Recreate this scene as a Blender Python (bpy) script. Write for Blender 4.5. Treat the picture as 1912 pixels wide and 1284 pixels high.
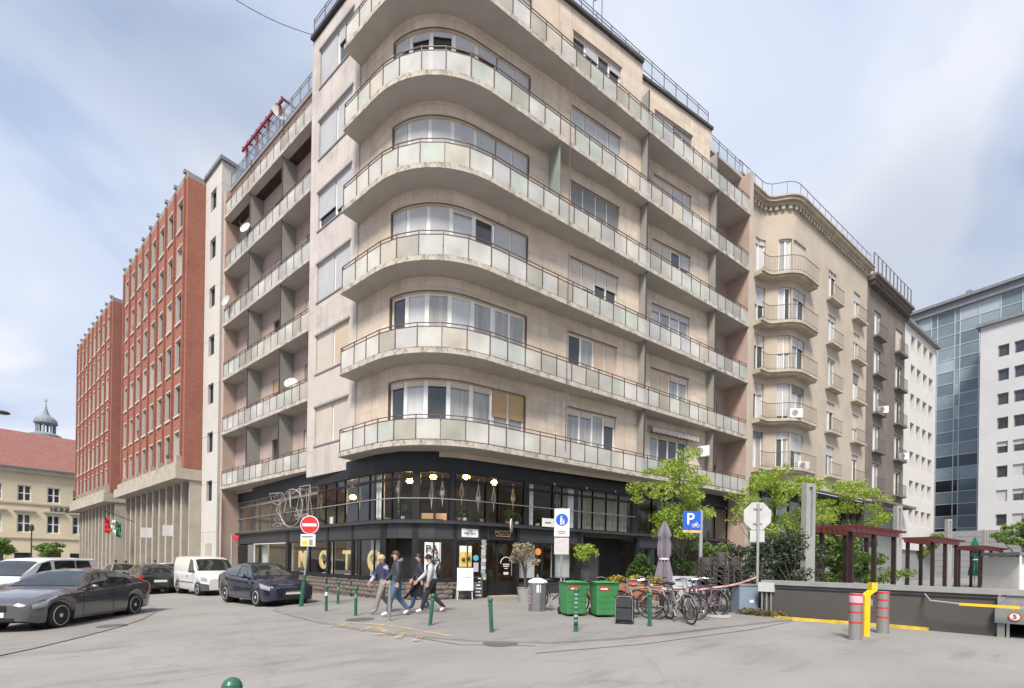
import bpy, bmesh, math, random
from mathutils import Vector, Matrix
R = math.radians
for _o in list(bpy.data.objects):
    bpy.data.objects.remove(_o)
SC = bpy.context.scene
COL = SC.collection
random.seed(7)

# ---------------------------------------------------------------- camera
FPX = 850.0
ROLL, YAW, GAM = R(0.8923), R(55.806), R(107.676)
CAM = Vector((-6.801, -14.530, 1.55))
FW = Vector((math.cos(YAW), math.sin(YAW), 0))
RT = Vector((math.sin(YAW), -math.cos(YAW), 0))
UP = Vector((0, 0, 1))
R3 = RT * math.cos(ROLL) + UP * math.sin(ROLL)
U3 = UP * math.cos(ROLL) - RT * math.sin(ROLL)
cd = bpy.data.cameras.new('camera')
cam = bpy.data.objects.new('camera', cd)
COL.objects.link(cam)
cd.sensor_width = 36.0
cd.sensor_fit = 'HORIZONTAL'
cd.lens = FPX / 1912 * 36
cd.shift_y = 405.8 / 1912
cd.clip_start = 0.05
cd.clip_end = 3000
mw = Matrix.Identity(4)
for i in range(3):
    mw[i][0], mw[i][1], mw[i][2], mw[i][3] = R3[i], U3[i], -FW[i], CAM[i]
cam.matrix_world = mw
SC.camera = cam

# ---------------------------------------------------------------- light
SUN_EL, SUN_AZ = R(52), R(222)          # direction (math azimuth) the light comes from
w = bpy.data.worlds.new('World')
SC.world = w
w.use_nodes = True
nt = w.node_tree
nt.nodes.clear()
L = nt.links.new
out = nt.nodes.new('ShaderNodeOutputWorld')
bg = nt.nodes.new('ShaderNodeBackground')
bg.inputs['Strength'].default_value = 0.055
sky = nt.nodes.new('ShaderNodeTexSky')
sky.sky_type = 'NISHITA'
sky.sun_disc = False
sky.sun_elevation = SUN_EL
sky.sun_rotation = R(90) - SUN_AZ
sky.air_density, sky.dust_density, sky.ozone_density = 1.0, 1.6, 1.2
tc = nt.nodes.new('ShaderNodeTexCoord')
sep = nt.nodes.new('ShaderNodeSeparateXYZ')
L(tc.outputs['Generated'], sep.inputs[0])
def wmath(op, a, b=None, clamp=False):
    n = nt.nodes.new('ShaderNodeMath')
    n.operation = op
    n.use_clamp = clamp
    for i, v in enumerate((a, b)):
        if v is None:
            continue
        if isinstance(v, (int, float)):
            n.inputs[i].default_value = v
        else:
            L(v, n.inputs[i])
    return n.outputs[0]
zc = wmath('MAXIMUM', sep.outputs['Z'], 0.0)
dz = wmath('ADD', zc, 0.35)
cmb = nt.nodes.new('ShaderNodeCombineXYZ')
L(wmath('DIVIDE', sep.outputs['X'], dz), cmb.inputs[0])
L(wmath('DIVIDE', sep.outputs['Y'], dz), cmb.inputs[1])
def wnoise(scale, detail, rough, off, dist=0.0):
    mp = nt.nodes.new('ShaderNodeMapping')
    mp.inputs['Location'].default_value = off
    mp.inputs['Rotation'].default_value = (0, 0, 0.5)
    mp.inputs['Scale'].default_value = (1.0, 1.3, 1)
    L(cmb.outputs[0], mp.inputs[0])
    n = nt.nodes.new('ShaderNodeTexNoise')
    n.inputs['Scale'].default_value = scale
    n.inputs['Detail'].default_value = detail
    n.inputs['Roughness'].default_value = rough
    n.inputs['Distortion'].default_value = dist
    L(mp.outputs[0], n.inputs['Vector'])
    return n.outputs['Fac']
def wramp(fac, stops):
    r = nt.nodes.new('ShaderNodeValToRGB')
    el = r.color_ramp.elements
    while len(el) < len(stops):
        el.new(0.5)
    for e_, (p, c) in zip(el, stops):
        e_.position = p
        e_.color = (*c, 1) if len(c) == 3 else c
    r.color_ramp.interpolation = 'EASE'
    L(fac, r.inputs[0])
    return r.outputs[0]
cover = wramp(wnoise(1.0, 4, 0.45, (3.1, 7.4, 0), 0.3), [(0.34, (0.62,) * 3), (0.58, (1.0,) * 3)])
shade = wramp(wnoise(1.45, 5, 0.46, (9.3, 2.2, 0), 0.5), [(0.34, (3.7, 4.6, 6.4)), (0.48, (5.5, 6.1, 7.4)), (0.62, (6.9, 7.2, 7.9))])
mx = nt.nodes.new('ShaderNodeMixRGB')
L(cover, mx.inputs[0])
L(sky.outputs[0], mx.inputs[1])
L(shade, mx.inputs[2])
L(mx.outputs[0], bg.inputs['Color'])
L(bg.outputs[0], out.inputs['Surface'])

sl = bpy.data.lights.new('sun', 'SUN')
sl.energy = 2.5
sl.angle = R(16)
sl.color = (1.0, 0.93, 0.84)
sun = bpy.data.objects.new('sun', sl)
COL.objects.link(sun)
sd = Vector((math.cos(SUN_AZ) * math.cos(SUN_EL), math.sin(SUN_AZ) * math.cos(SUN_EL), math.sin(SUN_EL)))
sun.location = sd * 60
sun.rotation_euler = (-sd).to_track_quat('-Z', 'Y').to_euler()

vs = SC.view_settings
vs.view_transform = 'Standard'
vs.look = 'None'
vs.gamma = 1.0
vs.use_curve_mapping = False
vs.exposure = 1.24
SC.cycles.max_bounces = 8
SC.cycles.transparent_max_bounces = 24
SC.cycles.use_denoising = True

# ---------------------------------------------------------------- geometry helpers
EL = Vector((math.cos(GAM), math.sin(GAM), 0))      # along the left facade, away from the corner
ML = Vector((math.sin(GAM), -math.cos(GAM), 0))     # into the building from the left facade
def LT(s, n, z):
    return Vector((EL.x * s + ML.x * n, EL.y * s + ML.y * n, z))
def RTF(s, n, z):
    return Vector((s, n, z))
def gz(x, y):
    x = min(max(x, -14), 12)
    y = min(max(y, -18), 30)
    return (0.03 if x < -2 else 0.02) * (x + 2) - 0.008 * (y + 2)
KERB = 0.03
def ray(px, py):
    return FW + R3 * ((px - 956) / FPX) + U3 * ((642 + 405.8 - py) / FPX)
def at(px, py, dep):
    return CAM + ray(px, py) * dep
def gp(px, py, off=KERB):
    d = ray(px, py)
    z = off
    for _ in range(40):
        t = (z - CAM.z) / d.z
        P = CAM + d * t
        z = gz(P.x, P.y) + off
    return Vector((P.x, P.y, z))
def gd(px, dep, off=KERB):
    "ground point under image column px at depth dep"
    P = at(px, 1050, dep)
    return Vector((P.x, P.y, gz(P.x, P.y) + off))

class Path:
    def __init__(self, pts):
        self.p = [Vector((a, b)) for a, b in pts]
        self.l = [0.0]
        for a, b in zip(self.p, self.p[1:]):
            self.l.append(self.l[-1] + (b - a).length)
        self.len = self.l[-1]
        self.vn = []
        for i in range(len(self.p)):
            n = Vector((0, 0))
            k = 0
            for j in (i - 1, i):
                if 0 <= j < len(self.p) - 1:
                    d = (self.p[j + 1] - self.p[j]).normalized()
                    n += Vector((-d.y, d.x))
            n.normalize()
            d = (self.p[min(i + 1, len(self.p) - 1)] - self.p[min(i, len(self.p) - 2)]).normalized()
            self.vn.append(n / max(0.5, n.dot(Vector((-d.y, d.x)))))
    def T(self, s, n, z):
        i = 0
        while i < len(self.p) - 2 and s > self.l[i + 1]:
            i += 1
        t = (s - self.l[i]) / (self.l[i + 1] - self.l[i])
        q = self.p[i].lerp(self.p[i + 1], t) + self.vn[i].lerp(self.vn[i + 1], min(max(t, 0), 1)) * n
        return Vector((q.x, q.y, z))
    def spx(self, px, py=950, n=0.0):
        "path parameter seen at an image column"
        d = ray(px, py)
        best = None
        for i in range(len(self.p) - 1):
            a, b = self.p[i] + self.vn[i] * n, self.p[i + 1] + self.vn[i + 1] * n
            e = b - a
            den = d.x * e.y - d.y * e.x
            if abs(den) < 1e-9:
                continue
            wv = a - Vector((CAM.x, CAM.y))
            t = (wv.x * e.y - wv.y * e.x) / den
            u = (wv.x * d.y - wv.y * d.x) / den
            if t > 0 and -1e-6 <= u <= 1 + 1e-6 and (best is None or t < best[0]):
                best = (t, self.l[i] + u * (self.l[i + 1] - self.l[i]))
        if best is None:
            hd = lambda q: abs((q.x - CAM.x) * d.y - (q.y - CAM.y) * d.x)
            return 0.0 if hd(self.p[0]) < hd(self.p[-1]) else self.len
        return best[1]

def fillet(a, v, b, rad, n):
    "points from a to b, the corner at v rounded with radius rad in n steps"
    a, v, b = Vector(a), Vector(v), Vector(b)
    d0, d1 = (v - a).normalized(), (b - v).normalized()
    phi = math.acos(max(-1, min(1, d0.dot(d1))))
    t = rad * math.tan(phi / 2)
    s = 1 if d0.x * d1.y - d0.y * d1.x > 0 else -1
    st = v - d0 * t
    c = st + Vector((-d0.y, d0.x)) * rad * s
    pts = [tuple(a)]
    for i in range(n + 1):
        r = st - c
        an = phi * i / n * s
        pts.append((c.x + r.x * math.cos(an) - r.y * math.sin(an), c.y + r.x * math.sin(an) + r.y * math.cos(an)))
    pts.append(tuple(b))
    return pts

def ident(s, n, z):
    return Vector((s, n, z))

class MB:
    def __init__(self):
        self.v, self.f, self.m = [], [], []
        self.mi = 0
    def add(self, vs, fs):
        k = len(self.v)
        self.v += [Vector(p) for p in vs]
        for f in fs:
            self.f.append([k + i for i in f])
            self.m.append(self.mi)
        return self
    def quad(self, a, b, c, d):
        return self.add((a, b, c, d), ((0, 1, 2, 3),))
    def box(self, x0, x1, y0, y1, z0, z1, T=ident):
        vs = [T(x, y, z) for z in (z0, z1) for y in (y0, y1) for x in (x0, x1)]
        return self.add(vs, ((0, 2, 3, 1), (4, 5, 7, 6), (0, 1, 5, 4), (2, 6, 7, 3), (0, 4, 6, 2), (1, 3, 7, 5)))
    def obox(self, c, ax, ay, az):
        c, ax, ay, az = Vector(c), Vector(ax), Vector(ay), Vector(az)
        return self.box(-1, 1, -1, 1, -1, 1, lambda x, y, z: c + ax * x + ay * y + az * z)
    def prism(self, pts, z0, z1, T=ident):
        n = len(pts)
        vs = [T(p[0], p[1], z0) for p in pts] + [T(p[0], p[1], z1) for p in pts]
        fs = [list(range(n))[::-1], list(range(n, 2 * n))]
        fs += [(i, (i + 1) % n, n + (i + 1) % n, n + i) for i in range(n)]
        return self.add(vs, fs)
    def tube(self, pts, r, n=8, caps=True, r2=None):
        pts = [Vector(p) for p in pts]
        rings = []
        prev = None
        for i, p in enumerate(pts):
            d = (pts[min(i + 1, len(pts) - 1)] - pts[max(i - 1, 0)]).normalized()
            if prev is None:
                u = d.orthogonal().normalized()
            else:
                u = (prev - d * prev.dot(d))
                u = u.normalized() if u.length > 1e-6 else d.orthogonal().normalized()
            prev = u
            v = d.cross(u)
            rr = r if r2 is None else r + (r2 - r) * i / max(1, len(pts) - 1)
            rings.append([p + (u * math.cos(2 * math.pi * k / n) + v * math.sin(2 * math.pi * k / n)) * rr for k in range(n)])
        vs = [q for g in rings for q in g]
        fs = []
        for i in range(len(rings) - 1):
            for k in range(n):
                fs.append((i * n + k, i * n + (k + 1) % n, (i + 1) * n + (k + 1) % n, (i + 1) * n + k))
        if caps:
            fs.append(list(range(n))[::-1])
            fs.append([(len(rings) - 1) * n + k for k in range(n)])
        return self.add(vs, fs)
    def ring(self, c, ax, rad, r, n=24, m=6):
        "torus around axis ax"
        c, ax = Vector(c), Vector(ax).normalized()
        u = ax.orthogonal().normalized()
        v = ax.cross(u)
        vs, fs = [], []
        for i in range(n):
            a = 2 * math.pi * i / n
            d = u * math.cos(a) + v * math.sin(a)
            for k in range(m):
                b = 2 * math.pi * k / m
                vs.append(c + d * (rad + r * math.cos(b)) + ax * (r * math.sin(b)))
        for i in range(n):
            for k in range(m):
                fs.append((i * m + k, ((i + 1) % n) * m + k, ((i + 1) % n) * m + (k + 1) % m, i * m + (k + 1) % m))
        return self.add(vs, fs)
    def lathe(self, prof, n=20, c=(0, 0, 0), ax=(0, 0, 1)):
        c, ax = Vector(c), Vector(ax).normalized()
        u = ax.orthogonal().normalized()
        v = ax.cross(u)
        vs, fs = [], []
        for r, h in prof:
            for k in range(n):
                a = 2 * math.pi * k / n
                vs.append(c + (u * math.cos(a) + v * math.sin(a)) * max(r, 1e-4) + ax * h)
        for i in range(len(prof) - 1):
            for k in range(n):
                fs.append((i * n + k, i * n + (k + 1) % n, (i + 1) * n + (k + 1) % n, (i + 1) * n + k))
        fs.append(list(range(n))[::-1])
        fs.append([(len(prof) - 1) * n + k for k in range(n)])
        return self.add(vs, fs)
    def ball(self, c, r, n=12, m=8, sc=(1, 1, 1)):
        c = Vector(c)
        vs, fs = [], []
        for i in range(m + 1):
            t = math.pi * i / m
            for k in range(n):
                a = 2 * math.pi * k / n
                vs.append(c + Vector((math.sin(t) * math.cos(a) * sc[0], math.sin(t) * math.sin(a) * sc[1], math.cos(t) * sc[2])) * r)
        for i in range(m):
            for k in range(n):
                fs.append((i * n + k, (i + 1) * n + k, (i + 1) * n + (k + 1) % n, i * n + (k + 1) % n))
        return self.add(vs, fs)
    def grid(self, rows):
        n = len(rows[0])
        vs = [p for r_ in rows for p in r_]
        fs = [(i * n + k, i * n + k + 1, (i + 1) * n + k + 1, (i + 1) * n + k) for i in range(len(rows) - 1) for k in range(n - 1)]
        return self.add(vs, fs)
    def mesh(self, name, mats, off=None, smooth=False, weld=True):
        me = bpy.data.meshes.new(name)
        vs = [tuple(p - off) for p in self.v] if off else [tuple(p) for p in self.v]
        me.from_pydata(vs, [], self.f)
        if not isinstance(mats, (list, tuple)):
            mats = [mats]
        for m in mats:
            me.materials.append(m)
        if len(mats) > 1:
            me.polygons.foreach_set('material_index', self.m)
        if weld and len(self.v) < 60000:
            bm = bmesh.new()
            bm.from_mesh(me)
            if smooth:
                bmesh.ops.remove_doubles(bm, verts=bm.verts, dist=1e-5)
            bmesh.ops.recalc_face_normals(bm, faces=bm.faces)
            bm.to_mesh(me)
            bm.free()
        if smooth:
            me.polygons.foreach_set('use_smooth', [True] * len(me.polygons))
            try:
                me.set_sharp_from_angle(angle=R(38 if smooth is True else smooth))
            except Exception:
                pass
        me.update()
        return me
    def build(self, name, mats, parent=None, smooth=False, world=True, bevel=0.0, weld=True):
        "link as one mesh object; with world=True the vertices are world coordinates"
        off = root_loc(parent) if (world and parent) else None
        o = bpy.data.objects.new(name, self.mesh(name, mats, off, smooth, weld))
        COL.objects.link(o)
        if parent:
            o.parent = parent
        if bevel:
            bv = o.modifiers.new('bevel', 'BEVEL')
            bv.width = bevel
            bv.segments = 2
            bv.limit_method = 'ANGLE'
        return o

def root_loc(o):
    v = Vector((0, 0, 0))
    while o:
        v += o.location
        o = o.parent
    return v
def place(name, me, parent, loc=(0, 0, 0), rz=0.0):
    "a shared mesh as a part; loc is local to the parent"
    o = bpy.data.objects.new(name, me)
    COL.objects.link(o)
    o.parent = parent
    o.location = loc
    o.rotation_euler = (0, 0, rz)
    return o
def tag(o, label=None, cat=None, group=None, kind=None):
    for k, v in (('label', label), ('category', cat), ('group', group), ('kind', kind)):
        if v:
            o[k] = v
    return o
def thing(name, label, cat, loc=(0, 0, 0), rz=0.0, group=None):
    o = bpy.data.objects.new(name, None)
    o.empty_display_size = 0.2
    COL.objects.link(o)
    o.location = loc
    o.rotation_euler = (0, 0, rz)
    return tag(o, label, cat, group)
def kids(o):
    return [c for c in bpy.data.objects if c.parent == o]
KIDS = {}
def dup(root, loc, rz=0.0, label=None, group=None, tilt=None):
    "copy of a thing with copies of its parts and sub-parts"
    if root.name not in KIDS:
        KIDS[root.name] = [(c, [(g, kids(g)) for g in kids(c)]) for c in kids(root)]
    r = root.copy()
    COL.objects.link(r)
    r.location = loc
    r.rotation_euler = tilt if tilt else (0, 0, rz)
    if label:
        r['label'] = label
    if group:
        r['group'] = group
    for c, gs in KIDS[root.name]:
        cc = c.copy()
        COL.objects.link(cc)
        cc.parent = r
        for g, _ in gs:
            gg = g.copy()
            COL.objects.link(gg)
            gg.parent = cc
    return r
def text_mesh(name, body, size, mat_, ext=0.004, bold=0.0, spacing=1.0):
    cu = bpy.data.curves.new(name, 'FONT')
    cu.body = body
    cu.size = size
    cu.align_x = 'CENTER'
    cu.align_y = 'CENTER'
    cu.extrude = ext
    cu.offset = bold
    cu.space_character = spacing
    o = bpy.data.objects.new(name, cu)
    COL.objects.link(o)
    dg = bpy.context.evaluated_depsgraph_get()
    me = bpy.data.meshes.new_from_object(o.evaluated_get(dg))
    bpy.data.objects.remove(o)
    bpy.data.curves.remove(cu)
    me.name = name
    me.materials.clear()
    me.materials.append(mat_)
    return me
def text(name, body, size, mat_, parent, center, right, up, ext=0.004, bold=0.0, spacing=1.0):
    "lettering facing right x up; center in world coordinates"
    me = text_mesh(name, body, size, mat_, ext, bold, spacing)
    r, u = Vector(right).normalized(), Vector(up).normalized()
    f = r.cross(u)
    mt = Matrix.Identity(4)
    off = root_loc(parent) if parent else Vector((0, 0, 0))
    c = Vector(center) - off
    for i in range(3):
        mt[i][0], mt[i][1], mt[i][2], mt[i][3] = r[i], u[i], f[i], c[i]
    me.transform(mt)
    o = bpy.data.objects.new(name, me)
    COL.objects.link(o)
    if parent:
        o.parent = parent
    return o

# ---------------------------------------------------------------- materials
def newmat(name):
    m = bpy.data.materials.new(name)
    m.use_nodes = True
    t = m.node_tree
    return m, t, t.nodes['Principled BSDF'], t.links.new
def M(name, col, rough=0.6, metal=0.0, var=0.12, scale=4.0, bump=0.0, bscale=40.0, spec=0.5, stretch=(1, 1, 1), dark=None, dscale=1.2, damt=0.5, coat=0.0, emit=0.0):
    m, t, b, ln = newmat(name)
    b.inputs['Roughness'].default_value = rough
    b.inputs['Metallic'].default_value = metal
    b.inputs['Specular IOR Level'].default_value = spec
    b.inputs['Coat Weight'].default_value = coat
    b.inputs['Coat Roughness'].default_value = 0.05
    if emit:
        b.inputs['Emission Color'].default_value = (*col, 1)
        b.inputs['Emission Strength'].default_value = emit
    tcn = t.nodes.new('ShaderNodeTexCoord')
    mp = t.nodes.new('ShaderNodeMapping')
    mp.inputs['Scale'].default_value = stretch
    ln(tcn.outputs['Object'], mp.inputs[0])
    def noise(sc, det=5.0, ro=0.6):
        n = t.nodes.new('ShaderNodeTexNoise')
        n.inputs['Scale'].default_value = sc
        n.inputs['Detail'].default_value = det
        n.inputs['Roughness'].default_value = ro
        ln(mp.outputs[0], n.inputs['Vector'])
        return n.outputs['Fac']
    def ramp(f, s):
        r = t.nodes.new('ShaderNodeValToRGB')
        el = r.color_ramp.elements
        for e_, (p, c) in zip(el, s):
            e_.position = p
            e_.color = (*c, 1)
        ln(f, r.inputs[0])
        return r.outputs[0]
    c0 = tuple(min(1, c * (1 - var)) for c in col)
    c1 = tuple(min(1, c * (1 + var)) for c in col)
    o = ramp(noise(scale), [(0.3, c0), (0.7, c1)])
    if dark is not None:
        mixn = t.nodes.new('ShaderNodeMixRGB')
        mixn.inputs[2].default_value = (*dark, 1)
        f = ramp(noise(dscale, 7, 0.65), [(0.48, (0, 0, 0)), (0.72, (damt,) * 3)])
        ln(f, mixn.inputs[0])
        ln(o, mixn.inputs[1])
        o = mixn.outputs[0]
    ln(o, b.inputs['Base Color'])
    if bump:
        bn = t.nodes.new('ShaderNodeBump')
        bn.inputs['Strength'].default_value = bump
        bn.inputs['Distance'].default_value = 0.02
        ln(noise(bscale, 4), bn.inputs['Height'])
        ln(bn.outputs[0], b.inputs['Normal'])
    return m
def facade_mat(name, c1, c2, mortar, dirv, bw, bh, msize=0.012, rough=0.85, stain=(0.25, 0.22, 0.2), samt=0.35, streak=0.0, bump=0.3, tint=None, offset=0.5):
    "courses laid on a wall that runs along dirv"
    m, t, b, ln = newmat(name)
    b.inputs['Roughness'].default_value = rough
    g = t.nodes.new('ShaderNodeNewGeometry')
    d = t.nodes.new('ShaderNodeVectorMath')
    d.operation = 'DOT_PRODUCT'
    d.inputs[1].default_value = tuple(dirv)
    ln(g.outputs['Position'], d.inputs[0])
    sp = t.nodes.new('ShaderNodeSeparateXYZ')
    ln(g.outputs['Position'], sp.inputs[0])
    cb = t.nodes.new('ShaderNodeCombineXYZ')
    ln(d.outputs['Value'], cb.inputs[0])
    ln(sp.outputs['Z'], cb.inputs[1])
    br = t.nodes.new('ShaderNodeTexBrick')
    br.inputs['Color1'].default_value = (*c1, 1)
    br.inputs['Color2'].default_value = (*c2, 1)
    br.inputs['Mortar'].default_value = (*mortar, 1)
    br.inputs['Scale'].default_value = 1.0
    br.inputs['Mortar Size'].default_value = msize
    br.inputs['Brick Width'].default_value = bw
    br.inputs['Row Height'].default_value = bh
    br.inputs['Bias'].default_value = 0.0
    br.offset = offset
    ln(cb.outputs[0], br.inputs['Vector'])
    col = br.outputs['Color']
    def overlay(scale3, stops, tintc, detail=6):
        mp = t.nodes.new('ShaderNodeMapping')
        mp.inputs['Scale'].default_value = scale3
        ln(g.outputs['Position'], mp.inputs[0])
        n = t.nodes.new('ShaderNodeTexNoise')
        n.inputs['Scale'].default_value = 1.0
        n.inputs['Detail'].default_value = detail
        n.inputs['Roughness'].default_value = 0.62
        ln(mp.outputs[0], n.inputs['Vector'])
        r = t.nodes.new('ShaderNodeValToRGB')
        for e_, (p, c) in zip(r.color_ramp.elements, stops):
            e_.position = p
            e_.color = (c, c, c, 1)
        ln(n.outputs['Fac'], r.inputs[0])
        mxn = t.nodes.new('ShaderNodeMixRGB')
        mxn.inputs[2].default_value = (*tintc, 1)
        ln(r.outputs[0], mxn.inputs[0])
        ln(col, mxn.inputs[1])
        return mxn.outputs[0]
    if tint:
        col = overlay((0.5, 0.5, 0.35), [(0.42, 0.0), (0.75, 0.8)], tint, 4)
    col = overlay((0.9, 0.9, 0.6), [(0.5, 0.0), (0.78, samt)], stain)
    if streak:
        col = overlay((5.0, 5.0, 0.22), [(0.52, 0.0), (0.8, streak)], stain)
    ln(col, b.inputs['Base Color'])
    bn = t.nodes.new('ShaderNodeBump')
    bn.inputs['Strength'].default_value = bump
    bn.inputs['Distance'].default_value = 0.01
    ln(br.outputs['Fac'], bn.inputs['Height'])
    bn.invert = True
    ln(bn.outputs[0], b.inputs['Normal'])
    return m
def glass_mat(name, tint=(0.9, 0.95, 0.95), refl=0.12, rough=0.02):
    "see-through pane: clear with a fresnel reflection"
    m, t, b, ln = newmat(name)
    t.nodes.remove(b)
    o = t.nodes['Material Output']
    tr = t.nodes.new('ShaderNodeBsdfTransparent')
    tr.inputs[0].default_value = (*tint, 1)
    gl = t.nodes.new('ShaderNodeBsdfGlossy')
    gl.inputs['Roughness'].default_value = rough
    lw_ = t.nodes.new('ShaderNodeLayerWeight')
    lw_.inputs['Blend'].default_value = 0.5
    pw = t.nodes.new('ShaderNodeMath')
    pw.operation = 'POWER'
    pw.inputs[1].default_value = 3.2
    ln(lw_.outputs['Facing'], pw.inputs[0])
    ad = t.nodes.new('ShaderNodeMath')
    ad.operation = 'ADD'
    ad.use_clamp = True
    ad.inputs[1].default_value = refl
    ln(pw.outputs[0], ad.inputs[0])
    mi = t.nodes.new('ShaderNodeMixShader')
    ln(ad.outputs[0], mi.inputs[0])
    ln(tr.outputs[0], mi.inputs[1])
    ln(gl.outputs[0], mi.inputs[2])
    ln(mi.outputs[0], o.inputs[0])
    return m
def frosted_mat(name, col, trans=0.45):
    m, t, b, ln = newmat(name)
    b.inputs['Roughness'].default_value = 0.55
    b.inputs['Specular IOR Level'].default_value = 0.25
    o = t.nodes['Material Output']
    tcn = t.nodes.new('ShaderNodeTexCoord')
    n = t.nodes.new('ShaderNodeTexNoise')
    n.inputs['Scale'].default_value = 0.9
    n.inputs['Detail'].default_value = 5
    ln(tcn.outputs['Object'], n.inputs['Vector'])
    r = t.nodes.new('ShaderNodeValToRGB')
    r.color_ramp.elements[0].position = 0.3
    r.color_ramp.elements[0].color = (*[c * 0.82 for c in col], 1)
    r.color_ramp.elements[1].position = 0.7
    r.color_ramp.elements[1].color = (*[min(1, c * 1.1) for c in col], 1)
    ln(n.outputs['Fac'], r.inputs[0])
    ln(r.outputs[0], b.inputs['Base Color'])
    tl = t.nodes.new('ShaderNodeBsdfTranslucent')
    ln(r.outputs[0], tl.inputs[0])
    mi = t.nodes.new('ShaderNodeMixShader')
    mi.inputs[0].default_value = trans
    ln(b.outputs[0], mi.inputs[1])
    ln(tl.outputs[0], mi.inputs[2])
    ln(mi.outputs[0], o.inputs[0])
    return m
def hazy_mat(name, col, clear=0.5):
    m = frosted_mat(name, col, 0.6)
    t = m.node_tree
    o = t.nodes['Material Output']
    src = o.inputs[0].links[0].from_socket
    tr = t.nodes.new('ShaderNodeBsdfTransparent')
    mi = t.nodes.new('ShaderNodeMixShader')
    mi.inputs[0].default_value = clear
    t.links.new(src, mi.inputs[1])
    t.links.new(tr.outputs[0], mi.inputs[2])
    t.links.new(mi.outputs[0], o.inputs[0])
    return m
def slat_mat(name, col, pitch=0.05, rough=0.55):
    "roller shutter: fine horizontal slats"
    m, t, b, ln = newmat(name)
    b.inputs['Roughness'].default_value = rough
    g = t.nodes.new('ShaderNodeNewGeometry')
    sp = t.nodes.new('ShaderNodeSeparateXYZ')
    ln(g.outputs['Position'], sp.inputs[0])
    mu = t.nodes.new('ShaderNodeMath')
    mu.operation = 'MULTIPLY'
    mu.inputs[1].default_value = 1 / pitch
    ln(sp.outputs['Z'], mu.inputs[0])
    frn = t.nodes.new('ShaderNodeMath')
    frn.operation = 'FRACT'
    ln(mu.outputs[0], frn.inputs[0])
    bn = t.nodes.new('ShaderNodeBump')
    bn.inputs['Strength'].default_value = 0.6
    bn.inputs['Distance'].default_value = 0.012
    ln(frn.outputs[0], bn.inputs['Height'])
    ln(bn.outputs[0], b.inputs['Normal'])
    n = t.nodes.new('ShaderNodeTexNoise')
    n.inputs['Scale'].default_value = 1.3
    ln(g.outputs['Position'], n.inputs['Vector'])
    r = t.nodes.new('ShaderNodeValToRGB')
    r.color_ramp.elements[0].color = (*[c * 0.85 for c in col], 1)
    r.color_ramp.elements[1].color = (*[min(1, c * 1.1) for c in col], 1)
    ln(n.outputs['Fac'], r.inputs[0])
    ln(r.outputs[0], b.inputs['Base Color'])
    return m
def leaf_mat(name, c1, c2, scale=1.5, trans=0.35):
    m, t, b, ln = newmat(name)
    b.inputs['Roughness'].default_value = 0.5
    o = t.nodes['Material Output']
    g = t.nodes.new('ShaderNodeNewGeometry')
    n = t.nodes.new('ShaderNodeTexWhiteNoise')
    n.noise_dimensions = '3D'
    vm = t.nodes.new('ShaderNodeVectorMath')
    vm.operation = 'SNAP'
    vm.inputs[1].default_value = (0.12, 0.12, 0.12)
    ln(g.outputs['Position'], vm.inputs[0])
    ln(vm.outputs[0], n.inputs['Vector'])
    r = t.nodes.new('ShaderNodeValToRGB')
    r.color_ramp.elements[0].color = (*c1, 1)
    r.color_ramp.elements[1].color = (*c2, 1)
    ln(n.outputs['Value'], r.inputs[0])
    ln(r.outputs[0], b.inputs['Base Color'])
    tl = t.nodes.new('ShaderNodeBsdfTranslucent')
    ln(r.outputs[0], tl.inputs[0])
    mi = t.nodes.new('ShaderNodeMixShader')
    mi.inputs[0].default_value = trans
    ln(b.outputs[0], mi.inputs[1])
    ln(tl.outputs[0], mi.inputs[2])
    ln(mi.outputs[0], o.inputs[0])
    return m

XV = Vector((1, 0, 0))
m_trav = facade_mat('travertine', (0.50, 0.425, 0.345), (0.63, 0.545, 0.45), (0.37, 0.305, 0.24), XV + EL * -0.5, 0.95, 0.36, 0.008, 0.75, (0.29, 0.225, 0.17), 0.55, 0.5, 0.12, (0.55, 0.44, 0.345))
m_stone = facade_mat('pale_stone', (0.46, 0.415, 0.385), (0.52, 0.47, 0.435), (0.34, 0.31, 0.285), EL, 1.35, 0.72, 0.006, 0.8, (0.24, 0.215, 0.195), 0.7, 0.55, 0.12)
m_plast = M('pink_plaster', (0.38, 0.30, 0.265), 0.9, var=0.12, scale=1.2, bump=0.15, bscale=60, dark=(0.22, 0.17, 0.15), dscale=0.8)
m_pinkwall = M('salmon_plaster', (0.43, 0.325, 0.27), 0.9, var=0.12, scale=0.9, bump=0.15, bscale=60, dark=(0.36, 0.22, 0.17), dscale=0.5)
m_greypl = M('grey_plaster', (0.42, 0.40, 0.37), 0.9, var=0.1, scale=1.0, bump=0.15, bscale=60, dark=(0.26, 0.25, 0.23), dscale=0.6)
m_slab = M('balcony_concrete', (0.40, 0.375, 0.345), 0.9, var=0.10, scale=0.8, bump=0.15, bscale=30, dark=(0.27, 0.245, 0.215), dscale=0.7, damt=0.5)
m_edge = M('stained_slab_edge', (0.46, 0.42, 0.36), 0.9, var=0.2, scale=6, bump=0.4, bscale=22, dark=(0.07, 0.065, 0.05), dscale=3.2, damt=0.95)
m_rust = M('rusty_brown_iron', (0.105, 0.068, 0.056), 0.6, var=0.3, scale=8)
m_frosts = []
m_frost = hazy_mat('frosted_glass', (0.82, 0.83, 0.81), 0.10)
m_frosts = [m_frost, hazy_mat('frosted_glass_green', (0.74, 0.79, 0.75), 0.10), hazy_mat('frosted_glass_cream', (0.80, 0.78, 0.72), 0.10), hazy_mat('frosted_glass_grey', (0.76, 0.78, 0.79), 0.25), hazy_mat('frosted_glass_dirty', (0.66, 0.66, 0.61), 0.10)]
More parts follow.
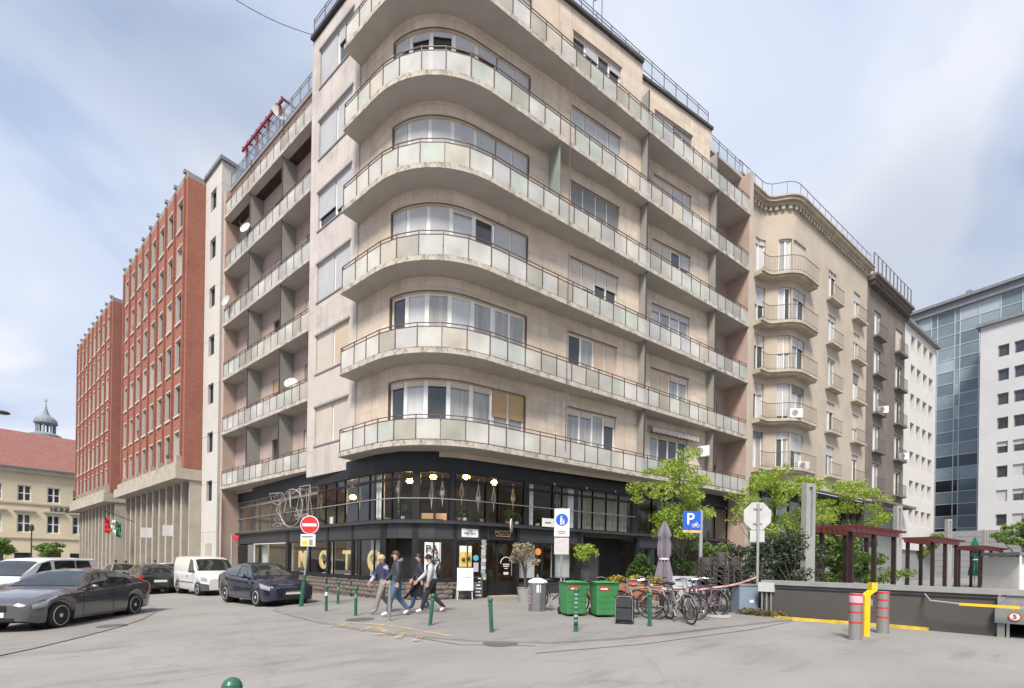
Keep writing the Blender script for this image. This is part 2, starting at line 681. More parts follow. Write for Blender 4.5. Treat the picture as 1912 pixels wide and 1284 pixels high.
m_divid = frosted_mat('grey_wired_glass', (0.38, 0.37, 0.34), 0.25)
m_greendiv = frosted_mat('green_glass', (0.42, 0.50, 0.44), 0.4)
m_white = M('white_frame_paint', (0.72, 0.71, 0.68), 0.45, var=0.05, scale=3)
m_brownfr = M('brown_window_wood', (0.13, 0.08, 0.055), 0.55, var=0.2, scale=6)
m_pane = M('dark_window_pane', (0.045, 0.05, 0.055), 0.06, var=0.4, scale=0.8, spec=0.9)
m_panel = M('curtained_pane', (0.33, 0.33, 0.32), 0.12, var=0.25, scale=0.9, spec=0.8, stretch=(6, 6, 0.4))
m_panew = M('white_curtain_pane', (0.50, 0.51, 0.52), 0.12, var=0.08, scale=1.2, spec=0.8, stretch=(8, 8, 0.4))
m_shut_w = slat_mat('white_shutter', (0.47, 0.475, 0.49))
m_shut_g = slat_mat('grey_shutter', (0.20, 0.21, 0.21))
m_shut_b = slat_mat('beige_shutter', (0.55, 0.43, 0.33))
m_shut_p = slat_mat('pale_beige_shutter', (0.55, 0.49, 0.43))
m_shut_y = slat_mat('wooden_shutter', (0.44, 0.30, 0.15))
m_black = M('black_shop_paint', (0.014, 0.0145, 0.016), 0.5, var=0.2, scale=2, spec=0.35)
m_dgrey = M('dark_grey_panel', (0.036, 0.036, 0.040), 0.5, var=0.15, scale=1.5)
m_mid = M('mid_grey_paint', (0.24, 0.24, 0.24), 0.5, var=0.1)
m_shopglass = glass_mat('shop_glass', (0.93, 0.95, 0.95), 0.03)
m_rub = M('rubble_stone', (0.155, 0.13, 0.112), 0.9, var=0.5, scale=5, bump=0.8, bscale=7, dark=(0.10, 0.08, 0.07), dscale=4, damt=0.8)
m_inner = M('shop_interior', (0.16, 0.125, 0.10), 0.8, var=0.35, scale=0.9, dark=(0.04, 0.035, 0.03), dscale=0.6, damt=0.8)
m_wood = M('light_wood', (0.42, 0.25, 0.12), 0.6, var=0.2, scale=3, stretch=(1, 1, 8))
m_gold = M('gold_letter', (0.72, 0.56, 0.24), 0.45, var=0.1)
m_railiron = M('grey_iron_rail', (0.17, 0.17, 0.175), 0.5, var=0.15)
m_iron = M('dark_iron', (0.045, 0.045, 0.05), 0.5, var=0.2)
m_steel = M('brushed_steel', (0.44, 0.43, 0.41), 0.38, metal=0.8, var=0.12, scale=3, stretch=(10, 10, 0.4))
m_galv = M('galvanised_steel', (0.42, 0.43, 0.42), 0.45, metal=0.6, var=0.12, scale=12)
m_lamp = M('warm_lamp', (1.0, 0.58, 0.16), 0.4, emit=16.0, var=0.0)
m_plantgreen = leaf_mat('house_plant_leaf', (0.03, 0.08, 0.02), (0.09, 0.17, 0.04))
m_pot = M('clay_pot', (0.38, 0.20, 0.12), 0.8)
m_rope = M('white_macrame', (0.62, 0.58, 0.50), 0.9)
m_wpaint = M('white_paint', (0.74, 0.74, 0.72), 0.5, var=0.05)
m_blacktxt = M('black_print', (0.02, 0.02, 0.02), 0.6, var=0.0)
m_red = M('red_paint', (0.55, 0.03, 0.035), 0.4, var=0.08)
# ---------------------------------------------------------------- ground
def asphalt(name, base, cracks=0.5):
    m, t, b, ln = newmat(name)
    b.inputs['Roughness'].default_value = 0.85
    g = t.nodes.new('ShaderNodeNewGeometry')
    def noise(sc, det, ro, stretch=(1, 1, 1)):
        mp = t.nodes.new('ShaderNodeMapping')
        mp.inputs['Scale'].default_value = stretch
        ln(g.outputs['Position'], mp.inputs[0])
        n = t.nodes.new('ShaderNodeTexNoise')
        n.inputs['Scale'].default_value = sc
        n.inputs['Detail'].default_value = det
        n.inputs['Roughness'].default_value = ro
        ln(mp.outputs[0], n.inputs['Vector'])
        return n.outputs['Fac']
    def ramp(f, s):
        r = t.nodes.new('ShaderNodeValToRGB')
        el = r.color_ramp.elements
        while len(el) < len(s):
            el.new(0.5)
        for e_, (p, c) in zip(el, s):
            e_.position = p
            e_.color = (*c, 1)
        ln(f, r.inputs[0])
        return r.outputs[0]
    def mix(f, a, bb, mode='MIX'):
        n = t.nodes.new('ShaderNodeMixRGB')
        n.blend_type = mode
        for i, v in enumerate((f, a, bb)):
            if isinstance(v, (int, float)):
                n.inputs[i].default_value = v
            elif isinstance(v, tuple):
                n.inputs[i].default_value = (*v, 1)
            else:
                ln(v, n.inputs[i])
        return n.outputs[0]
    c = lambda k: tuple(x * k for x in base)
    o = ramp(noise(0.35, 6, 0.6, (1, 1.6, 1)), [(0.30, c(0.76)), (0.5, c(1.0)), (0.70, c(1.16))])
    o = mix(0.35, o, ramp(noise(90, 2, 0.5), [(0.3, c(0.55)), (0.7, c(1.4))]))
    o = mix(ramp(noise(0.9, 5, 0.65, (0.6, 2.2, 1)), [(0.54, (0, 0, 0)), (0.70, (0.6,) * 3)]), o, c(0.55))
    o = mix(ramp(noise(3.2, 6, 0.7), [(0.60, (0, 0, 0)), (0.74, (0.5,) * 3)]), o, c(0.6))
    v = t.nodes.new('ShaderNodeTexVoronoi')
    v.feature = 'DISTANCE_TO_EDGE'
    v.inputs['Scale'].default_value = 0.28
    wv = t.nodes.new('ShaderNodeVectorMath')
    wv.operation = 'ADD'
    nn = t.nodes.new('ShaderNodeTexNoise')
    nn.inputs['Scale'].default_value = 1.1
    nn.inputs['Detail'].default_value = 6
    ln(g.outputs['Position'], nn.inputs['Vector'])
    ln(g.outputs['Position'], wv.inputs[0])
    ln(nn.outputs['Color'], wv.inputs[1])
    ln(wv.outputs[0], v.inputs['Vector'])
    o = mix(ramp(v.outputs['Distance'], [(0.0, (cracks,) * 3), (0.012, (0, 0, 0))]), o, c(0.4))
    ln(o, b.inputs['Base Color'])
    bn = t.nodes.new('ShaderNodeBump')
    bn.inputs['Strength'].default_value = 0.35
    bn.inputs['Distance'].default_value = 0.006
    ln(noise(60, 3, 0.6), bn.inputs['Height'])
    ln(bn.outputs[0], b.inputs['Normal'])
    return m
m_road = asphalt('asphalt', (0.240, 0.231, 0.221), 0.2)
m_pave = asphalt('pavement_asphalt', (0.215, 0.207, 0.198), 0.15)
m_kerb = M('kerb_granite', (0.20, 0.195, 0.19), 0.85, var=0.2, scale=3, bump=0.2)

def sheet(name, poly, off, mat_, skirt=0.0):
    "flat polygon laid on the sloping ground"
    bm = bmesh.new()
    bm.faces.new([bm.verts.new((x, y, 0)) for x, y in poly])
    for co, no in (((-14, 0, 0), (1, 0, 0)), ((-2, 0, 0), (1, 0, 0)), ((12, 0, 0), (1, 0, 0)), ((0, -18, 0), (0, 1, 0)), ((0, 30, 0), (0, 1, 0))):
        bmesh.ops.bisect_plane(bm, geom=bm.verts[:] + bm.edges[:] + bm.faces[:], plane_co=co, plane_no=no)
    bmesh.ops.triangulate(bm, faces=bm.faces[:])
    for v in bm.verts:
        v.co.z = gz(v.co.x, v.co.y) + off
    bmesh.ops.recalc_face_normals(bm, faces=bm.faces)
    if skirt:
        r = bmesh.ops.extrude_edge_only(bm, edges=[e for e in bm.edges if e.is_boundary])
        for v in r['geom']:
            if isinstance(v, bmesh.types.BMVert):
                v.co.z -= skirt
    me = bpy.data.meshes.new(name)
    bm.to_mesh(me)
    bm.free()
    me.materials.append(mat_)
    o = bpy.data.objects.new(name, me)
    COL.objects.link(o)
    return o
def strip(path, w, off, mat_, name, sh=0.0):
    mb = MB()
    for (a, b) in zip(path, path[1:]):
        a, b = Vector(a), Vector(b)
        d = (b - a).normalized()
        n = Vector((-d.y, d.x)) * w / 2
        k = max(1, int((b - a).length / 0.5))
        rows = []
        for i in range(k + 1):
            q = a.lerp(b, i / k)
            row = []
            for sgn in (-1 + sh, 1 + sh):
                p = q + n * sgn
                row.append(Vector((p.x, p.y, gz(p.x, p.y) + off)))
            rows.append(row)
        mb.grid(rows)
    return mb.build(name, mat_)
xs = [-600, -200, -80, -40, -26, -14, -8, -2, 5, 12, 20, 40, 80, 200, 600]
ys = [-600, -200, -60, -30, -18, -10, 0, 10, 20, 30, 50, 100, 250, 600]
g_ = MB().grid([[Vector((x, y, gz(x, y))) for x in xs] for y in ys]).build('road', m_road)
g_['kind'] = 'structure'
def LP2(s, n):
    q = LT(s, n, 0)
    return (q.x, q.y)
kerb_line = [LP2(64, -2.2), LP2(30, -2.2), LP2(5.2, -2.2), LP2(4.4, -2.5), (-4.75, 2.3), (-4.98, 1.4), (-4.72, -0.6), (-4.45, -2.2), (-4.05, -3.9), (-3.45, -5.6), (-2.6, -7.1), (-1.6, -8.1), (-0.2, -8.55), (4.9, -9.15)]
pv = sheet('pavement', kerb_line + [(5.2, -9.15), (5.2, -8.85), (90, -8.85), (90, 12), (20, 12), (19.5, 1.0), LP2(19.4, 0.9), LP2(64, 0.9)], KERB, m_pave, 0.14)
pv['kind'] = 'structure'
kb = strip(kerb_line, 0.16, KERB + 0.004, m_kerb, 'kerb', 1.0)
kb['kind'] = 'structure'
bay_px = [(-40, 1232), (60, 1211), (150, 1189), (215, 1172), (262, 1157), (287, 1143), (284, 1131), (262, 1122), (215, 1115), (100, 1108), (-40, 1104)]
bay = [tuple(gp(x, y, 0.0).xy) for x, y in bay_px]
sheet('parking_bay', bay, 0.012, m_pave)['kind'] = 'structure'
strip(bay[:8], 0.13, 0.016, m_kerb, 'bay_kerb')['kind'] = 'structure'
# far side of the street: pavement in front of the yellow house
# worn yellow paint on the kerb ramp
def worn(name, col, lo=0.42, hi=0.6, sc=6.0):
    m, t, b, ln = newmat(name)
    b.inputs['Base Color'].default_value = (*col, 1)
    b.inputs['Roughness'].default_value = 0.8
    g = t.nodes.new('ShaderNodeNewGeometry')
    n = t.nodes.new('ShaderNodeTexNoise')
    n.inputs['Scale'].default_value = sc
    n.inputs['Detail'].default_value = 6
    n.inputs['Roughness'].default_value = 0.7
    ln(g.outputs['Position'], n.inputs['Vector'])
    r = t.nodes.new('ShaderNodeValToRGB')
    r.color_ramp.elements[0].position = lo
    r.color_ramp.elements[1].position = hi
    ln(n.outputs['Fac'], r.inputs[0])
    ln(r.outputs[0], b.inputs['Alpha'])
    return m
m_ypaint = worn('worn_yellow_paint', (0.55, 0.42, 0.20), 0.42, 0.66, 5)
m_wline = worn('worn_white_paint', (0.6, 0.58, 0.55), 0.3, 0.5)
for pts in ([(612, 1172), (655, 1166), (700, 1168), (760, 1176), (842, 1191)], [(630, 1174), (648, 1168)], [(672, 1180), (700, 1171), (722, 1184)], [(742, 1194), (755, 1184)], [(775, 1199), (787, 1190)], [(700, 1186), (742, 1186)]):
    o = strip([tuple(gp(x, y, 0).xy) for x, y in pts], 0.14, 0.010 + KERB, m_ypaint, 'yellow_marking')
    o['kind'] = 'structure'
m_cover = M('cast_iron_cover', (0.10, 0.095, 0.09), 0.7, var=0.2, bump=0.6, bscale=60)
def ground_disc(name, px, py, rad, off, mat_, label, cat):
    p = gp(px, py, off)
    mb = MB()
    rows = []
    for rr in (0.0, rad * 0.82, rad * 0.86, rad):
        rows.append([Vector((p.x + rr * math.cos(a), p.y + rr * math.sin(a), gz(p.x + rr * math.cos(a), p.y + rr * math.sin(a)) + off + (0.006 if rr < rad else 0))) for a in [2 * math.pi * k / 20 for k in range(21)]])
    mb.grid(rows)
    return tag(mb.build(name, mat_), label, cat)
ground_disc('manhole_cover', 935, 1200, 0.33, 0.008 + KERB * 0, m_cover, 'round cast iron manhole cover in the road below the green bollards', 'manhole cover')
ground_disc('manhole_cover', 672, 1156, 0.36, KERB + 0.006, m_cover, 'dark round cover in the pavement beside the leftmost green bollards', 'manhole cover')
ground_disc('drain_cover', 208, 1168, 0.3, 0.02, m_cover, 'dark drain cover in the parking bay beside the grey saloon car', 'drain cover')

# ---------------------------------------------------------------- wall and window builders
def wall_holes(T, s0, s1, z0, z1, holes, depth=0.16, extra=(), n0=0.0):
    mb = MB()
    ss = sorted(set([round(v, 4) for v in [s0, s1, *extra] + [h[i] for h in holes for i in (0, 1)] if s0 - 1e-6 <= v <= s1 + 1e-6]))
    zs = sorted(set([round(v, 4) for v in [z0, z1] + [h[i] for h in holes for i in (2, 3)] if z0 - 1e-6 <= v <= z1 + 1e-6]))
    def inh(s, z):
        return any(h[0] < s < h[1] and h[2] < z < h[3] for h in holes)
    for a, b in zip(ss, ss[1:]):
        for c, d in zip(zs, zs[1:]):
            sm, zm = (a + b) / 2, (c + d) / 2
            if inh(sm, zm):
                for (z, other) in ((c, c - 1e-3), (d, d + 1e-3)):
                    if not inh(sm, other):
                        mb.quad(T(a, n0, z), T(b, n0, z), T(b, n0 + depth, z), T(a, n0 + depth, z))
                for (s, other) in ((a, a - 1e-3), (b, b + 1e-3)):
                    if not inh(other, zm):
                        mb.quad(T(s, n0, c), T(s, n0, d), T(s, n0 + depth, d), T(s, n0 + depth, c))
            else:
                mb.quad(T(a, n0, c), T(b, n0, c), T(b, n0, d), T(a, n0, d))
    return mb
def win(parent, T, a, b, z0, z1, cuts=None, panes=None, blinds=None, dep=0.15, fm=None, bw=0.05, mw_=0.05, frames=True, name='window', n0=0.0, transom=None, label=None, bn=None):
    """a window filling the hole a..b x z0..z1.  cuts: inner mullion positions, panes: one material per field,
    blinds: one (fraction, material) or None per field"""
    fm = fm or m_white
    cuts = [a] + list(cuts or []) + [b]
    nf = len(cuts) - 1
    panes = panes or [m_pane] * nf
    f0, f1 = n0 + dep - 0.055, n0 + dep - 0.002
    mb = MB()
    mb.box(a, a + bw, f0, f1, z0, z1, T)
    mb.box(b - bw, b, f0, f1, z0, z1, T)
    for s_, e_ in zip(cuts, cuts[1:]):
        q0 = s_ + (bw if s_ == a else mw_ / 2) + 0.001
        q1 = e_ - (bw if e_ == b else mw_ / 2) - 0.001
        mb.box(q0, q1, f0, f1, z0, z0 + bw, T)
        mb.box(q0, q1, f0, f1, z1 - bw, z1, T)
        if transom:
            mb.box(q0, q1, f0, f1, z0 + transom - bw / 2, z0 + transom + bw / 2, T)
    for c in cuts[1:-1]:
        mb.box(c - mw_ / 2, c + mw_ / 2, f0 - 0.004, f1, z0, z1, T)
    w_ = mb.build(name, fm, parent)
    if label:
        w_['label'] = label
    for i, (s_, e_) in enumerate(zip(cuts, cuts[1:])):
        n = n0 + dep - 0.022
        MB().box(s_ + bw * 0.5, e_ - bw * 0.5, n, n + 0.012, z0 + bw * 0.5, z1 - bw * 0.5, T).build('pane', panes[i], w_)
        bl = blinds[i] if blinds else None
        if bl:
            fr, bm_ = bl
            zz = z1 - fr * (z1 - z0)
            q0 = s_ + (0.004 if s_ == a else mw_ / 2 + 0.003)
            q1 = e_ - (0.004 if e_ == b else mw_ / 2 + 0.003)
            MB().box(q0, q1, n0 + dep - 0.095, n0 + dep - 0.062, zz, z1 - 0.004, T).build('shutter', bm_, w_)
    return w_

# ---------------------------------------------------------------- the corner apartment building
ZB = [5.64 + 3.3 * k for k in range(6)]
ZR = 25.85
bld = thing('apartment_building', 'beige stone apartment block with rounded corner, long glass balconies and a black shop below', 'building', (0, 0, 0))
wp = fillet(LP2(5.19, 0), (-0.3313, 1.0393), (10.62, 0.45), 2.9, 16)
WP = Path(wp)
bp = fillet(LP2(5.19, -0.72), (-0.756, 0.0), (19.66, 0.0), 3.7, 16)
BP = Path(bp)
# --- corner and first section
cpx = [729, 756, 794, 837, 880, 918, 978]
cs = [WP.spx(p, 760, 0.08) for p in cpx]
w1a, w1b = WP.spx(1057, 800, 0.08), WP.spx(1147, 830, 0.08)
holes = []
for k in range(6):
    z = ZB[k]
    holes += [(cs[0], cs[5], z + 1.12, z + 2.72), (cs[5], cs[6], z + 0.25, z + 2.72), (w1a, w1b, z + 0.95, z + 2.72)]
xtra = [WP.l[i] for i in range(1, len(WP.l) - 1)]
wall_holes(WP.T, 0, WP.len, 5.45, ZR, holes, 0.17, xtra).build('wall', m_trav, bld)
W, S, G_, C_ = m_white, m_panew, m_pane, m_panel
sw, sg, sb, sp_, sy_ = m_shut_w, m_shut_g, m_shut_b, m_shut_p, m_shut_y
corner_state = [
    ([G_, S, G_, C_, C_, C_, C_], [(0.14, sp_)] * 5 + [(0.42, sy_), (0.42, sy_)]),
    ([G_, S, C_, S, C_, C_, C_], [None] * 7),
    ([C_, C_, C_, S, G_, C_, C_], [(0.85, sw), (0.9, sw), (0.9, sw), (0.1, sw), None, (0.8, sw), (0.8, sw)]),
    ([S, S, S, S, S, S, S], [(1.0, sw)] * 5 + [(0.86, sw), (0.86, sw)]),
    ([G_, G_, G_, G_, G_, S, S], [(0.3, sw), (0.18, sw), (0.12, sw), (0.3, sw), (0.22, sw), (1.0, sw), (1.0, sw)]),
    ([G_, G_, S, S, S, S, S], [(0.5, sw)] * 5 + [(0.7, sw)] * 2)]
for k in range(6):
    z = ZB[k]
    pn, bl = corner_state[k]
    win(bld, WP.T, cs[0], cs[5] - 0.03, z + 1.12, z + 2.72, cs[1:5], pn[:5], bl[:5], 0.17, W, 0.07, 0.17, name='corner_window')
    md = (cs[5] + cs[6]) / 2
    win(bld, WP.T, cs[5] + 0.03, cs[6], z + 0.25, z + 2.72, [md], pn[5:], bl[5:], 0.17, W, 0.08, 0.08, name='balcony_door')
    MB().box(cs[0] - 0.04, cs[0], -0.012, 0.1, z + 1.1, z + 2.72, WP.T).build('window_jamb', m_brownfr, bld)
    MB().box(cs[6], cs[6] + 0.04, -0.012, 0.1, z + 0.2, z + 2.72, WP.T).build('window_jamb', m_brownfr, bld)
    mb = MB()
    hc_ = sorted([cs[0] - 0.02, cs[6]] + [x for x in xtra if cs[0] < x < cs[6]])
    for q0, q1 in zip(hc_, hc_[1:]):
        mb.box(q0, q1, -0.02, 0.06, z + 2.722, z + 2.765, WP.T)
    mb.build('window_head', m_brownfr, bld)
s1_state = [([C_, C_, C_, G_], [(0.16, sp_)] * 2 + [None] + [(0.25, sp_)]), ([G_, C_, sb and m_panew, m_panew], [None, None, (1.0, sb), (1.0, sb)]),
            ([G_, G_, G_, G_], [(0.62, sp_), (0.62, sp_), (0.4, sp_), (0.4, sp_)]), ([G_, G_, G_, G_], [(0.8, sg), (0.8, sg), (0.62, sg), (0.62, sg)]),
            ([S, S, S, S], [(1.0, sw)] * 4), ([G_, G_, G_, G_], [None, (0.3, sw), None, (0.2, sw)])]
for k in range(6):
    z = ZB[k]
    q = [w1a + (w1b - w1a) * t for t in (0.26, 0.52, 0.76)]
    win(bld, WP.T, w1a, w1b, z + 0.95, z + 2.72, q, *s1_state[k], dep=0.17, bw=0.07, mw_=0.09)
    MB().box(w1a - 0.03, w1b + 0.03, -0.02, 0.06, z + 2.722, z + 2.77, WP.T).build('window_head', m_brownfr, bld)
# --- second section (saw-tooth wall)
P2 = Path([(10.625, 0.95), (16.37, 0.5)])
w2a, w2b = P2.spx(1211, 830, 0.08), P2.spx(1281, 850, 0.08)
holes = [(w2a, w2b, z + 0.3, z + 2.62) for z in ZB]
wall_holes(P2.T, 0, P2.len, 5.45, ZR, holes, 0.17).build('wall', m_trav, bld)
s2_state = [([C_, G_, G_, G_], [(0.1, sp_)] * 4), ([S, S, C_, C_], [(1.0, sb), (1.0, sb), (0.14, sp_), (0.14, sp_)]),
            ([S, C_, S, C_], [(0.12, sw)] * 4), ([C_, C_, G_, C_], [(0.9, sp_), (0.9, sp_), None, (0.3, sw)]),
            ([S, S, S, S], [(1.0, sp_), (1.0, sp_), (0.9, sw), (0.9, sw)]), ([G_, G_, S, S], [(0.3, sw), (0.3, sw), (0.7, sg), (0.7, sg)])]
for k in range(6):
    z = ZB[k]
    q = [w2a + (w2b - w2a) * t for t in (0.24, 0.50, 0.75)]
    win(bld, P2.T, w2a, w2b, z + 0.3, z + 2.62, q, *s2_state[k], dep=0.17, bw=0.07, mw_=0.10)
    MB().box(w2a - 0.03, w2b + 0.03, -0.02, 0.06, z + 2.622, z + 2.67, P2.T).build('window_head', m_brownfr, bld)
# --- third section, recessed
P3 = Path([(16.37, 1.35), (19.62, 1.35)])
holes = [(1.25, 2.45, z + 0.25, z + 2.35) for z in ZB]
wall_holes(P3.T, 0, P3.len, 5.45, 24.75, holes, 0.15).build('wall', m_plast, bld)
for k in range(6):
    z = ZB[k]
    win(bld, P3.T, 1.25, 2.45, z + 0.25, z + 2.35, [1.85], [C_ if k % 2 else G_] * 2, [(0.2, sy_), (0.2, sy_)] if k in (0, 3) else None, dep=0.15, fm=m_brownfr if k in (0, 3) else W, name='balcony_door')
MB().box(19.62, 20.0, 0.0, 9.0, 0.2, 24.75).build('party_wall', m_pinkwall, bld)
MB().box(19.60, 20.0, -0.03, -0.001, 0.2, 24.9).build('pilaster', M('pale_pilaster', (0.44, 0.375, 0.315), 0.9, var=0.1, scale=1), bld)
MB().box(16.372, 16.5, 0.5, 1.6, 24.75, ZR).box(10.5, 10.62, 0.455, 0.96, 5.45, ZR).build('return_wall', m_trav, bld)
# --- stone stair bay on the left facade
sh = [(5.72, 8.42, z + 1.08, z + 2.82) for z in ZB]
wall_holes(LT, 5.19, 9.12, 5.34, 25.75, sh, 0.2, n0=-0.05).build('stone_facing', m_stone, bld)
MB().box(9.05, 9.12, -0.045, 0.8, 5.34, 25.75, LT).box(5.19, 9.12, -0.045, 1.0, 5.345, 5.42, LT).box(5.19, 5.22, -0.049, 0.02, 5.345, 25.74, LT).build('stone_return', m_stone, bld)
st_state = [[(1, sp_), (1, sp_)], [(1, sp_), (1, sb)], [(1, sw), (1, sw)], [(0.66, sw), (0.8, sw)], [(1, sw), (1, sw)], [(1, sw), (0.4, sw)]]
for k in range(6):
    z = ZB[k]
    win(bld, LT, 5.72, 8.42, z + 1.08, z + 2.82, [7.0], [G_, G_], st_state[k][::-1], dep=0.16, bw=0.06, mw_=0.14, n0=-0.05)
    MB().box(5.66, 8.48, -0.10, 0.0, z + 2.822, z + 2.90, LT).build('window_head', m_mid, bld)
    MB().box(5.66, 8.48, -0.09, 0.0, z + 1.02, z + 1.078, LT).build('window_sill', m_mid, bld)
# --- left section behind balconies
lw = []
for k in range(5):
    z = ZB[k]
    lw += [(9.65, 11.0, z + 0.3, z + 2.45), (12.95, 14.5, z + 0.3, z + 2.45), (16.75, 18.0, z + 0.3, z + 2.45)]
wall_holes(LT, 9.12, 19.44, 5.45, ZB[5], lw, 0.15, n0=0.75).build('wall', m_plast, bld)
m_brickpl = M('brick_red_plaster', (0.40, 0.28, 0.23), 0.9, var=0.15, scale=2, bump=0.2)
MB().box(9.12, 19.44, 0.30, 0.95, ZB[5], 24.06, LT).build('wall', m_brickpl, bld)
for i, h in enumerate(lw):
    k, j = divmod(i, 3)
    bl = {(1, 1): [(0.35, m_shut_y)] * 2, (1, 0): [(0.9, sg)] * 2, (2, 0): [(0.8, sp_)] * 2, (0, 2): [(0.3, sg)] * 2, (3, 1): [(0.5, sw)] * 2}.get((k, j))
    win(bld, LT, h[0], h[1], h[2], h[3], [(h[0] + h[1]) / 2], [C_, G_] if (i % 2) else [G_, C_], bl, dep=0.14, fm=W if i % 3 != 1 else m_brownfr, n0=0.75, name='balcony_door')
MB().box(19.44, 19.8, 0.02, 6.0, 0.1, 24.0, LT).build('end_wall', m_pinkwall, bld)
# --- floors of the balconies, fascias, glass
cor_in = [tuple(WP.T(s, 0.25, 0).xy) for s in [0.0] + xtra + [WP.len]]
slab_poly = [tuple(BP.T(s, -0.05, 0).xy) for s in [0.0] + [BP.l[i] for i in range(1, len(BP.l) - 1)] + [BP.len]] + [(19.66, 1.5), (10.7, 1.5)] + cor_in[::-1]
slab_me = MB().prism(slab_poly, 0, 0.20).mesh('balcony_slab', m_slab)
edge = MB()
_ec = [0.0] + [BP.l[i] for i in range(1, len(BP.l) - 1)] + [BP.len]
for _a, _b in zip(_ec, _ec[1:]):
    edge.box(_a, _b, -0.075, -0.052, 0.015, 0.205, BP.T)
edge_me = edge.mesh('slab_edge', m_edge)
edgeL_me = MB().box(9.14, 19.46, -0.075, -0.052, 0.015, 0.205, LT).mesh('slab_edge', m_edge)
drip_pts = [tuple(BP.T(s, -0.05, 0).xy) for s in [0.0] + [BP.l[i] for i in range(1, len(BP.l) - 1)] + [BP.len]]
slabL_me = MB().prism([(9.12, -0.05), (19.46, -0.05), (19.46, 0.9), (9.12, 0.9)], 0, 0.20, LT).mesh('balcony_slab', m_slab)
def railing(T, s0, s1, n, extra, hz=1.14):
    "(posts and rails mesh, list of panel meshes)"
    mb = MB()
    pan = []
    st = []
    for a, b in zip([s0] + extra, extra + [s1]):
        st.append((a, b))
    cuts = [s0] + extra + [s1]
    for c in cuts:
        mb.box(c - 0.015, c + 0.015, n - 0.024, n + 0.010, 0.06, hz, T)
    for a, b in st:
        for z, h in ((hz - 0.03, 0.03), (hz - 0.16, 0.026), (0.235, 0.026)):
            mb.box(a + 0.019, b - 0.019, n - 0.02, n + 0.006, z, z + h, T)
        p = MB().box(a + 0.026, b - 0.026, n - 0.009, n - 0.001, 0.263, hz - 0.166, T)
        pan.append(p.mesh('glass_panel', m_frost))
    return mb.mesh('railing', m_rust), pan
ppx = [659, 681, 705, 735, 776, 822, 869, 912, 945, 978, 1008, 1037, 1065, 1092, 1116, 1141, 1164, 1187, 1209, 1229, 1249, 1268, 1286, 1303, 1320, 1336, 1350, 1364, 1378]
bcuts = [BP.spx(p, 830) for p in ppx]
rail_me, pan_me = railing(BP.T, 0.02, BP.len - 0.02, 0.0, bcuts)
railL_me, panL_me = railing(LT, 9.16, 19.40, 0.0, [9.16 + (19.40 - 9.16) * i / 13 for i in range(1, 13)])
grnd = random.Random(21)
def glaze_panels(meshes, b_):
    for me in meshes:
        o = place('glass_panel', me, b_)
        o.material_slots[0].link = 'OBJECT'
        o.material_slots[0].material = grnd.choice(m_frosts[:1] * 3 + m_frosts)
for k in range(6):
    b_ = place('balcony', slab_me, bld, (0, 0, ZB[k]))
    place('railing', rail_me, b_)
    place('slab_edge', edge_me, b_)
    glaze_panels(pan_me, b_)
    MB().box(-0.012, 0.022, 0.02, 0.70, ZB[k] + 1.09, ZB[k] + 1.12, lambda s, n, z: BP.T(s + 0.02, n, z)).build('end_rail', m_rust, bld)
    b_ = place('balcony', slabL_me, bld, (0, 0, ZB[k]))
    place('railing', railL_me, b_)
    place('slab_edge', edgeL_me, b_)
    glaze_panels(panL_me, b_)
for k in range(6):
    z0, z1 = ZB[k] + 0.2, (ZB[k + 1] if k < 5 else 24.9)
    for x, y1 in ((10.62, 0.96), (16.37, 1.36)):
        zt = z1 if k < 5 else ZB[k] + 2.1
        MB().box(x - 0.022, x + 0.022, 0.03, y1 if x > 12 else 0.455, z0, zt).build('divider', m_divid, bld)
        MB().box(x - 0.032, x + 0.032, 0.0, 0.03, z0, zt).build('divider_post', m_iron, bld)
    if k < 5:
        for s, n1 in ((12.15, 0.75), (16.02, 0.75)):
            MB().box(s - 0.022, s + 0.022, 0.03, n1, z0, z1, LT).build('divider', m_divid, bld)
            MB().box(s - 0.03, s + 0.03, 0.0, 0.03, z0, z1, LT).build('divider_post', m_iron, bld)
    else:
        for s in (12.15, 16.02):
            MB().box(s - 0.02, s + 0.02, 0.03, 0.07, z0, 24.05, LT).build('post', m_iron, bld)
MB().box(5.15, 5.19, 0.03, 0.74, ZB[4 - 1] + 0.2, ZB[4 - 1 + 1]).build('glass_screen', m_greendiv, bld)
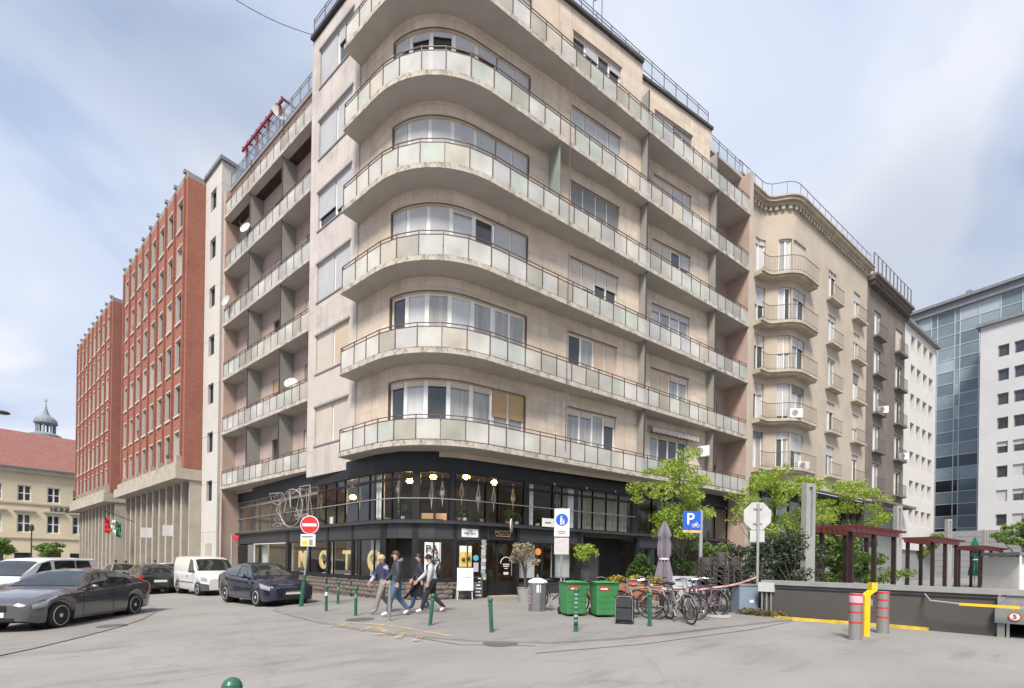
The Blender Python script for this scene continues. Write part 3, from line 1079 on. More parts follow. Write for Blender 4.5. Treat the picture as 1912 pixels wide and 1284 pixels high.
# --- roofs
rp = [LP2(9.12, -0.18), LP2(5.0, -0.18)] + [tuple(WP.T(s, -0.15, 0).xy) for s in xtra] + [(10.6, 0.32), (10.61, 0.83), (16.5, 0.38), (16.5, 10), LP2(9.12, 6)]
MB().prism(rp, ZR, ZR + 0.14).build('roof', m_iron, bld)
MB().box(16.5, 20.0, 0.5, 9.0, 24.75, 24.92).build('roof', m_slab, bld)
MB().box(9.12, 19.8, 0.22, 7.0, 24.06, 24.22, LT).build('roof_terrace', m_mid, bld)
RP1 = Path([LP2(9.1, -0.02), LP2(4.2, -0.02)])
RP2 = Path([(3.2, 0.95), (16.35, 0.62)])
RP3 = Path([(16.55, 0.6), (19.9, 0.6)])
m_clear = glass_mat('clear_rail_glass', (0.82, 0.86, 0.87), 0.10)
def roof_rail(path, z, npan, name='roof_railing'):
    r = MB()
    d = path.len / npan
    for i in range(npan + 1):
        s = min(max(i * d, 0.02), path.len - 0.02)
        r.box(s - 0.018, s + 0.018, -0.018, 0.018, z, z + 0.92, path.T)
    for zz in (0.88, 0.72, 0.1):
        r.box(0.04, path.len - 0.04, -0.012, 0.012, z + zz, z + zz + 0.024, path.T)
    o = r.build(name, m_railiron, bld)
    for i in range(npan):
        MB().quad(*[path.T(a_, 0.0, b_) for a_, b_ in ((i * d + 0.04, z + 0.135), ((i + 1) * d - 0.04, z + 0.135), ((i + 1) * d - 0.04, z + 0.71), (i * d + 0.04, z + 0.71))]).build('glass_panel', m_clear, o)
roof_rail(RP1, ZR + 0.14, 5)
roof_rail(RP2, ZR + 0.14, 14)
roof_rail(RP3, 24.92, 4)
roof_rail(Path([LP2(19.4, 0.26), LP2(9.2, 0.26)]), 24.22, 12)
MB().tube([(8.0, 1.2, ZR), (8.0, 1.2, ZR + 2.0)], 0.02, 6).tube([(8.0, 0.62, ZR + 0.14), (8.0, 0.62, ZR + 1.6)], 0.02, 6).tube([(8.0, 1.2, ZR + 2.0), (8.0, 0.62, ZR + 1.6)], 0.02, 6).build('roof_post', m_iron, bld)
MB().tube([(5.62, -0.075, 6.2), (5.62, -0.075, 21.9)], 0.018, 6).build('drain_pipe', m_rust, bld)
MB().tube([LT(19.3, -0.2, 0), LT(19.3, -0.2, 5.4)], 0.045, 8).build('down_pipe', m_mid, bld)

m_patch = asphalt('tar_joint', (0.135, 0.13, 0.125), 0.1)
for i, pts in enumerate(([(560, 1150), (700, 1178), (860, 1204), (1000, 1206)], [(1000, 1220), (1200, 1203), (1400, 1176), (1480, 1160)])):
    strip([tuple(gp(x, y, 0.0).xy) for x, y in pts], 0.03, 0.008, m_patch, 'tar_joint')['kind'] = 'structure'
ORD = ['first', 'second', 'third', 'fourth', 'fifth', 'sixth', 'seventh', 'eighth', 'ninth', 'tenth', 'eleventh']
# ---------------------------------------------------------------- shop floors under the balconies
sp_pts = fillet(LP2(19.4, 0.95), (-0.7, 1.0), (19.5, 1.0), 3.0, 3)
SP = Path(sp_pts)
ZG = 0.05
def sx(px, py=1020):
    return SP.spx(px, py, 0.0)
shop = bld
xs_ = [SP.l[i] for i in range(1, len(SP.l) - 1)]
def band(name, z0, z1, n0, n1, m_, s0=0.0, s1=None):
    mb = MB()
    cuts = [s0] + [x for x in xs_ if s0 < x < (s1 or SP.len)] + [s1 or SP.len]
    for a, b in zip(cuts, cuts[1:]):
        mb.box(a, b, n0, n1, z0, z1, SP.T)
    return mb.build(name, m_, bld)
door_a, door_b = sx(912, 1060), sx(966, 1060)
ent_a, ent_b = sx(1088, 1060), sx(1190, 1060)
band('recess_shade_band', 4.92, 5.66, -0.02, 0.3, m_black)  # black band stands in for the shaded recess below the balcony
band('ledge', 2.93, 3.05, -0.16, 0.25, m_dgrey)
band('sign_band', 2.36, 2.93, -0.01, 0.14, m_dgrey, 0, door_a)
band('sign_band', 2.36, 2.93, -0.01, 0.14, m_dgrey, door_b, ent_a)
band('sign_band', 2.36, 2.93, -0.01, 0.14, m_dgrey, ent_b)
# rubble plinth in single stones
random.seed(3)
stone_mes = []
for i in range(6):
    mb = MB().ball((0, 0, 0), 0.5, 8, 5, (1, 0.55, 0.8))
    me = mb.mesh('stone', m_rub, smooth=True)
    for v in me.vertices:
        f = 1 + random.uniform(-0.12, 0.12)
        v.co = Vector((max(-0.46, min(0.46, v.co.x * 1.3)), v.co.y, max(-0.42, min(0.42, v.co.z * 1.3)))) * f
    stone_mes.append(me)
band('window_sill', 0.742, 0.84, -0.05, 0.2, m_black, sx(470), door_a - 0.25)
pl_ = band('plinth', ZG - 0.2, 0.74, 0.0, 0.3, m_rub, sx(470), door_a - 0.25)
zz = ZG + 0.02
for row in range(4):
    s = sx(472) + random.uniform(0, 0.2)
    while s < door_a - 0.45:
        wd = random.uniform(0.26, 0.55)
        if s + wd < door_a - 0.27:
            P_ = SP.T(s + wd / 2, 0.0, zz + 0.095)
            d_ = SP.T(s + wd, 0, 0) - SP.T(s, 0, 0)
            st = place('stone', random.choice(stone_mes), pl_, P_, math.atan2(d_.y, d_.x))
            st.scale = (wd * 1.02, random.uniform(0.10, 0.2), 0.205)
        s += wd
    zz += 0.17
band('plinth', ZG - 0.2, 0.82, 0.0, 0.3, m_dgrey, 0.0, sx(470))
band('plinth', ZG - 0.2, 0.62, 0.0, 0.3, m_dgrey, door_b, ent_a)
band('plinth', ZG - 0.2, 0.35, 0.0, 0.3, m_dgrey, ent_b)
def post(px, wpx, z0, z1, n0=-0.03, n1=0.16, m_=None, name='shop_pillar'):
    a, b = sx(px - wpx / 2), sx(px + wpx / 2)
    return MB().box(a, b, n0, n1, z0, z1, SP.T).build(name, m_ or m_black, bld)
def glaze(px0, px1, z0, z1, fr=None, mt=None, bw=0.045, n=0.02, s=None, name='shop_window'):
    a, b = s or (sx(px0), sx(px1))
    cuts = [a] + [x for x in xs_ if a + 0.05 < x < b - 0.05] + [b]
    f = MB()
    for c in cuts:
        f.box(c - bw / 2, c + bw / 2, n - 0.02, n + 0.05, z0, z1, SP.T)
    for a_, b_ in zip(cuts, cuts[1:]):
        f.box(a_ + bw / 2, b_ - bw / 2, n - 0.018, n + 0.048, z0, z0 + bw, SP.T)
        f.box(a_ + bw / 2, b_ - bw / 2, n - 0.018, n + 0.048, z1 - bw, z1, SP.T)
    o = f.build(name, fr or m_black, bld)
    for a_, b_ in zip(cuts, cuts[1:]):
        MB().quad(SP.T(a_ + bw / 2, n + 0.014, z0 + bw), SP.T(b_ - bw / 2, n + 0.014, z0 + bw), SP.T(b_ - bw / 2, n + 0.014, z1 - bw), SP.T(a_ + bw / 2, n + 0.014, z1 - bw)).build('pane', mt or m_shopglass, o, weld=False)
    return o
# street level
m_displaywhite = M('white_display_panel', (0.62, 0.64, 0.62), 0.6, var=0.06)
for p0, p1 in ((474, 500), (500, 534)):
    glaze(p0, p1, 0.84, 2.35, m_white)
for p0, p1 in ((541, 578), (578, 611), (613, 622), (622, 657), (660, 671), (672, 710), (782, 822), (824, 847), (855, 896), (968, 1012), (1014, 1033), (1036, 1078), (1192, 1228), (1230, 1262), (1266, 1310), (1312, 1350), (1352, 1384)):
    glaze(p0, p1, 0.84 if p0 < 900 else 0.64, 2.35)
for px, wd in ((537, 5), (612, 3), (658, 3), (716, 11), (775, 11), (849, 7), (903, 13), (967, 5), (1081, 7), (1191, 5), (1264, 5)):
    post(px, wd, ZG - 0.1, 2.94)
# recessed dark passage between pillars on the left street
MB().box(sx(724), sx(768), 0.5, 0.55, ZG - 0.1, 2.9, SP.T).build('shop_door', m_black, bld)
MB().box(sx(462), sx(472), 0.02, 0.1, ZG - 0.1, 2.3, SP.T).build('roller_shutter', m_shut_g, bld)
MB().box(sx(444), sx(461), 0.02, 0.1, ZG - 0.1, 2.3, SP.T).build('shop_door', m_black, bld)
glaze(428, 444, 0.3, 2.3, m_mid, frosted_mat('mint_glass', (0.35, 0.45, 0.42), 0.2))
# entrance door of the shop
da = MB()
da.box(door_a + 0.03, door_a + 0.09, 0.16, 0.3, ZG, 2.36, SP.T).box(door_b - 0.09, door_b - 0.03, 0.16, 0.3, ZG, 2.36, SP.T)
dm = door_a + (door_b - door_a) * 0.36
dd = da.box(dm - 0.05, dm + 0.05, 0.16, 0.3, ZG, 2.36, SP.T).box(door_a + 0.09, door_b - 0.09, 0.16, 0.3, 2.27, 2.36, SP.T).box(door_a + 0.09, dm - 0.05, 0.18, 0.28, ZG, 0.72, SP.T).box(dm + 0.05, door_b - 0.09, 0.18, 0.28, ZG, 0.72, SP.T).build('entrance_door', m_black, bld)
MB().box(door_a + 0.09, dm - 0.05, 0.22, 0.23, 0.72, 2.27, SP.T).build('pane', m_shopglass, dd)
MB().box(dm + 0.05, door_b - 0.09, 0.22, 0.23, 0.72, 2.27, SP.T).build('pane', m_shopglass, dd)
MB().tube([SP.T(door_b - 0.22, 0.12, 0.95), SP.T(door_b - 0.22, 0.12, 1.9)], 0.022, 8).build('handle', m_steel, dd)
MB().box(door_a, door_b, 0.05, 0.16, 2.40, 2.92, SP.T).build('door_sign', m_blacktxt, bld)
m_tan = M('tan_letter', (0.52, 0.36, 0.22), 0.5, var=0.05)
dc = (door_a + door_b) / 2
dr = (SP.T(dc + 0.3, 0, 0) - SP.T(dc - 0.3, 0, 0)).normalized()
text('lettering', 'MOTO', 0.26, m_tan, bld, SP.T(dc, 0.045, 2.70), dr, UP, 0.004, 0.006)
MB().box(dc - 0.34, dc + 0.34, 0.03, 0.049, 2.555, 2.58, SP.T).build('lettering_rule', m_tan, bld)
MB().box(door_a, door_b + 0.1, -0.35, 0.2, ZG - 0.1, ZG + 0.10, SP.T).build('step', M('worn_step', (0.36, 0.29, 0.2), 0.8), bld)
m_wprint = M('white_print', (0.7, 0.7, 0.68), 0.6, var=0.02)
dmx = (dm + door_b) / 2
arc = [SP.T(dmx + 0.27 * math.cos(a), 0.205, 1.45 + 0.27 * math.sin(a)) for a in [math.pi * i / 12 for i in range(13)]]
MB().tube(arc, 0.016, 5).tube([SP.T(dmx - 0.16, 0.205, 1.42), SP.T(dmx + 0.16, 0.205, 1.42)], 0.022, 5).tube([SP.T(dmx - 0.14, 0.205, 1.34), SP.T(dmx + 0.14, 0.205, 1.34)], 0.022, 5).tube([SP.T(dmx - 0.08, 0.205, 1.25), SP.T(dmx + 0.08, 0.205, 1.25)], 0.018, 5).box(dmx - 0.12, dmx + 0.12, 0.2, 0.21, 1.0, 1.1, SP.T).build('door_lettering', m_wprint, bld)
# sticker-covered strip beside the door
random.seed(5)
sm_ = [M('sticker_%s' % n, c, 0.6, var=0.3, scale=20) for n, c in (('white', (0.6, 0.58, 0.56)), ('grey', (0.35, 0.34, 0.34)), ('pink', (0.5, 0.15, 0.22)), ('green', (0.2, 0.35, 0.3)), ('cream', (0.55, 0.5, 0.42)))]
z = 0.8
while z < 2.3:
    h = random.uniform(0.07, 0.16)
    c0 = sx(903) + random.uniform(-0.03, 0.03)
    MB().box(c0 - 0.10, c0 + 0.10, -0.040, -0.032, z, z + h * 0.94, SP.T).build('sticker', random.choice(sm_[:2] + sm_), bld)
    z += h
# entrance of the house, recessed
en = bld
MB().box(ent_a, ent_b, 1.2, 1.25, ZG, 2.93, SP.T).build('house_door', m_black, bld)
MB().box(ent_a - 0.05, ent_a, 0.16, 1.2, ZG, 2.93, SP.T).box(ent_a, ent_b, 0.0, 1.2, 2.85, 2.93, SP.T).build('porch', m_dgrey, bld)
glaze(1090, 1130, ZG + 0.05, 2.2, m_iron, m_pane, n=0.5)
# upper level glazing
up_m = [428, 447, 474, 505, 530, 560, 592, 606, 626, 642, 688, 712, 730, 770]
for a, b in zip(up_m, up_m[1:]):
    left = a < 590
    glaze(a, b, 3.05, 4.60, m_mid if left else m_black, bw=0.05)
    glaze(a, b, 4.62, 4.92, m_mid if left else m_black, bw=0.04, name='transom_window')
up2 = [782, 838, 848, 905, 928, 976, 986, 1030, 1048, 1086, 1106, 1131, 1154, 1178]
for a, b in zip(up2, up2[1:]):
    glaze(a, b, 3.05, 4.60, bw=0.05)
    glaze(a, b, 4.62, 4.92, bw=0.04, name='transom_window')
up3 = [1190, 1216, 1240, 1262, 1286, 1310, 1334, 1358, 1384]
for a, b in zip(up3, up3[1:]):
    glaze(a, b, 3.05, 4.90, m_black, bw=0.05)
for px, wd in ((776, 13), (843, 9), (981, 9), (1184, 10)):
    post(px, wd, 3.05, 4.95)
rl = MB()
for z in (3.86,):
    cuts = [sx(428)] + [x for x in xs_ if x > sx(428)] + [sx(1184)]
    for a, b in zip(cuts, cuts[1:]):
        rl.box(a, b, -0.05, -0.015, z, z + 0.035, SP.T)
rl.build('mid_rail', m_mid, bld)
# interior
inn = [tuple(SP.T(s, 0.31, 0).xy) for s in [0.0] + xs_ + [SP.len]]
fl_poly = inn + [(19.5, 5.5), (4.2, 5.5), LP2(7.5, 4.7), LP2(19.4, 4.7)]
MB().prism(fl_poly, 2.80, 2.925).build('mezzanine_floor', m_inner, bld)
MB().prism(fl_poly, -0.2, ZG + 0.02).build('shop_floor', m_inner, bld)
MB().prism(fl_poly, 5.2, 5.3).build('shop_ceiling', m_inner, bld)
MB().box(7.5, 19.4, 4.7, 4.8, 0, 5.6, LT).build('inner_wall', m_inner, bld)
MB().box(4.2, 19.5, 5.5, 5.6, 0, 5.6).build('inner_wall', m_inner, bld)
MB().prism([(4.2, 5.5), LP2(7.5, 4.7), LP2(7.6, 4.8), (4.3, 5.6)], 0, 5.6).build('inner_wall', m_inner, bld)
for p_, n_ in ((560, 1.6), (640, 1.6), (700, 1.8), (790, 1.8), (870, 1.8), (990, 1.6), (1055, 1.6)):  # lamps added to brighten the shop interior and its gold letters
    q_ = SP.T(sx(p_), n_, 0)
    tl_ = thing('added_ceiling_lamp', 'added warm ceiling lamp inside the ground floor shop, %s from the left' % ORD[(560, 640, 700, 790, 870, 990, 1055).index(p_)], 'lamp', (q_.x, q_.y, 2.72), 0, 'added ceiling lamps inside the shop')
    MB().lathe([(0.12, 0.08), (0.14, 0.0), (0.05, -0.03)], 14).build('lamp_bowl', m_lamp, tl_, True, False)
m_cur = M('drawn_curtain', (0.33, 0.30, 0.25), 0.9, var=0.1, scale=2, stretch=(8, 8, 0.3))
for p0, p1 in ((1086, 1131), (1131, 1178), (1050, 1066)):
    a, b = sx(p0), sx(p1)
    n = 24
    rows = [[SP.T(a + (b - a) * i / n, 0.30 + 0.03 * math.sin(i * 2.1), z) for i in range(n + 1)] for z in (3.08, 4.88)]
    MB().grid(rows).build('curtain', m_cur, bld)
for p0, p1 in ((690, 700), (989, 1000), (1066, 1076)):
    MB().box(sx(p0), sx(p1), 0.25, 0.45, 3.06, 4.9, SP.T).build('column', m_wpaint, bld)
for p0, p1 in ((594, 609), (676, 708), (970, 1008), (1040, 1074), (476, 484), (528, 533)):
    MB().box(sx(p0), sx(p1), 0.42, 0.46, 0.84, 2.33, SP.T).build('display_board', m_displaywhite, bld)
# things in the window: gold letters
def letter(px, ch, label):
    s = sx(px)
    d = (SP.T(s + 0.2, 0, 0) - SP.T(s - 0.2, 0, 0)).normalized()
    c = SP.T(s, 0.24, 0.87)
    t = thing('gold_letter', label, 'letter', c, 0, 'gold letters in the shop window')
    text('letter_body', ch, 1.15, m_gold, t, c + UP * 0.58, d, UP, 0.05, 0.03)
    MB().box(-0.22, 0.22, 0.2, 0.3, 0.86, 0.89, lambda a, b, z: SP.T(s + a, b, z)).build('letter_base', m_wpaint, t)
letter(557, 'M', 'gold letter M standing behind the shop glass above the dark blue car')
letter(597, 'O', 'gold letter O in the shop window between the letters M and T')
letter(640, 'T', 'gold letter T in the shop window behind the green bollards')
letter(690, 'O', 'gold letter O on white panel in shop window beside the walking man in navy')
# warm lamps hanging upstairs
lamp_pos = [(659, 928, 'leftmost warm lamp, above the red no entry sign side of the upper window'), (765, 897, 'orange lamp left of the dark corner column upstairs'), (809, 891, 'warm lamp just right of the dark corner column upstairs'), (871, 890, 'yellow lamp at the middle of the corner window upstairs'), (923, 901, 'yellow lamp above the shop door sign upstairs')]
for px, py, lab in lamp_pos:
    s = SP.spx(px, py, 0.9)
    q = SP.T(s, 0.9, 0)
    d_ = (Vector((q.x, q.y)) - CAM.xy).length
    rr = ray(px, py)
    tt = (q.xy - CAM.xy).dot(rr.xy) / rr.xy.length_squared
    z = (CAM + rr * tt).z
    t = thing('pendant_lamp', 'round ' + lab, 'lamp', (q.x, q.y, z), 0, 'hanging lamps behind the upper shop window')
    MB().ball((0, 0, 0), 0.14, 14, 8, (1, 1, 0.8)).build('lamp_globe', m_lamp, t, True, False)
    MB().tube([(0, 0, 0.13), (0, 0, max(0.2, 5.2 - z))], 0.008, 5).build('cord', m_iron, t, False, False)
    MB().lathe([(0.03, 0.11), (0.10, 0.09), (0.03, 0.14)], 12).build('lamp_cap', m_iron, t, True, False)
# macrame hangers and plants upstairs
mac = [(600, 0.5), (648, 0.6), (672, 0.7), (744, 0.45), (806, 0.5), (826, 0.35), (862, 0.5), (893, 0.4), (922, 0.55), (958, 0.45), (1040, 0.5)]
for i, (px, n) in enumerate(mac):
    s = SP.spx(px, 930, n)
    q = SP.T(s, n, 0)
    ln_ = 0.75 + 0.35 * ((i * 37) % 10) / 10
    t = thing('hanging_planter', 'white macrame hanger with pot, %s from the left behind the upper shop windows' % ORD[i], 'hanging planter', (q.x, q.y, 4.85), 0, 'macrame hangers behind the upper shop window')
    mb = MB()
    for a in range(4):
        an = a * math.pi / 2
        mb.tube([(0, 0, 0), (0.03 * math.cos(an), 0.03 * math.sin(an), -ln_ * 0.4), (0.11 * math.cos(an), 0.11 * math.sin(an), -ln_ * 0.8), (0.0, 0, -ln_)], 0.012, 5)
    mb.tube([(0, 0, -ln_), (0, 0, -ln_ - 0.3)], 0.03, 6, True, 0.004)
    mb.build('cords', m_rope, t, False, False)
    MB().lathe([(0.05, -ln_ * 0.86), (0.09, -ln_ * 0.75), (0.10, -ln_ * 0.68)], 12).build('pot', m_wpaint if i % 2 else m_pot, t, True, False)
def leaf_cloud(mb, n, c, rad, size, seed, shell=0.0, flat=1.0, up=0.0):
    rnd = random.Random(seed)
    for _ in range(n):
        while True:
            p = Vector((rnd.uniform(-1, 1), rnd.uniform(-1, 1), rnd.uniform(-1, 1)))
            if shell <= p.length <= 1:
                break
        q = Vector(c) + Vector((p.x * rad[0], p.y * rad[1], p.z * rad[2]))
        nrm = (Vector((rnd.gauss(0, 1), rnd.gauss(0, 1), rnd.gauss(0, 1) + up)) + p * 0.6)
        nrm.normalize()
        u = nrm.orthogonal().normalized()
        u.rotate(Matrix.Rotation(rnd.uniform(0, 6.28), 3, nrm))
        v = nrm.cross(u)
        s = size * rnd.uniform(0.6, 1.3)
        mb.add((q - u * s, q + v * s * 0.5 * flat + nrm * s * 0.1, q + u * s, q - v * s * 0.5 * flat + nrm * s * 0.1), ((0, 1, 2, 3),))
    return mb
wp_ = [(752, 0.35, 0.22, 'leafy'), (857, 0.3, 0.16, 'bushy'), (868, 0.32, 0.18, 'bushy'), (948, 0.3, 0.26, 'leafy'), (965, 0.34, 0.2, 'leafy'), (900, 0.3, 0.15, 'small'), (1004, 0.4, 0.17, 'small')]
for i, (px, n, rr, kd) in enumerate(wp_):
    q = SP.T(SP.spx(px, 960, n), n, 3.05)
    t = thing('potted_plant', '%s green pot plant, %s from the left on the upper shop window sill' % (kd, ORD[[0, 1, 2, 4, 5, 3, 6][i]]), 'plant', q, 0, 'pot plants on the upper sill')
    MB().lathe([(0.07, 0.0), (0.10, 0.16), (0.105, 0.18)], 12).build('pot', m_pot if i % 2 else m_wpaint, t, True, False)
    leaf_cloud(MB(), 170, (0, 0, 0.22 + rr), (rr, rr, rr), 0.06, i).build('foliage', m_plantgreen, t, False, False)
for px, wd, h, lab in ((805, 1.25, 0.28, 'wide light wooden crate'), (716, 0.5, 0.14, 'small orange wooden box')):
    s = SP.spx(px, 965, 0.3)
    q = SP.T(s, 0.3, 3.05)
    d_ = (SP.T(s + .1, .3, 0) - SP.T(s - .1, .3, 0))
    t = thing('wooden_crate', lab + ' on the sill of the upper shop window', 'crate', q, math.atan2(d_.y, d_.x))
    MB().box(-wd / 2, wd / 2, -0.14, -0.11, 0.02, h).build('slat_panel', m_wood, t, False, False)
    MB().box(-wd / 2, wd / 2, 0.11, 0.14, 0.02, h).box(-wd / 2, -wd / 2 + 0.03, -0.108, 0.108, 0, h).box(wd / 2 - 0.03, wd / 2, -0.108, 0.108, 0, h).box(-wd / 2 + .03, wd / 2 - .03, -0.108, 0.108, 0, 0.03).build('crate_body', m_wood, t, False, False)
# white menu cards in the upper windows
for px, wd in ((614, 0.3), (1022, 0.0)):
    if wd:
        s = sx(px)
        MB().box(s - 0.15, s + 0.15, 0.1, 0.115, 3.08, 3.42, SP.T).build('window_card', m_wpaint, bld)
cd_s = sx(1018)
tg = tag(MB().box(cd_s - 0.32, cd_s + 0.32, -0.20, -0.18, 3.06, 3.42, SP.T).build('name_board', m_wpaint), 'small white board with grey word fixed above the ledge right of the shop door', 'sign')
MB().box(cd_s - 0.17, cd_s + 0.15, -0.206, -0.202, 3.20, 3.27, SP.T).build('print_line', m_mid, tg)
# posters and signs on the shop wall
def board(name, px, z0, z1, w_, n, m_, label, cat, th=0.015):
    s = sx(px)
    o = tag(MB().box(s - w_ / 2, s + w_ / 2, n - th, n, z0, z1, SP.T).build(name, m_), label, cat)
    d_ = (SP.T(s + .1, n, 0) - SP.T(s - .1, n, 0)).normalized()
    return o, (lambda a, z, e=0.004: SP.T(s + a, n - th - e, z)), d_
o, f_, d_ = board('poster', 808, 0.95, 2.22, 0.62, 0.01, m_wpaint, 'tall white poster with big black letters in the corner shop window', 'poster')
text('lettering', 'PA', 0.42, m_blacktxt, o, f_(-0.03, 1.95), d_, UP, 0.002, 0.004)
text('lettering', 'SA', 0.42, m_blacktxt, o, f_(0.08, 1.55), d_, UP, 0.002, 0.004)
MB().ball(f_(0.14, 1.83, 0.01), 0.05, 8, 6, (1, 1, 1)).build('dot', m_red, o)
o, f_, d_ = board('street_sign', 877, 2.46, 2.78, 0.70, -0.03, m_wpaint, 'white street name plate above the yellow poster at the shop corner', 'street sign')
for a_, b_, z_ in ((-0.04, 0.05, 2.71), (-0.25, -0.02, 2.62), (0.02, 0.13, 2.615), (0.17, 0.23, 2.61)):
    MB().quad(f_(a_, z_ - 0.025), f_(b_, z_ - 0.025), f_(b_, z_ + 0.025), f_(a_, z_ + 0.025)).build('print_line', m_mid, o)
m_yel = M('yellow_print', (0.62, 0.48, 0.12), 0.6, var=0.3, scale=6)
o, f_, d_ = board('poster', 870, 1.30, 2.12, 0.5, 0.012, m_wpaint, 'yellow and white picture poster in the window behind the white sandwich board', 'poster')
MB().box(-0.24, 0.24, -0.008, -0.004, 1.32, 1.88, lambda a, b, z: f_(a, z, -b)).build('print_area', m_yel, o)
m_pdark = M('dark_print', (0.08, 0.05, 0.04), 0.6)
MB().ball(f_(-0.1, 1.6, 0.006), 0.075, 10, 6, (1, 1, 1)).ball(f_(0.1, 1.66, 0.006), 0.085, 10, 6, (1, 1, 1)).build('print_figure', m_pdark, o)
m_cyan = M('cyan_print', (0.08, 0.42, 0.5), 0.5)
s_ = sx(889)
o = tag(MB().lathe([(0.115, -0.008), (0.115, 0.0)], 24, SP.T(s_, 0.0, 1.66), (SP.T(s_, -1, 0) - SP.T(s_, 0, 0))).build('round_sticker', m_cyan), 'round turquoise sticker beside the yellow poster', 'sticker')
tag(MB().box(s_ - 0.11, s_ + 0.11, -0.012, -0.004, 1.12, 1.48, SP.T).build('notice', M('lilac_paper', (0.5, 0.46, 0.55), 0.7)), 'lilac paper notice under the round turquoise sticker', 'notice')
m_orange = M('orange_print', (0.75, 0.26, 0.05), 0.5)
s_ = sx(1005)
tag(MB().lathe([(0.15, -0.01), (0.15, 0.0)], 24, SP.T(s_, 0.0, 1.98), (SP.T(s_, -1, 0) - SP.T(s_, 0, 0))).build('flower_sticker', m_orange), 'round orange flower sticker on the glass right of the shop door', 'sticker')
# round hanging shop sign at the ledge over the door
s_ = sx(945)
q = SP.T(s_, -0.42, 2.98)
t = thing('projecting_sign', 'round cream shop sign sticking out from the ledge above the door', 'sign', q)
MB().lathe([(0.26, -0.03), (0.28, -0.02), (0.28, 0.02), (0.26, 0.03)], 28, (0, 0, 0), (0.75, -0.66, 0)).build('sign_disc', M('cream_sign', (0.5, 0.5, 0.44), 0.6, var=0.15), t, False, False)
MB().tube([(0, 0, 0.28), (0, 0.4, 0.28)], 0.015, 6).build('bracket', m_iron, t, False, False)
# wire sculpture on the left front
random.seed(11)
sw_a, sw_b = sx(597), sx(519)
lo_, hi_ = min(sw_a, sw_b), max(sw_a, sw_b)
ws = thing('wire_sculpture', 'large white wire frame sculpture hung on the upper shop front beside the no entry sign', 'sculpture', SP.T((lo_ + hi_) / 2, -0.1, 3.05))
m_wire = M('grey_white_wire', (0.36, 0.34, 0.33), 0.6)
nodes = [(random.uniform(lo_, hi_), -random.uniform(0.12, 0.55), random.uniform(3.1, 4.95)) for _ in range(34)]
mb = MB()
for i, a in enumerate(nodes):
    near = sorted(nodes, key=lambda b: (a[0] - b[0]) ** 2 + (a[2] - b[2]) ** 2)[1:5]
    for b in near:
        mb.tube([SP.T(*a), SP.T(*b)], 0.015, 4)
mb.build('wire_lattice', m_wire, ws)
c_, w2_ = (lo_ + hi_) / 2, (hi_ - lo_) / 2
rim = [SP.T(c_ + w2_ * 0.55 * math.cos(a) , -0.35, 4.0 + 0.92 * math.sin(a)) for a in [2 * math.pi * i / 22 for i in range(23)]]
MB().tube(rim, 0.022, 5).build('wire_ring', m_wire, ws)
fr_ = [SP.T(hi_ - w2_ * 0.1, -0.4, 4.9), SP.T(hi_ - w2_ * 0.55, -0.4, 4.92), SP.T(hi_ - w2_ * 0.5, -0.4, 4.45), SP.T(hi_ - w2_ * 0.05, -0.4, 4.42), SP.T(hi_ - w2_ * 0.1, -0.4, 4.9)]
MB().tube(fr_, 0.02, 5).build('wire_square', m_wire, ws)
# string lights along the right soffit
pts = []
for i in range(40):
    s = sx(1000) + (sx(1384) - sx(1000)) * i / 39
    pts.append(SP.T(s, -0.35, 5.05 - 0.10 * abs(math.sin(i * 0.55))))
sl_ = thing('string_lights', 'cable with small bulbs strung below the balcony over the right shop front', 'string lights', pts[0])
MB().tube(pts, 0.008, 4).build('cable', m_iron, sl_)
for p in pts[2::5]:
    MB().ball(p - UP * 0.07, 0.035, 8, 6).build('bulb', m_wpaint, sl_)
# ---------------------------------------------------------------- neighbours on the left street
m_brick = facade_mat('red_brick', (0.26, 0.075, 0.046), (0.36, 0.115, 0.07), (0.27, 0.15, 0.12), EL, 0.25, 0.075, 0.012, 0.85, (0.17, 0.055, 0.04), 0.5, 0.3, 0.25)
m_brickend = facade_mat('red_brick_end', (0.26, 0.075, 0.046), (0.36, 0.115, 0.07), (0.27, 0.15, 0.12), ML, 0.25, 0.075, 0.012, 0.85, (0.17, 0.055, 0.04), 0.5, 0.3, 0.25)
m_conc = M('cast_concrete', (0.40, 0.36, 0.30), 0.9, var=0.12, scale=1.5, bump=0.2, dark=(0.26, 0.23, 0.2), dscale=0.8)
m_cream = facade_mat('cream_render', (0.50, 0.48, 0.45), (0.53, 0.51, 0.48), (0.30, 0.29, 0.27), EL, 6.0, 3.1, 0.02, 0.9, (0.36, 0.34, 0.31), 0.35, 0.25, 0.2, offset=0.0)
m_jamb = M('pale_window_surround', (0.52, 0.47, 0.42), 0.8, var=0.08)
m_teal = M('dark_teal_pane', (0.015, 0.03, 0.033), 0.25, var=0.3, scale=0.7, spec=0.2)
m_zinc = M('grey_zinc', (0.20, 0.21, 0.22), 0.5, metal=0.3, var=0.2)
m_zinc0 = M('weathered_parapet', (0.25, 0.235, 0.22), 0.8, var=0.15)
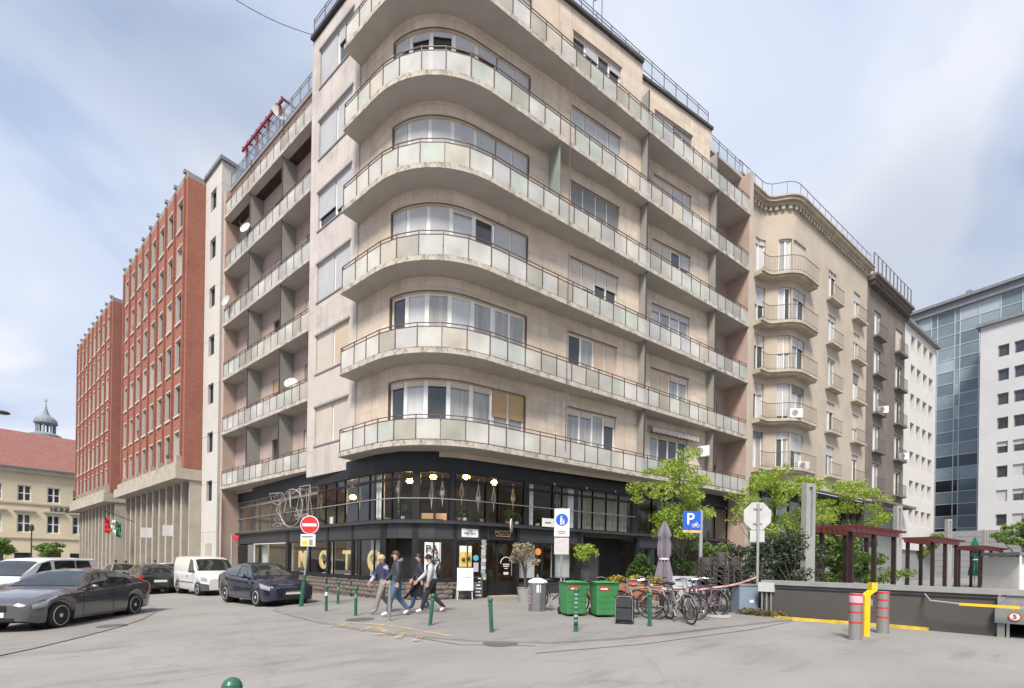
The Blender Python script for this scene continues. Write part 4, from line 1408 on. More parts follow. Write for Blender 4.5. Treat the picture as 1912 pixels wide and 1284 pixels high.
def brick_block(label, sA, nA, sB, nB, ztop, ncol, rows, zr0, pitch, zled, seed):
    "brick office wing; A is the near corner, B the far one"
    pth = Path([LP2(sB, nB), LP2(sA, nA)])
    o0 = LT((sA + sB) / 2, 1.5, 0)
    t = thing('brick_office_building', label, 'building', (o0.x, o0.y, -0.5))
    Ln = pth.len
    pit = (Ln - 0.8) / ncol
    rnd = random.Random(seed)
    hs = []
    cols = [0.4 + pit * (i + 0.5) for i in range(ncol)]
    for c in cols:
        for r_ in range(rows):
            z = zr0 + pitch * r_
            hs.append((c - 0.60, c + 0.60, z - 0.98, z + 0.98))
    wall_holes(pth.T, 0, Ln, zled, ztop, hs, 0.24).build('wall', m_brick, t)
    pts = [pth.T(Ln, 0, 0), pth.T(Ln, 7, 0), pth.T(0, 7, 0), pth.T(0, 0, 0)]
    MB().quad(*[Vector((p.x, p.y, z)) for p, z in ((pts[0], zled), (pts[1], zled), (pts[1], ztop), (pts[0], ztop))]).build('end_wall', m_brickend, t)
    MB().prism([tuple(p.xy) for p in pts], ztop, ztop + 0.35).build('parapet', m_zinc0, t)
    for h in hs:
        mb = MB()
        a, b, c, d = h
        mb.box(a, a + 0.04, -0.02, 0.22, c, d, pth.T).box(b - 0.04, b, -0.02, 0.22, c, d, pth.T).box(a, b, -0.021, 0.22, d - 0.001, d + 0.09, pth.T)
        w_ = mb.build('window', m_jamb, t)
        MB().box(a - 0.06, b + 0.06, -0.08, 0.20, c - 0.12, c + 0.001, pth.T).build('sill', m_jamb, w_)
        tilt = rnd.random() < 0.10
        MB().box(a + 0.04, b - 0.04, 0.17, 0.21, c, d - 0.001, pth.T).build('pane', m_teal if rnd.random() < 0.8 else m_panel, w_)
        if tilt:
            MB().quad(pth.T(a + 0.05, 0.15, c + 0.1), pth.T(b - 0.05, 0.15, c + 0.1), pth.T(b - 0.05, 0.02, c + 0.75), pth.T(a + 0.05, 0.02, c + 0.75)).build('open_sash', m_pane, w_)
    for i in range(ncol + 1):
        s = 0.4 + pit * i
        MB().box(max(0, s - 0.09), min(Ln, s + 0.09), -0.13, 0.0, zled + 0.9, ztop, pth.T).build('rib', m_brick, t)
        MB().box(max(0, s - 0.12), min(Ln, s + 0.12), -0.14, 0.1, ztop + 0.36, ztop + 0.56, pth.T).build('parapet_block', m_zinc0, t)
    MB().box(-0.1, Ln + 0.1, -0.45, 5, zled - 0.75, zled - 0.05, pth.T).build('concrete_ledge', m_conc, t)
    for c in cols:
        MB().box(c - 0.85, c + 0.85, -0.34, 0.0, zled + 0.02, zled + 0.34, pth.T).build('sill_box', m_conc, t)
        MB().box(c + 0.87, c + 1.0, -0.30, 0.0, zled + 0.02, zled + 0.8, pth.T).build('bracket', m_conc, t)
    nf = ncol + 2
    for i in range(nf + 1):
        s = Ln * i / nf
        MB().box(max(0, s - 0.18), min(Ln, s + 0.18), 0.35, 1.3, -0.5, zled - 0.75, pth.T).build('pillar', m_conc, t)
        if i < nf:
            MB().box(s + 0.19, Ln * (i + 1) / nf - 0.19, 1.1, 1.2, -0.5, zled - 0.76, pth.T).build('tall_window', m_teal if i % 3 else m_pane, t)
    return t, pth
bkA, pA = brick_block('red brick office wing nearest the corner block, with concrete ledge over tall columns', 22.85, -1.0, 39.8, -0.75, 25.9, 8, 6, 8.75, 3.05, 7.25, 1)
bkB, pB = brick_block('farther red brick office wing, behind the nearer one along the left street', 41.0, -1.25, 57.0, -1.2, 24.0, 8, 6, 8.3, 2.75, 7.0, 2)
# pale narrow building between
o0 = LT(21.4, 2, 0)
t = thing('narrow_building', 'narrow pale rendered building between the red brick wing and the corner block', 'building', (o0.x, o0.y, -0.5))
cz = [5.75 + 3.1 * i for i in range(7)]
ch_ = [(21.0, 21.95, z - 0.65, z + 0.65) for z in cz]
wall_holes(LT, 20.15, 22.8, -0.3, 26.2, ch_, 0.22).build('wall', m_cream, t)
MB().box(20.15, 20.2, 0.005, 6, -0.3, 26.2, LT).build('side_wall', m_cream, t)
MB().box(20.0, 22.84, -0.12, 6, 26.2, 26.42, LT).build('roof', m_zinc, t)
for h in ch_:
    win(t, LT, *h, dep=0.2, fm=m_iron, panes=[m_teal], bw=0.06)
MB().box(20.9, 21.9, -0.03, 0.1, 0.0, 2.4, LT).build('door', m_conc, t)
# wall signs, lanterns and flag on the brick wing
def hang_sign(s, label, w_=1.1, h=0.75, z=3.3):
    q = LT(s, -0.6, z)
    t = thing('projecting_sign', label, 'sign', q)
    MB().box(-0.03, 0.03, -w_ / 2, w_ / 2, -h / 2, h / 2, lambda a, b, c: q + EL * a + ML * b + UP * c).build('sign_panel', m_wpaint, t)
    MB().tube([q + ML * (w_ / 2), q + ML * 1.0], 0.03, 6).build('bracket', m_iron, t)
hang_sign(26.3, 'plain white projecting sign on the brick wing, nearer of two')
hang_sign(31.5, 'plain white projecting sign on the brick wing, farther of two')
for i, s in enumerate((23.3, 25.1, 28.7, 33.8)):
    q = LT(s, 0.1, 3.6)
    t = thing('wall_lantern', 'dark box lantern on the brick wing columns, %s from the narrow pale building' % ORD[i], 'lantern', q, 0, 'lanterns on the brick wing columns')
    MB().box(-0.14, 0.14, -0.2, 0.2, -0.3, 0.3, lambda a, b, c: q + EL * a + ML * b + UP * c).build('lantern_box', m_iron, t)
    MB().box(-0.1, 0.1, -0.22, -0.201, -0.2, 0.2, lambda a, b, c: q + EL * a + ML * b + UP * c).build('lantern_glass', m_panew, t)
m_green = M('green_cloth', (0.05, 0.22, 0.09), 0.8)
fq = LT(37.2, -1.0, 4.2)
fl = thing('flag', 'red white green flag drooping from a pole on the brick wing', 'flag', fq)
MB().tube([fq + ML * 1.1, fq - ML * 1.4 + UP * 1.0], 0.03, 6).build('flag_pole', m_iron, fl)
for i, mm in enumerate((m_green, m_wpaint, m_red)):
    rows = [[fq - ML * (0.2 + 0.35 * i + 0.35 * k / 3) + EL * 0.12 * math.sin(j * 1.7 + k) + UP * (0.42 * (0.2 + 0.35 * i + 0.35 * k / 3) - 0.05 - 1.25 * j / 4) for k in range(4)] for j in range(5)]
    MB().grid(rows).build('cloth_stripe', mm, fl)
# ---------------------------------------------------------------- yellow house across the end of the street, with tiled roof
HS = 74.0
def HT(n, u, z):
    "along the facade (n), out from it (u towards the camera is negative)"
    return LT(HS + u, n, z)
def npx(px, py=950, s0=HS):
    d = ray(px, py)
    tt = (s0 - CAM.dot(EL)) / d.dot(EL)
    return (CAM + d * tt).dot(ML)
m_yellow = M('pale_yellow_render', (0.60, 0.52, 0.37), 0.9, var=0.06, scale=0.5)
m_tile = facade_mat('red_roof_tile', (0.20, 0.085, 0.07), (0.245, 0.105, 0.085), (0.19, 0.085, 0.07), ML, 0.3, 0.22, 0.01, 0.85, (0.28, 0.13, 0.12), 0.3, 0.1, 0.3)
yq = HT(-10, 2, 0)
yh = thing('yellow_house', 'pale yellow house with red tiled roof at the far end of the left street', 'building', (yq.x, yq.y, -0.5))
nc = [npx(p) for p in (-120, -65, -10, 45, 100, 147, 190)]
yhs = []
for c in nc:
    yhs += [(c - 0.62, c + 0.62, 8.35, 10.4), (c - 0.62, c + 0.62, 4.3, 6.7), (c - 0.8, c + 0.8, -0.4, 1.7)]
wall_holes(HT, -30, 6, -0.6, 12.3, yhs, 0.3).build('wall', m_yellow, yh)
for i, h in enumerate(yhs):
    c = (h[0] + h[1]) / 2
    if i % 3 == 2:
        win(yh, HT, *h, dep=0.28, fm=m_iron, bw=0.1, name='shop_window')
        continue
    w_ = win(yh, HT, *h, cuts=[c], dep=0.25, fm=m_white, bw=0.12, mw_=0.16, transom=(h[3] - h[2]) * 0.5)
    if i % 3 == 1:
        MB().box(h[0] - 0.35, h[1] + 0.35, -0.3, 0.0, h[3] + 0.3, h[3] + 0.5, HT).build('window_hood', m_conc, yh)
MB().box(-30, 6, -0.12, 0.0, 7.95, 8.15, HT).build('string_course', m_conc, yh)
MB().box(-30, 6, -0.12, 0.0, 3.5, 3.65, HT).build('string_course', m_conc, yh)
MB().box(-30, 6.3, -0.55, 0.2, 12.0, 12.5, HT).build('cornice', m_conc, yh)
MB().box(-30, 6.4, -0.75, -0.4, 12.5, 12.65, HT).build('gutter', m_zinc, yh)
MB().quad(HT(-30, -0.5, 12.6), HT(6.3, -0.5, 12.6), HT(6.3, 6.5, 18.4), HT(-30, 6.5, 18.4)).build('roof', m_tile, yh)
text('lettering', 'HUNGAROTON', 0.78, m_iron, yh, HT(npx(143, 950), -0.06, 7.45), ML, UP, 0.04, 0.01, 0.86)
cq = at(85, 815, 84)
ct = thing('church_cupola', 'small grey cupola with lantern and cross rising behind the red tiled roof', 'cupola', (cq.x, cq.y, 0))
m_lead = M('grey_lead', (0.20, 0.23, 0.25), 0.7, var=0.2)
zb = cq.z
MB().lathe([(2.2, zb - 4), (2.2, zb + 0.2), (1.7, zb + 0.5), (1.5, zb + 0.6)], 16, (cq.x, cq.y, 0)).build('cupola_drum', m_lead, ct)
for i in range(8):
    a = 2 * math.pi * i / 8
    MB().tube([(cq.x + 1.25 * math.cos(a), cq.y + 1.25 * math.sin(a), zb + 0.55), (cq.x + 1.25 * math.cos(a), cq.y + 1.25 * math.sin(a), zb + 2.3)], 0.16, 6).build('column', m_lead, ct)
MB().lathe([(1.6, zb + 2.3), (1.65, zb + 2.5), (1.55, zb + 3.0), (1.2, zb + 3.5), (0.6, zb + 3.9), (0.35, zb + 4.5), (0.14, zb + 5.3), (0.05, zb + 5.9)], 18, (cq.x, cq.y, 0)).build('cupola_dome', m_lead, ct, 0.6)
MB().box(cq.x - 0.05, cq.x + 0.05, cq.y - 0.05, cq.y + 0.05, zb + 5.8, zb + 7.0).obox((cq.x, cq.y, zb + 6.55), RT * 0.35, FW * 0.05, UP * 0.05).build('cross', m_lead, ct)

# ---------------------------------------------------------------- neighbours on the right
m_beige = M('beige_render', (0.44, 0.38, 0.31), 0.9, var=0.08, scale=0.6, bump=0.12, bscale=60, dark=(0.30, 0.25, 0.2), dscale=0.35)
m_soot = M('sooty_render', (0.16, 0.135, 0.115), 0.9, var=0.14, scale=0.7, bump=0.12, bscale=60, dark=(0.09, 0.078, 0.068), dscale=0.4)
m_white2 = M('white_render', (0.56, 0.545, 0.52), 0.85, var=0.06, scale=0.5)
m_white3 = M('pale_grey_render', (0.48, 0.48, 0.485), 0.8, var=0.06, scale=0.3)
BL = [7.85 + 3.16 * i for i in range(5)]
bq = (28, 4, 0)
bb = thing('bay_apartment_building', 'beige rendered apartment building with curved iron balconies right of the corner block', 'building', bq)
XE = 37.2
mid_pts = fillet((20.01, 1.2), (23.6, 1.2), (24.75, -0.1), 1.4, 6)[:-1] + fillet((24.2, 0.52), (24.75, -0.1), (XE, -0.1), 1.2, 6)[1:]
BW = Path(mid_pts)
def bsx(px, py=700):
    return BW.spx(px, py, 0.05)
holes = []
for z in BL:
    holes += [(bsx(1406), bsx(1425), z + 0.12, z + 2.45), (bsx(1450), bsx(1474), z + 0.12, z + 2.45), (bsx(1477), bsx(1500), z + 0.12, z + 2.45),
              (bsx(1543), bsx(1558), z + 0.25, z + 2.4), (bsx(1591), bsx(1603), z + 0.25, z + 2.4)]
wall_holes(BW.T, 0, BW.len, 6.9, 25.0, holes, 0.2, [BW.l[i] for i in range(1, len(BW.l) - 1)]).build('wall', m_beige, bb)
rnd = random.Random(4)
for i, h in enumerate(holes):
    j = i % 5
    c = (h[0] + h[1]) / 2
    full = j in (1, 2)
    bl = None
    r_ = rnd.random()
    if r_ < 0.55:
        bl = [(rnd.choice([0.2, 0.25, 0.5, 0.9]) if full else rnd.choice([0.15, 0.3, 0.5]), rnd.choice([m_shut_w, m_shut_p]) if i % 7 else m_shut_g)] * 2
    win(bb, BW.T, *h, cuts=[c], panes=[rnd.choice([m_pane, m_panel, m_panew]) for _ in range(2)], blinds=bl, dep=0.18, bw=0.07, mw_=0.09, name='balcony_door')
m_cor = M('stained_cornice', (0.42, 0.37, 0.30), 0.9, var=0.2, scale=2, dark=(0.22, 0.20, 0.15), dscale=1.5, damt=0.6)
cb_ = [BW.l[i] for i in range(1, len(BW.l) - 1)]
cor = MB()
for n0_, n1_, z0_, z1_ in ((-0.22, 0.1, 25.06, 25.22), (-0.42, 0.1, 25.22, 25.40), (-0.52, 6.0, 25.40, 25.50)):
    cc = [0.0] + cb_ + [BW.len]
    for a, b in zip(cc, cc[1:]):
        cor.box(a, b, n0_, n1_, z0_, z1_, BW.T)
cor.build('cornice', m_cor, bb)
for i in range(44):
    s = 0.2 + (BW.len - 0.4) * i / 43
    MB().box(s - 0.10, s + 0.10, -0.18, 0.0, 24.80, 25.05, BW.T).build('dentil', m_cor, bb)
m_railgrey = M('grey_rail_iron', (0.12, 0.115, 0.11), 0.6)
def thin_rail(T, s0, s1, n, z, h, step, parent, extra=(), name='railing', bars=True, ends=None, r=0.007):
    mb = MB()
    cc = [s0] + [e for e in extra if s0 < e < s1] + [s1]
    pts = [T(s, n, z + h) for s in cc]
    mb.tube(pts, 0.02, 6)
    mb.tube([p - UP * (h - 0.08) for p in pts], 0.014, 5)
    k = max(1, int((s1 - s0) / step))
    for i in range(k + 1):
        s = s0 + (s1 - s0) * i / k
        mb.tube([T(s, n, z), T(s, n, z + h)], r, 4)
    if ends:
        for s in (s0, s1):
            mb.tube([T(s, n, z + h), T(s, ends, z + h)], 0.02, 5)
            for kk in range(1, 4):
                nn = n + (ends - n) * kk / 4
                mb.tube([T(s, nn, z), T(s, nn, z + h)], r, 4)
    return mb.build(name, m_railgrey, parent)
bend0, bend1 = bsx(1403), bsx(1508)
bcut = [bend0] + [c for c in cb_ if bend0 < c < bend1] + [bend1]
for z in BL:
    mb = MB()
    for a, b in zip(bcut, bcut[1:]):
        mb.box(a, b, -0.62, 0.0, z - 0.16, z, BW.T)
        mb.box(a, b, -0.5, 0.0, z - 0.30, z - 0.16, BW.T)
    sl_b = mb.build('balcony', m_cor, bb)
    thin_rail(BW.T, bend0 + 0.03, bend1 - 0.03, -0.57, z, 1.0, 0.13, sl_b, bcut[1:-1], ends=0.0)
    for a, b in ((bsx(1539), bsx(1562)), (bsx(1587), bsx(1607))):
        sl_b = MB().box(a, b, -0.42, 0.0, z + 0.04, z + 0.20, BW.T).build('balcony', m_cor, bb)
        thin_rail(BW.T, a + 0.03, b - 0.03, -0.38, z + 0.2, 0.9, 0.13, sl_b, ends=0.0)
rr_ = [c for c in cb_]
thin_rail(BW.T, 0.2, BW.len, -0.2, 25.50, 1.0, 0.9, bb, rr_, 'roof_railing', r=0.016)
mb = MB()
cc = [0.0] + cb_ + [BW.len]
for a, b in zip(cc, cc[1:]):
    mb.box(a, b, -1.0 if a > bend1 else -0.5, 0.0, 6.75, 6.95, BW.T)
mb.build('canopy', m_cor, bb)
MB().box(20.02, XE - 0.13, 0.0, 1.499, 6.6, 6.74).build('canopy_soffit', m_dgrey, bb)
MB().box(20.02, XE, 1.5, 1.6, 0.2, 6.75).box(XE - 0.12, XE, -0.1, 1.499, 0.2, 6.749).build('shop_front', m_dgrey, bb)
for i in range(9):
    x = 20.4 + i * 1.9
    f_ = MB().box(x, x + 1.7, 1.42, 1.48, 3.6, 6.5).build('shop_window', m_iron, bb)
    MB().box(x + 0.1, x + 1.6, 1.40, 1.419, 3.7, 6.4).build('pane', m_panel if i % 2 else m_pane, f_)
    MB().box(x, x + 1.7, 1.42, 1.48, 0.4, 3.3).build('shop_panel', m_mid if i % 3 else m_iron, bb)
# sooty building
sq = (41, 4, 0)
so = thing('sooty_building', 'dark sooty rendered apartment building with small iron balconies', 'building', sq)
XD = 46.1
PD = Path([(XE, -0.1), (XD, -0.1)])
dcol = [(PD.spx(1631, 700), PD.spx(1644, 700)), (PD.spx(1671, 700), PD.spx(1684, 700))]
holes = [(a, b, z + 0.1, z + 2.3) for z in BL for a, b in dcol]
wall_holes(PD.T, 0, PD.len, 6.9, 24.6, holes, 0.2).build('wall', m_soot, so)
for i, h in enumerate(holes):
    bl = [(0.9, m_shut_p)] * 2 if i in (9,) else None
    win(so, PD.T, *h, cuts=[(h[0] + h[1]) / 2], panes=[m_panel, m_pane] if i % 2 else [m_panew, m_panel], blinds=bl, dep=0.18, bw=0.08, mw_=0.1, name='balcony_door')
    b_ = MB().box(h[0] - 0.25, h[1] + 0.25, -0.4, 0.0, h[2] - 0.16, h[2], PD.T).build('balcony', m_soot, so)
    thin_rail(PD.T, h[0] - 0.22, h[1] + 0.22, -0.36, h[2], 0.95, 0.16, b_, ends=0.0, r=0.014)
MB().box(0, PD.len, -0.5, 6.0, 24.6, 24.8, PD.T).box(0, PD.len, -0.7, 6.0, 24.8, 25.0, PD.T).build('cornice', m_soot, so)
for i in range(20):
    s = 0.3 + (PD.len - 0.6) * i / 19
    MB().box(s - 0.1, s + 0.1, -0.42, 0.0, 24.3, 24.59, PD.T).build('dentil', m_soot, so)
thin_rail(PD.T, 0.05, PD.len - 0.05, -0.4, 25.0, 1.7, 0.85, so, (), 'roof_railing', r=0.05)
MB().box(0, PD.len, -1.0, 0.0, 6.75, 6.95, PD.T).build('canopy', m_soot, so)
MB().box(XE + .01, XD, 0.6, 0.7, 0.2, 6.75).build('shop_front', m_mid, so)
# white building
wb = thing('white_building', 'plain white rendered building with rows of narrow dark windows beyond the sooty one', 'building', (51, 4, 0))
PW_ = Path([(XD, -0.1), (55.4, -0.1)])
wc = [(PW_.spx(p - 3, 800), PW_.spx(p + 4.5, 800)) for p in (1702, 1713.5, 1725, 1736)]
holes = [(a, b, 22.6 - 2.72 * i - 0.8, 22.6 - 2.72 * i + 0.75) for i in range(7) for a, b in wc]
wall_holes(PW_.T, 0, PW_.len, 3.2, 24.0, holes, 0.45).build('wall', m_white2, wb)
for h in holes:
    win(wb, PW_.T, *h, dep=0.43, fm=m_mid, panes=[m_pane], bw=0.1)
MB().box(-0.0, PW_.len + 0.2, -0.35, 6.0, 24.0, 24.3, PW_.T).build('eaves', m_zinc, wb)
MB().box(XD + 0.01, 55.4, 0.1, 0.3, 0.2, 3.2).build('ground_floor', m_mid, wb)
MB().box(55.4, 55.5, -0.1, 6, 0.2, 24.0).build('end_wall', m_white2, wb)
# glass office block
m_gl = [M('blue_grey_glass_%d' % i, c, 0.08, var=0.15, scale=0.3, spec=0.9) for i, c in enumerate(((0.11, 0.15, 0.175), (0.16, 0.20, 0.215), (0.22, 0.27, 0.30), (0.32, 0.36, 0.40), (0.015, 0.018, 0.022)))]
m_alu = M('pale_aluminium', (0.45, 0.50, 0.54), 0.4, metal=0.3, var=0.05)
gx = 81.0
def GT(a, b, z):
    return Vector((gx + b, -a, z))
go = thing('glass_office_building', 'blue grey glass office block rising behind the white buildings at right', 'building', (gx + 3, 0, 0))
gc = [-9.5, -7.7, -6.35, -5.7, -3.85, -3.3, -1.35, 0.65, 2.6, 4.6, 6.6]
gr = [5.5 + 1.72 * i for i in range(19)] + [38.2]
mb = MB()
for c in gc:
    mb.box(c - 0.05, c + 0.05, -0.08, 0.05, 5.5, 38.2, GT)
for z in gr:
    mb.box(gc[0], gc[-1], -0.06, 0.04, z - 0.05, z + 0.05, GT)
mb.build('mullions', m_alu, go)
rnd = random.Random(8)
gpm = {}
for i, (a, b) in enumerate(zip(gc, gc[1:])):
    for j, (c, d) in enumerate(zip(gr, gr[1:])):
        if a > -0.5 and j < 15:
            continue
        if j % 2 == 0:
            mm = m_gl[0] if rnd.random() < 0.7 else m_gl[1]
            if j < 8 and rnd.random() < 0.7:
                mm = m_gl[4]
            elif rnd.random() < 0.3:
                mm = m_gl[3]
        else:
            mm = m_gl[1] if rnd.random() < 0.6 else m_gl[2]
        MB().box(a + 0.05, b - 0.05, -0.01, 0.03, c + 0.05, d - 0.05, GT).build('glass_panel', mm, go)
MB().box(-12, 7.0, -0.5, 5, 38.25, 39.2, GT).box(-12, 7.2, -0.9, 5, 39.2, 39.6, GT).build('roof', m_zinc, go)
MB().box(-3.2, -2.6, 2, 3, 39.6, 41.2, GT).box(3.6, 4.0, 2, 3, 39.6, 40.6, GT).build('chimney', m_zinc, go)
MB().box(-12, 7.0, 0.06, 6, 0.2, 38.24, GT).build('core_wall', m_gl[0], go)
wr = thing('white_office_building', 'pale office block with square windows at the right edge, before the glass block', 'building', (78, -6, 0))
wx = 74.8
def WT(a, b, z):
    return Vector((wx + b, -a, z))
holes = []
for i in range(8):
    z = 28.6 - 3.0 * i
    for c in (1.9, 3.3, 4.7, 6.1):
        holes.append((c - 0.48, c + 0.48, z - 0.72, z + 0.72))
wall_holes(WT, -0.1, 20, 6.4, 32.2, holes, 0.3).build('wall', m_white3, wr)
for i, h in enumerate(holes):
    r_ = rnd.random()
    bl = [(1.0, m_shut_w)] if r_ < 0.2 else ([(0.4, m_shut_w)] if r_ < 0.4 else None)
    win(wr, WT, *h, dep=0.27, fm=m_mid, panes=[m_pane], blinds=bl, bw=0.09)
MB().box(-0.5, 20, -0.4, 6, 32.2, 32.6, WT).build('roof', m_zinc, wr)
MB().box(-0.15, -0.1, 0.0, 6, 6.4, 32.2, WT).build('side_wall', m_white3, wr)
gw = thing('ribbed_low_building', 'long low grey ribbed wall below the office blocks behind the pergolas', 'building', (75, -3, 0))
for i in range(8):
    MB().box(-12, 30, 0.0, 0.4, 0.2 + 0.78 * i, 0.2 + 0.78 * i + 0.74, WT).build('wall_panel', m_mid, gw)
MB().box(-12, 30, 0.05, 0.35, 0.2, 6.4, WT).build('wall_core', m_zinc, gw)
# ---------------------------------------------------------------- street furniture
m_bgreen = M('green_bollard_paint', (0.022, 0.11, 0.066), 0.35, var=0.15, scale=5)
m_bgrey = M('worn_grey_paint', (0.22, 0.22, 0.21), 0.5, var=0.25, scale=8)
m_blue = M('blue_sign_paint', (0.02, 0.10, 0.50), 0.4, var=0.04)
m_signwhite = M('white_sign_sheet', (0.72, 0.72, 0.70), 0.45, var=0.03)
m_backgrey = M('grey_sign_back', (0.50, 0.50, 0.49), 0.5, var=0.10, scale=5)
m_yellow2 = M('yellow_post_paint', (0.78, 0.50, 0.02), 0.45, var=0.08)
m_plastic = M('black_plastic', (0.02, 0.02, 0.022), 0.45, var=0.2)
m_rubber = M('black_rubber', (0.018, 0.018, 0.018), 0.8, var=0.2)
m_bin = M('green_bin_plastic', (0.06, 0.25, 0.09), 0.45, var=0.12, scale=3)
m_concgrey = M('grey_concrete', (0.30, 0.30, 0.29), 0.85, var=0.12, scale=2, bump=0.2)
FL = -FW   # towards the camera
def upto(T0):
    return lambda a, b, c: T0 + RT * a + FW * b + UP * c
# green bollards
def make_bollard():
    t = thing('bollard', 'x', 'bollard', (0, 0, 0))
    MB().lathe([(0.055, -0.1), (0.055, 0.02), (0.042, 0.03), (0.042, 0.66), (0.048, 0.67), (0.048, 0.70), (0.042, 0.71), (0.042, 0.74)], 20).build('bollard_post', m_bgreen, t, 0.6, False)
    MB().lathe([(0.030, 0.74), (0.052, 0.76), (0.058, 0.80), (0.052, 0.825), (0.04, 0.845), (0.02, 0.858), (0.004, 0.862)], 24).build('bollard_cap', m_bgreen, t, 0.9, False)
    return t
bol = make_bollard()
bl_list = [(609, 1141, 0.78, 0, 'green bollard with chipped white top, close to the no entry sign'),
           (631, 1127, 0.80, 0, 'green bollard nearest the stone plinth, set back behind the others'),
           (664, 1149, 0.80, 0, 'green bollard with grey scuffed top, in front of the shop letter O'),
           (803, 1167, 0.74, 0.09, 'green bollard leaning right in front of the walking men'),
           (918, 1180, 0.72, -0.06, 'lone pale green bollard leaning left below the shop door'),
           (1075, 1179, 0.92, 0, 'sticker-covered dark green bollard in front of the left wheelie bin'),
           (1213, 1169, 0.76, 0, 'green bollard between the suitcase and the parked bicycles')]
for i, (px, py, h, ln_, lab) in enumerate(bl_list):
    q = gp(px, py)
    o = bol if i == 0 else dup(bol, q)
    o.location = q
    o.scale = (1, 1, h / 0.86)
    o['label'] = lab
    o['group'] = 'green bollards along the kerb'
    o.rotation_euler = Matrix.Rotation(ln_, 3, FW).to_euler()
q = at(433, 1274, 2.75)
o = dup(bol, (q.x, q.y, q.z - 0.83), 0, 'green bollard close to the camera, only its cap visible', 'green bollards along the kerb')
o.scale = (1, 1, 1)
q = gp(1075, 1179)
rnd = random.Random(2)
for i in range(8):
    z = 0.12 + i * 0.085
    MB().lathe([(0.0435, z), (0.0435, z + rnd.uniform(0.02, 0.045))], 12).build('sticker', rnd.choice([m_plastic, m_bgrey, sm_[1], sm_[3]]), bpy.data.objects['bollard.005'], True, False)
for nm in ('bollard', 'bollard.002', 'bollard.001'):
    MB().lathe([(0.0432, 0.52), (0.0432, 0.64)], 12).build('scuffed_band', m_signwhite if nm == 'bollard' else m_bgrey, bpy.data.objects[nm], True, False)
q = gp(727, 1159)
t = thing('steel_post', 'thin plain grey post on the pavement in front of the man in jeans', 'post', q)
MB().lathe([(0.035, -0.1), (0.035, 0.98), (0.02, 1.0)], 12).build('post_tube', m_bgrey, t, 0.6, False)
# no-entry sign
q = gp(562, 1132)
t = thing('no_entry_sign', 'red round no entry sign on a leaning pole, lower half of pole green', 'road sign', q)
lean = RT * 0.29
pt = lambda h: lean * (h / 2.9) + UP * h
MB().tube([pt(-0.1), pt(1.05)], 0.075, 12, r2=0.055).build('pole_base', m_bgreen, t, 0.6, False)
MB().tube([pt(1.05), pt(3.02)], 0.030, 10).build('pole', m_galv, t, 0.6, False)
sc = pt(2.72) + FL * 0.05
MB().lathe([(0.30, -0.012), (0.31, -0.008), (0.31, 0.008), (0.30, 0.012)], 32, sc, FL).build('sign_rim', m_signwhite, t, False, False)
MB().lathe([(0.285, 0.0122), (0.285, 0.015)], 32, sc, FL).build('sign_disc', m_red, t, False, False)
MB().obox(sc + FL * 0.017, RT * 0.23, UP * 0.048, FL * 0.003).build('white_bar', m_signwhite, t, False, False)
sc2 = pt(2.21) + FL * 0.045
pl = MB().obox(sc2, RT * 0.245, UP * 0.2, FL * 0.008).build('supplementary_plate', m_signwhite, t, False, False)
MB().obox(sc2 + FL * 0.010 - RT * 0.1 - UP * 0.09, RT * 0.09, UP * 0.08, FL * 0.002).build('yellow_print', m_yellow2, pl, False, False)
MB().obox(sc2 + FL * 0.010 + RT * 0.1 - UP * 0.07, RT * 0.06, UP * 0.1, FL * 0.002).obox(sc2 + FL * 0.010 - RT * 0.02 + UP * 0.12, RT * 0.18, UP * 0.03, FL * 0.002).build('grey_print', m_mid, pl, False, False)
# pedestrian sign
q = gp(1047, 1122)
t = thing('pedestrian_sign', 'blue and white pedestrian zone sign on a grey pole behind the wheelie bins', 'road sign', q)
MB().tube([(0, 0, -0.1), (0, 0, 3.35)], 0.038, 10).build('pole', m_galv, t, 0.6, False)
fd = (FL + RT * -0.15).normalized()
fr = fd.cross(UP) * -1
sc = fd * 0.05 + UP * 2.82
MB().obox(sc, fr * 0.27, UP * 0.50, fd * 0.012).build('sign_plate', m_signwhite, t, False, False)
MB().lathe([(0.22, 0.0125), (0.22, 0.016)], 32, sc + UP * 0.10, fd).build('blue_disc', m_blue, t, False, False)
fg = MB()
fg.ball(sc + UP * 0.22 + fd * 0.016 - fr * 0.02, 0.028, 10, 6)
fg.obox(sc + UP * 0.11 + fd * 0.018 - fr * 0.02, fr * 0.035, UP * 0.075, fd * 0.003).obox(sc - UP * 0.02 + fd * 0.018 - fr * 0.045, fr * 0.014, UP * 0.06, fd * 0.003).obox(sc - UP * 0.02 + fd * 0.018 + fr * 0.005, fr * 0.014, UP * 0.06, fd * 0.003)
fg.ball(sc + UP * 0.10 + fd * 0.016 + fr * 0.07, 0.02, 10, 6).obox(sc + UP * 0.03 + fd * 0.018 + fr * 0.07, fr * 0.022, UP * 0.045, fd * 0.003).obox(sc - UP * 0.04 + fd * 0.018 + fr * 0.07, fr * 0.016, UP * 0.03, fd * 0.003)
fg.build('walking_figures', m_signwhite, t, False, False)
MB().obox(sc - UP * 0.32 + fd * 0.014, fr * 0.16, UP * 0.02, fd * 0.002).obox(sc - UP * 0.39 + fd * 0.014, fr * 0.12, UP * 0.02, fd * 0.002).build('grey_print', m_mid, t, False, False)
MB().obox(fd * 0.05 + UP * 1.98, fr * 0.26, UP * 0.30, fd * 0.01).build('lower_plate', M('speckled_plate', (0.52, 0.48, 0.48), 0.6, var=0.35, scale=26), t, False, False)
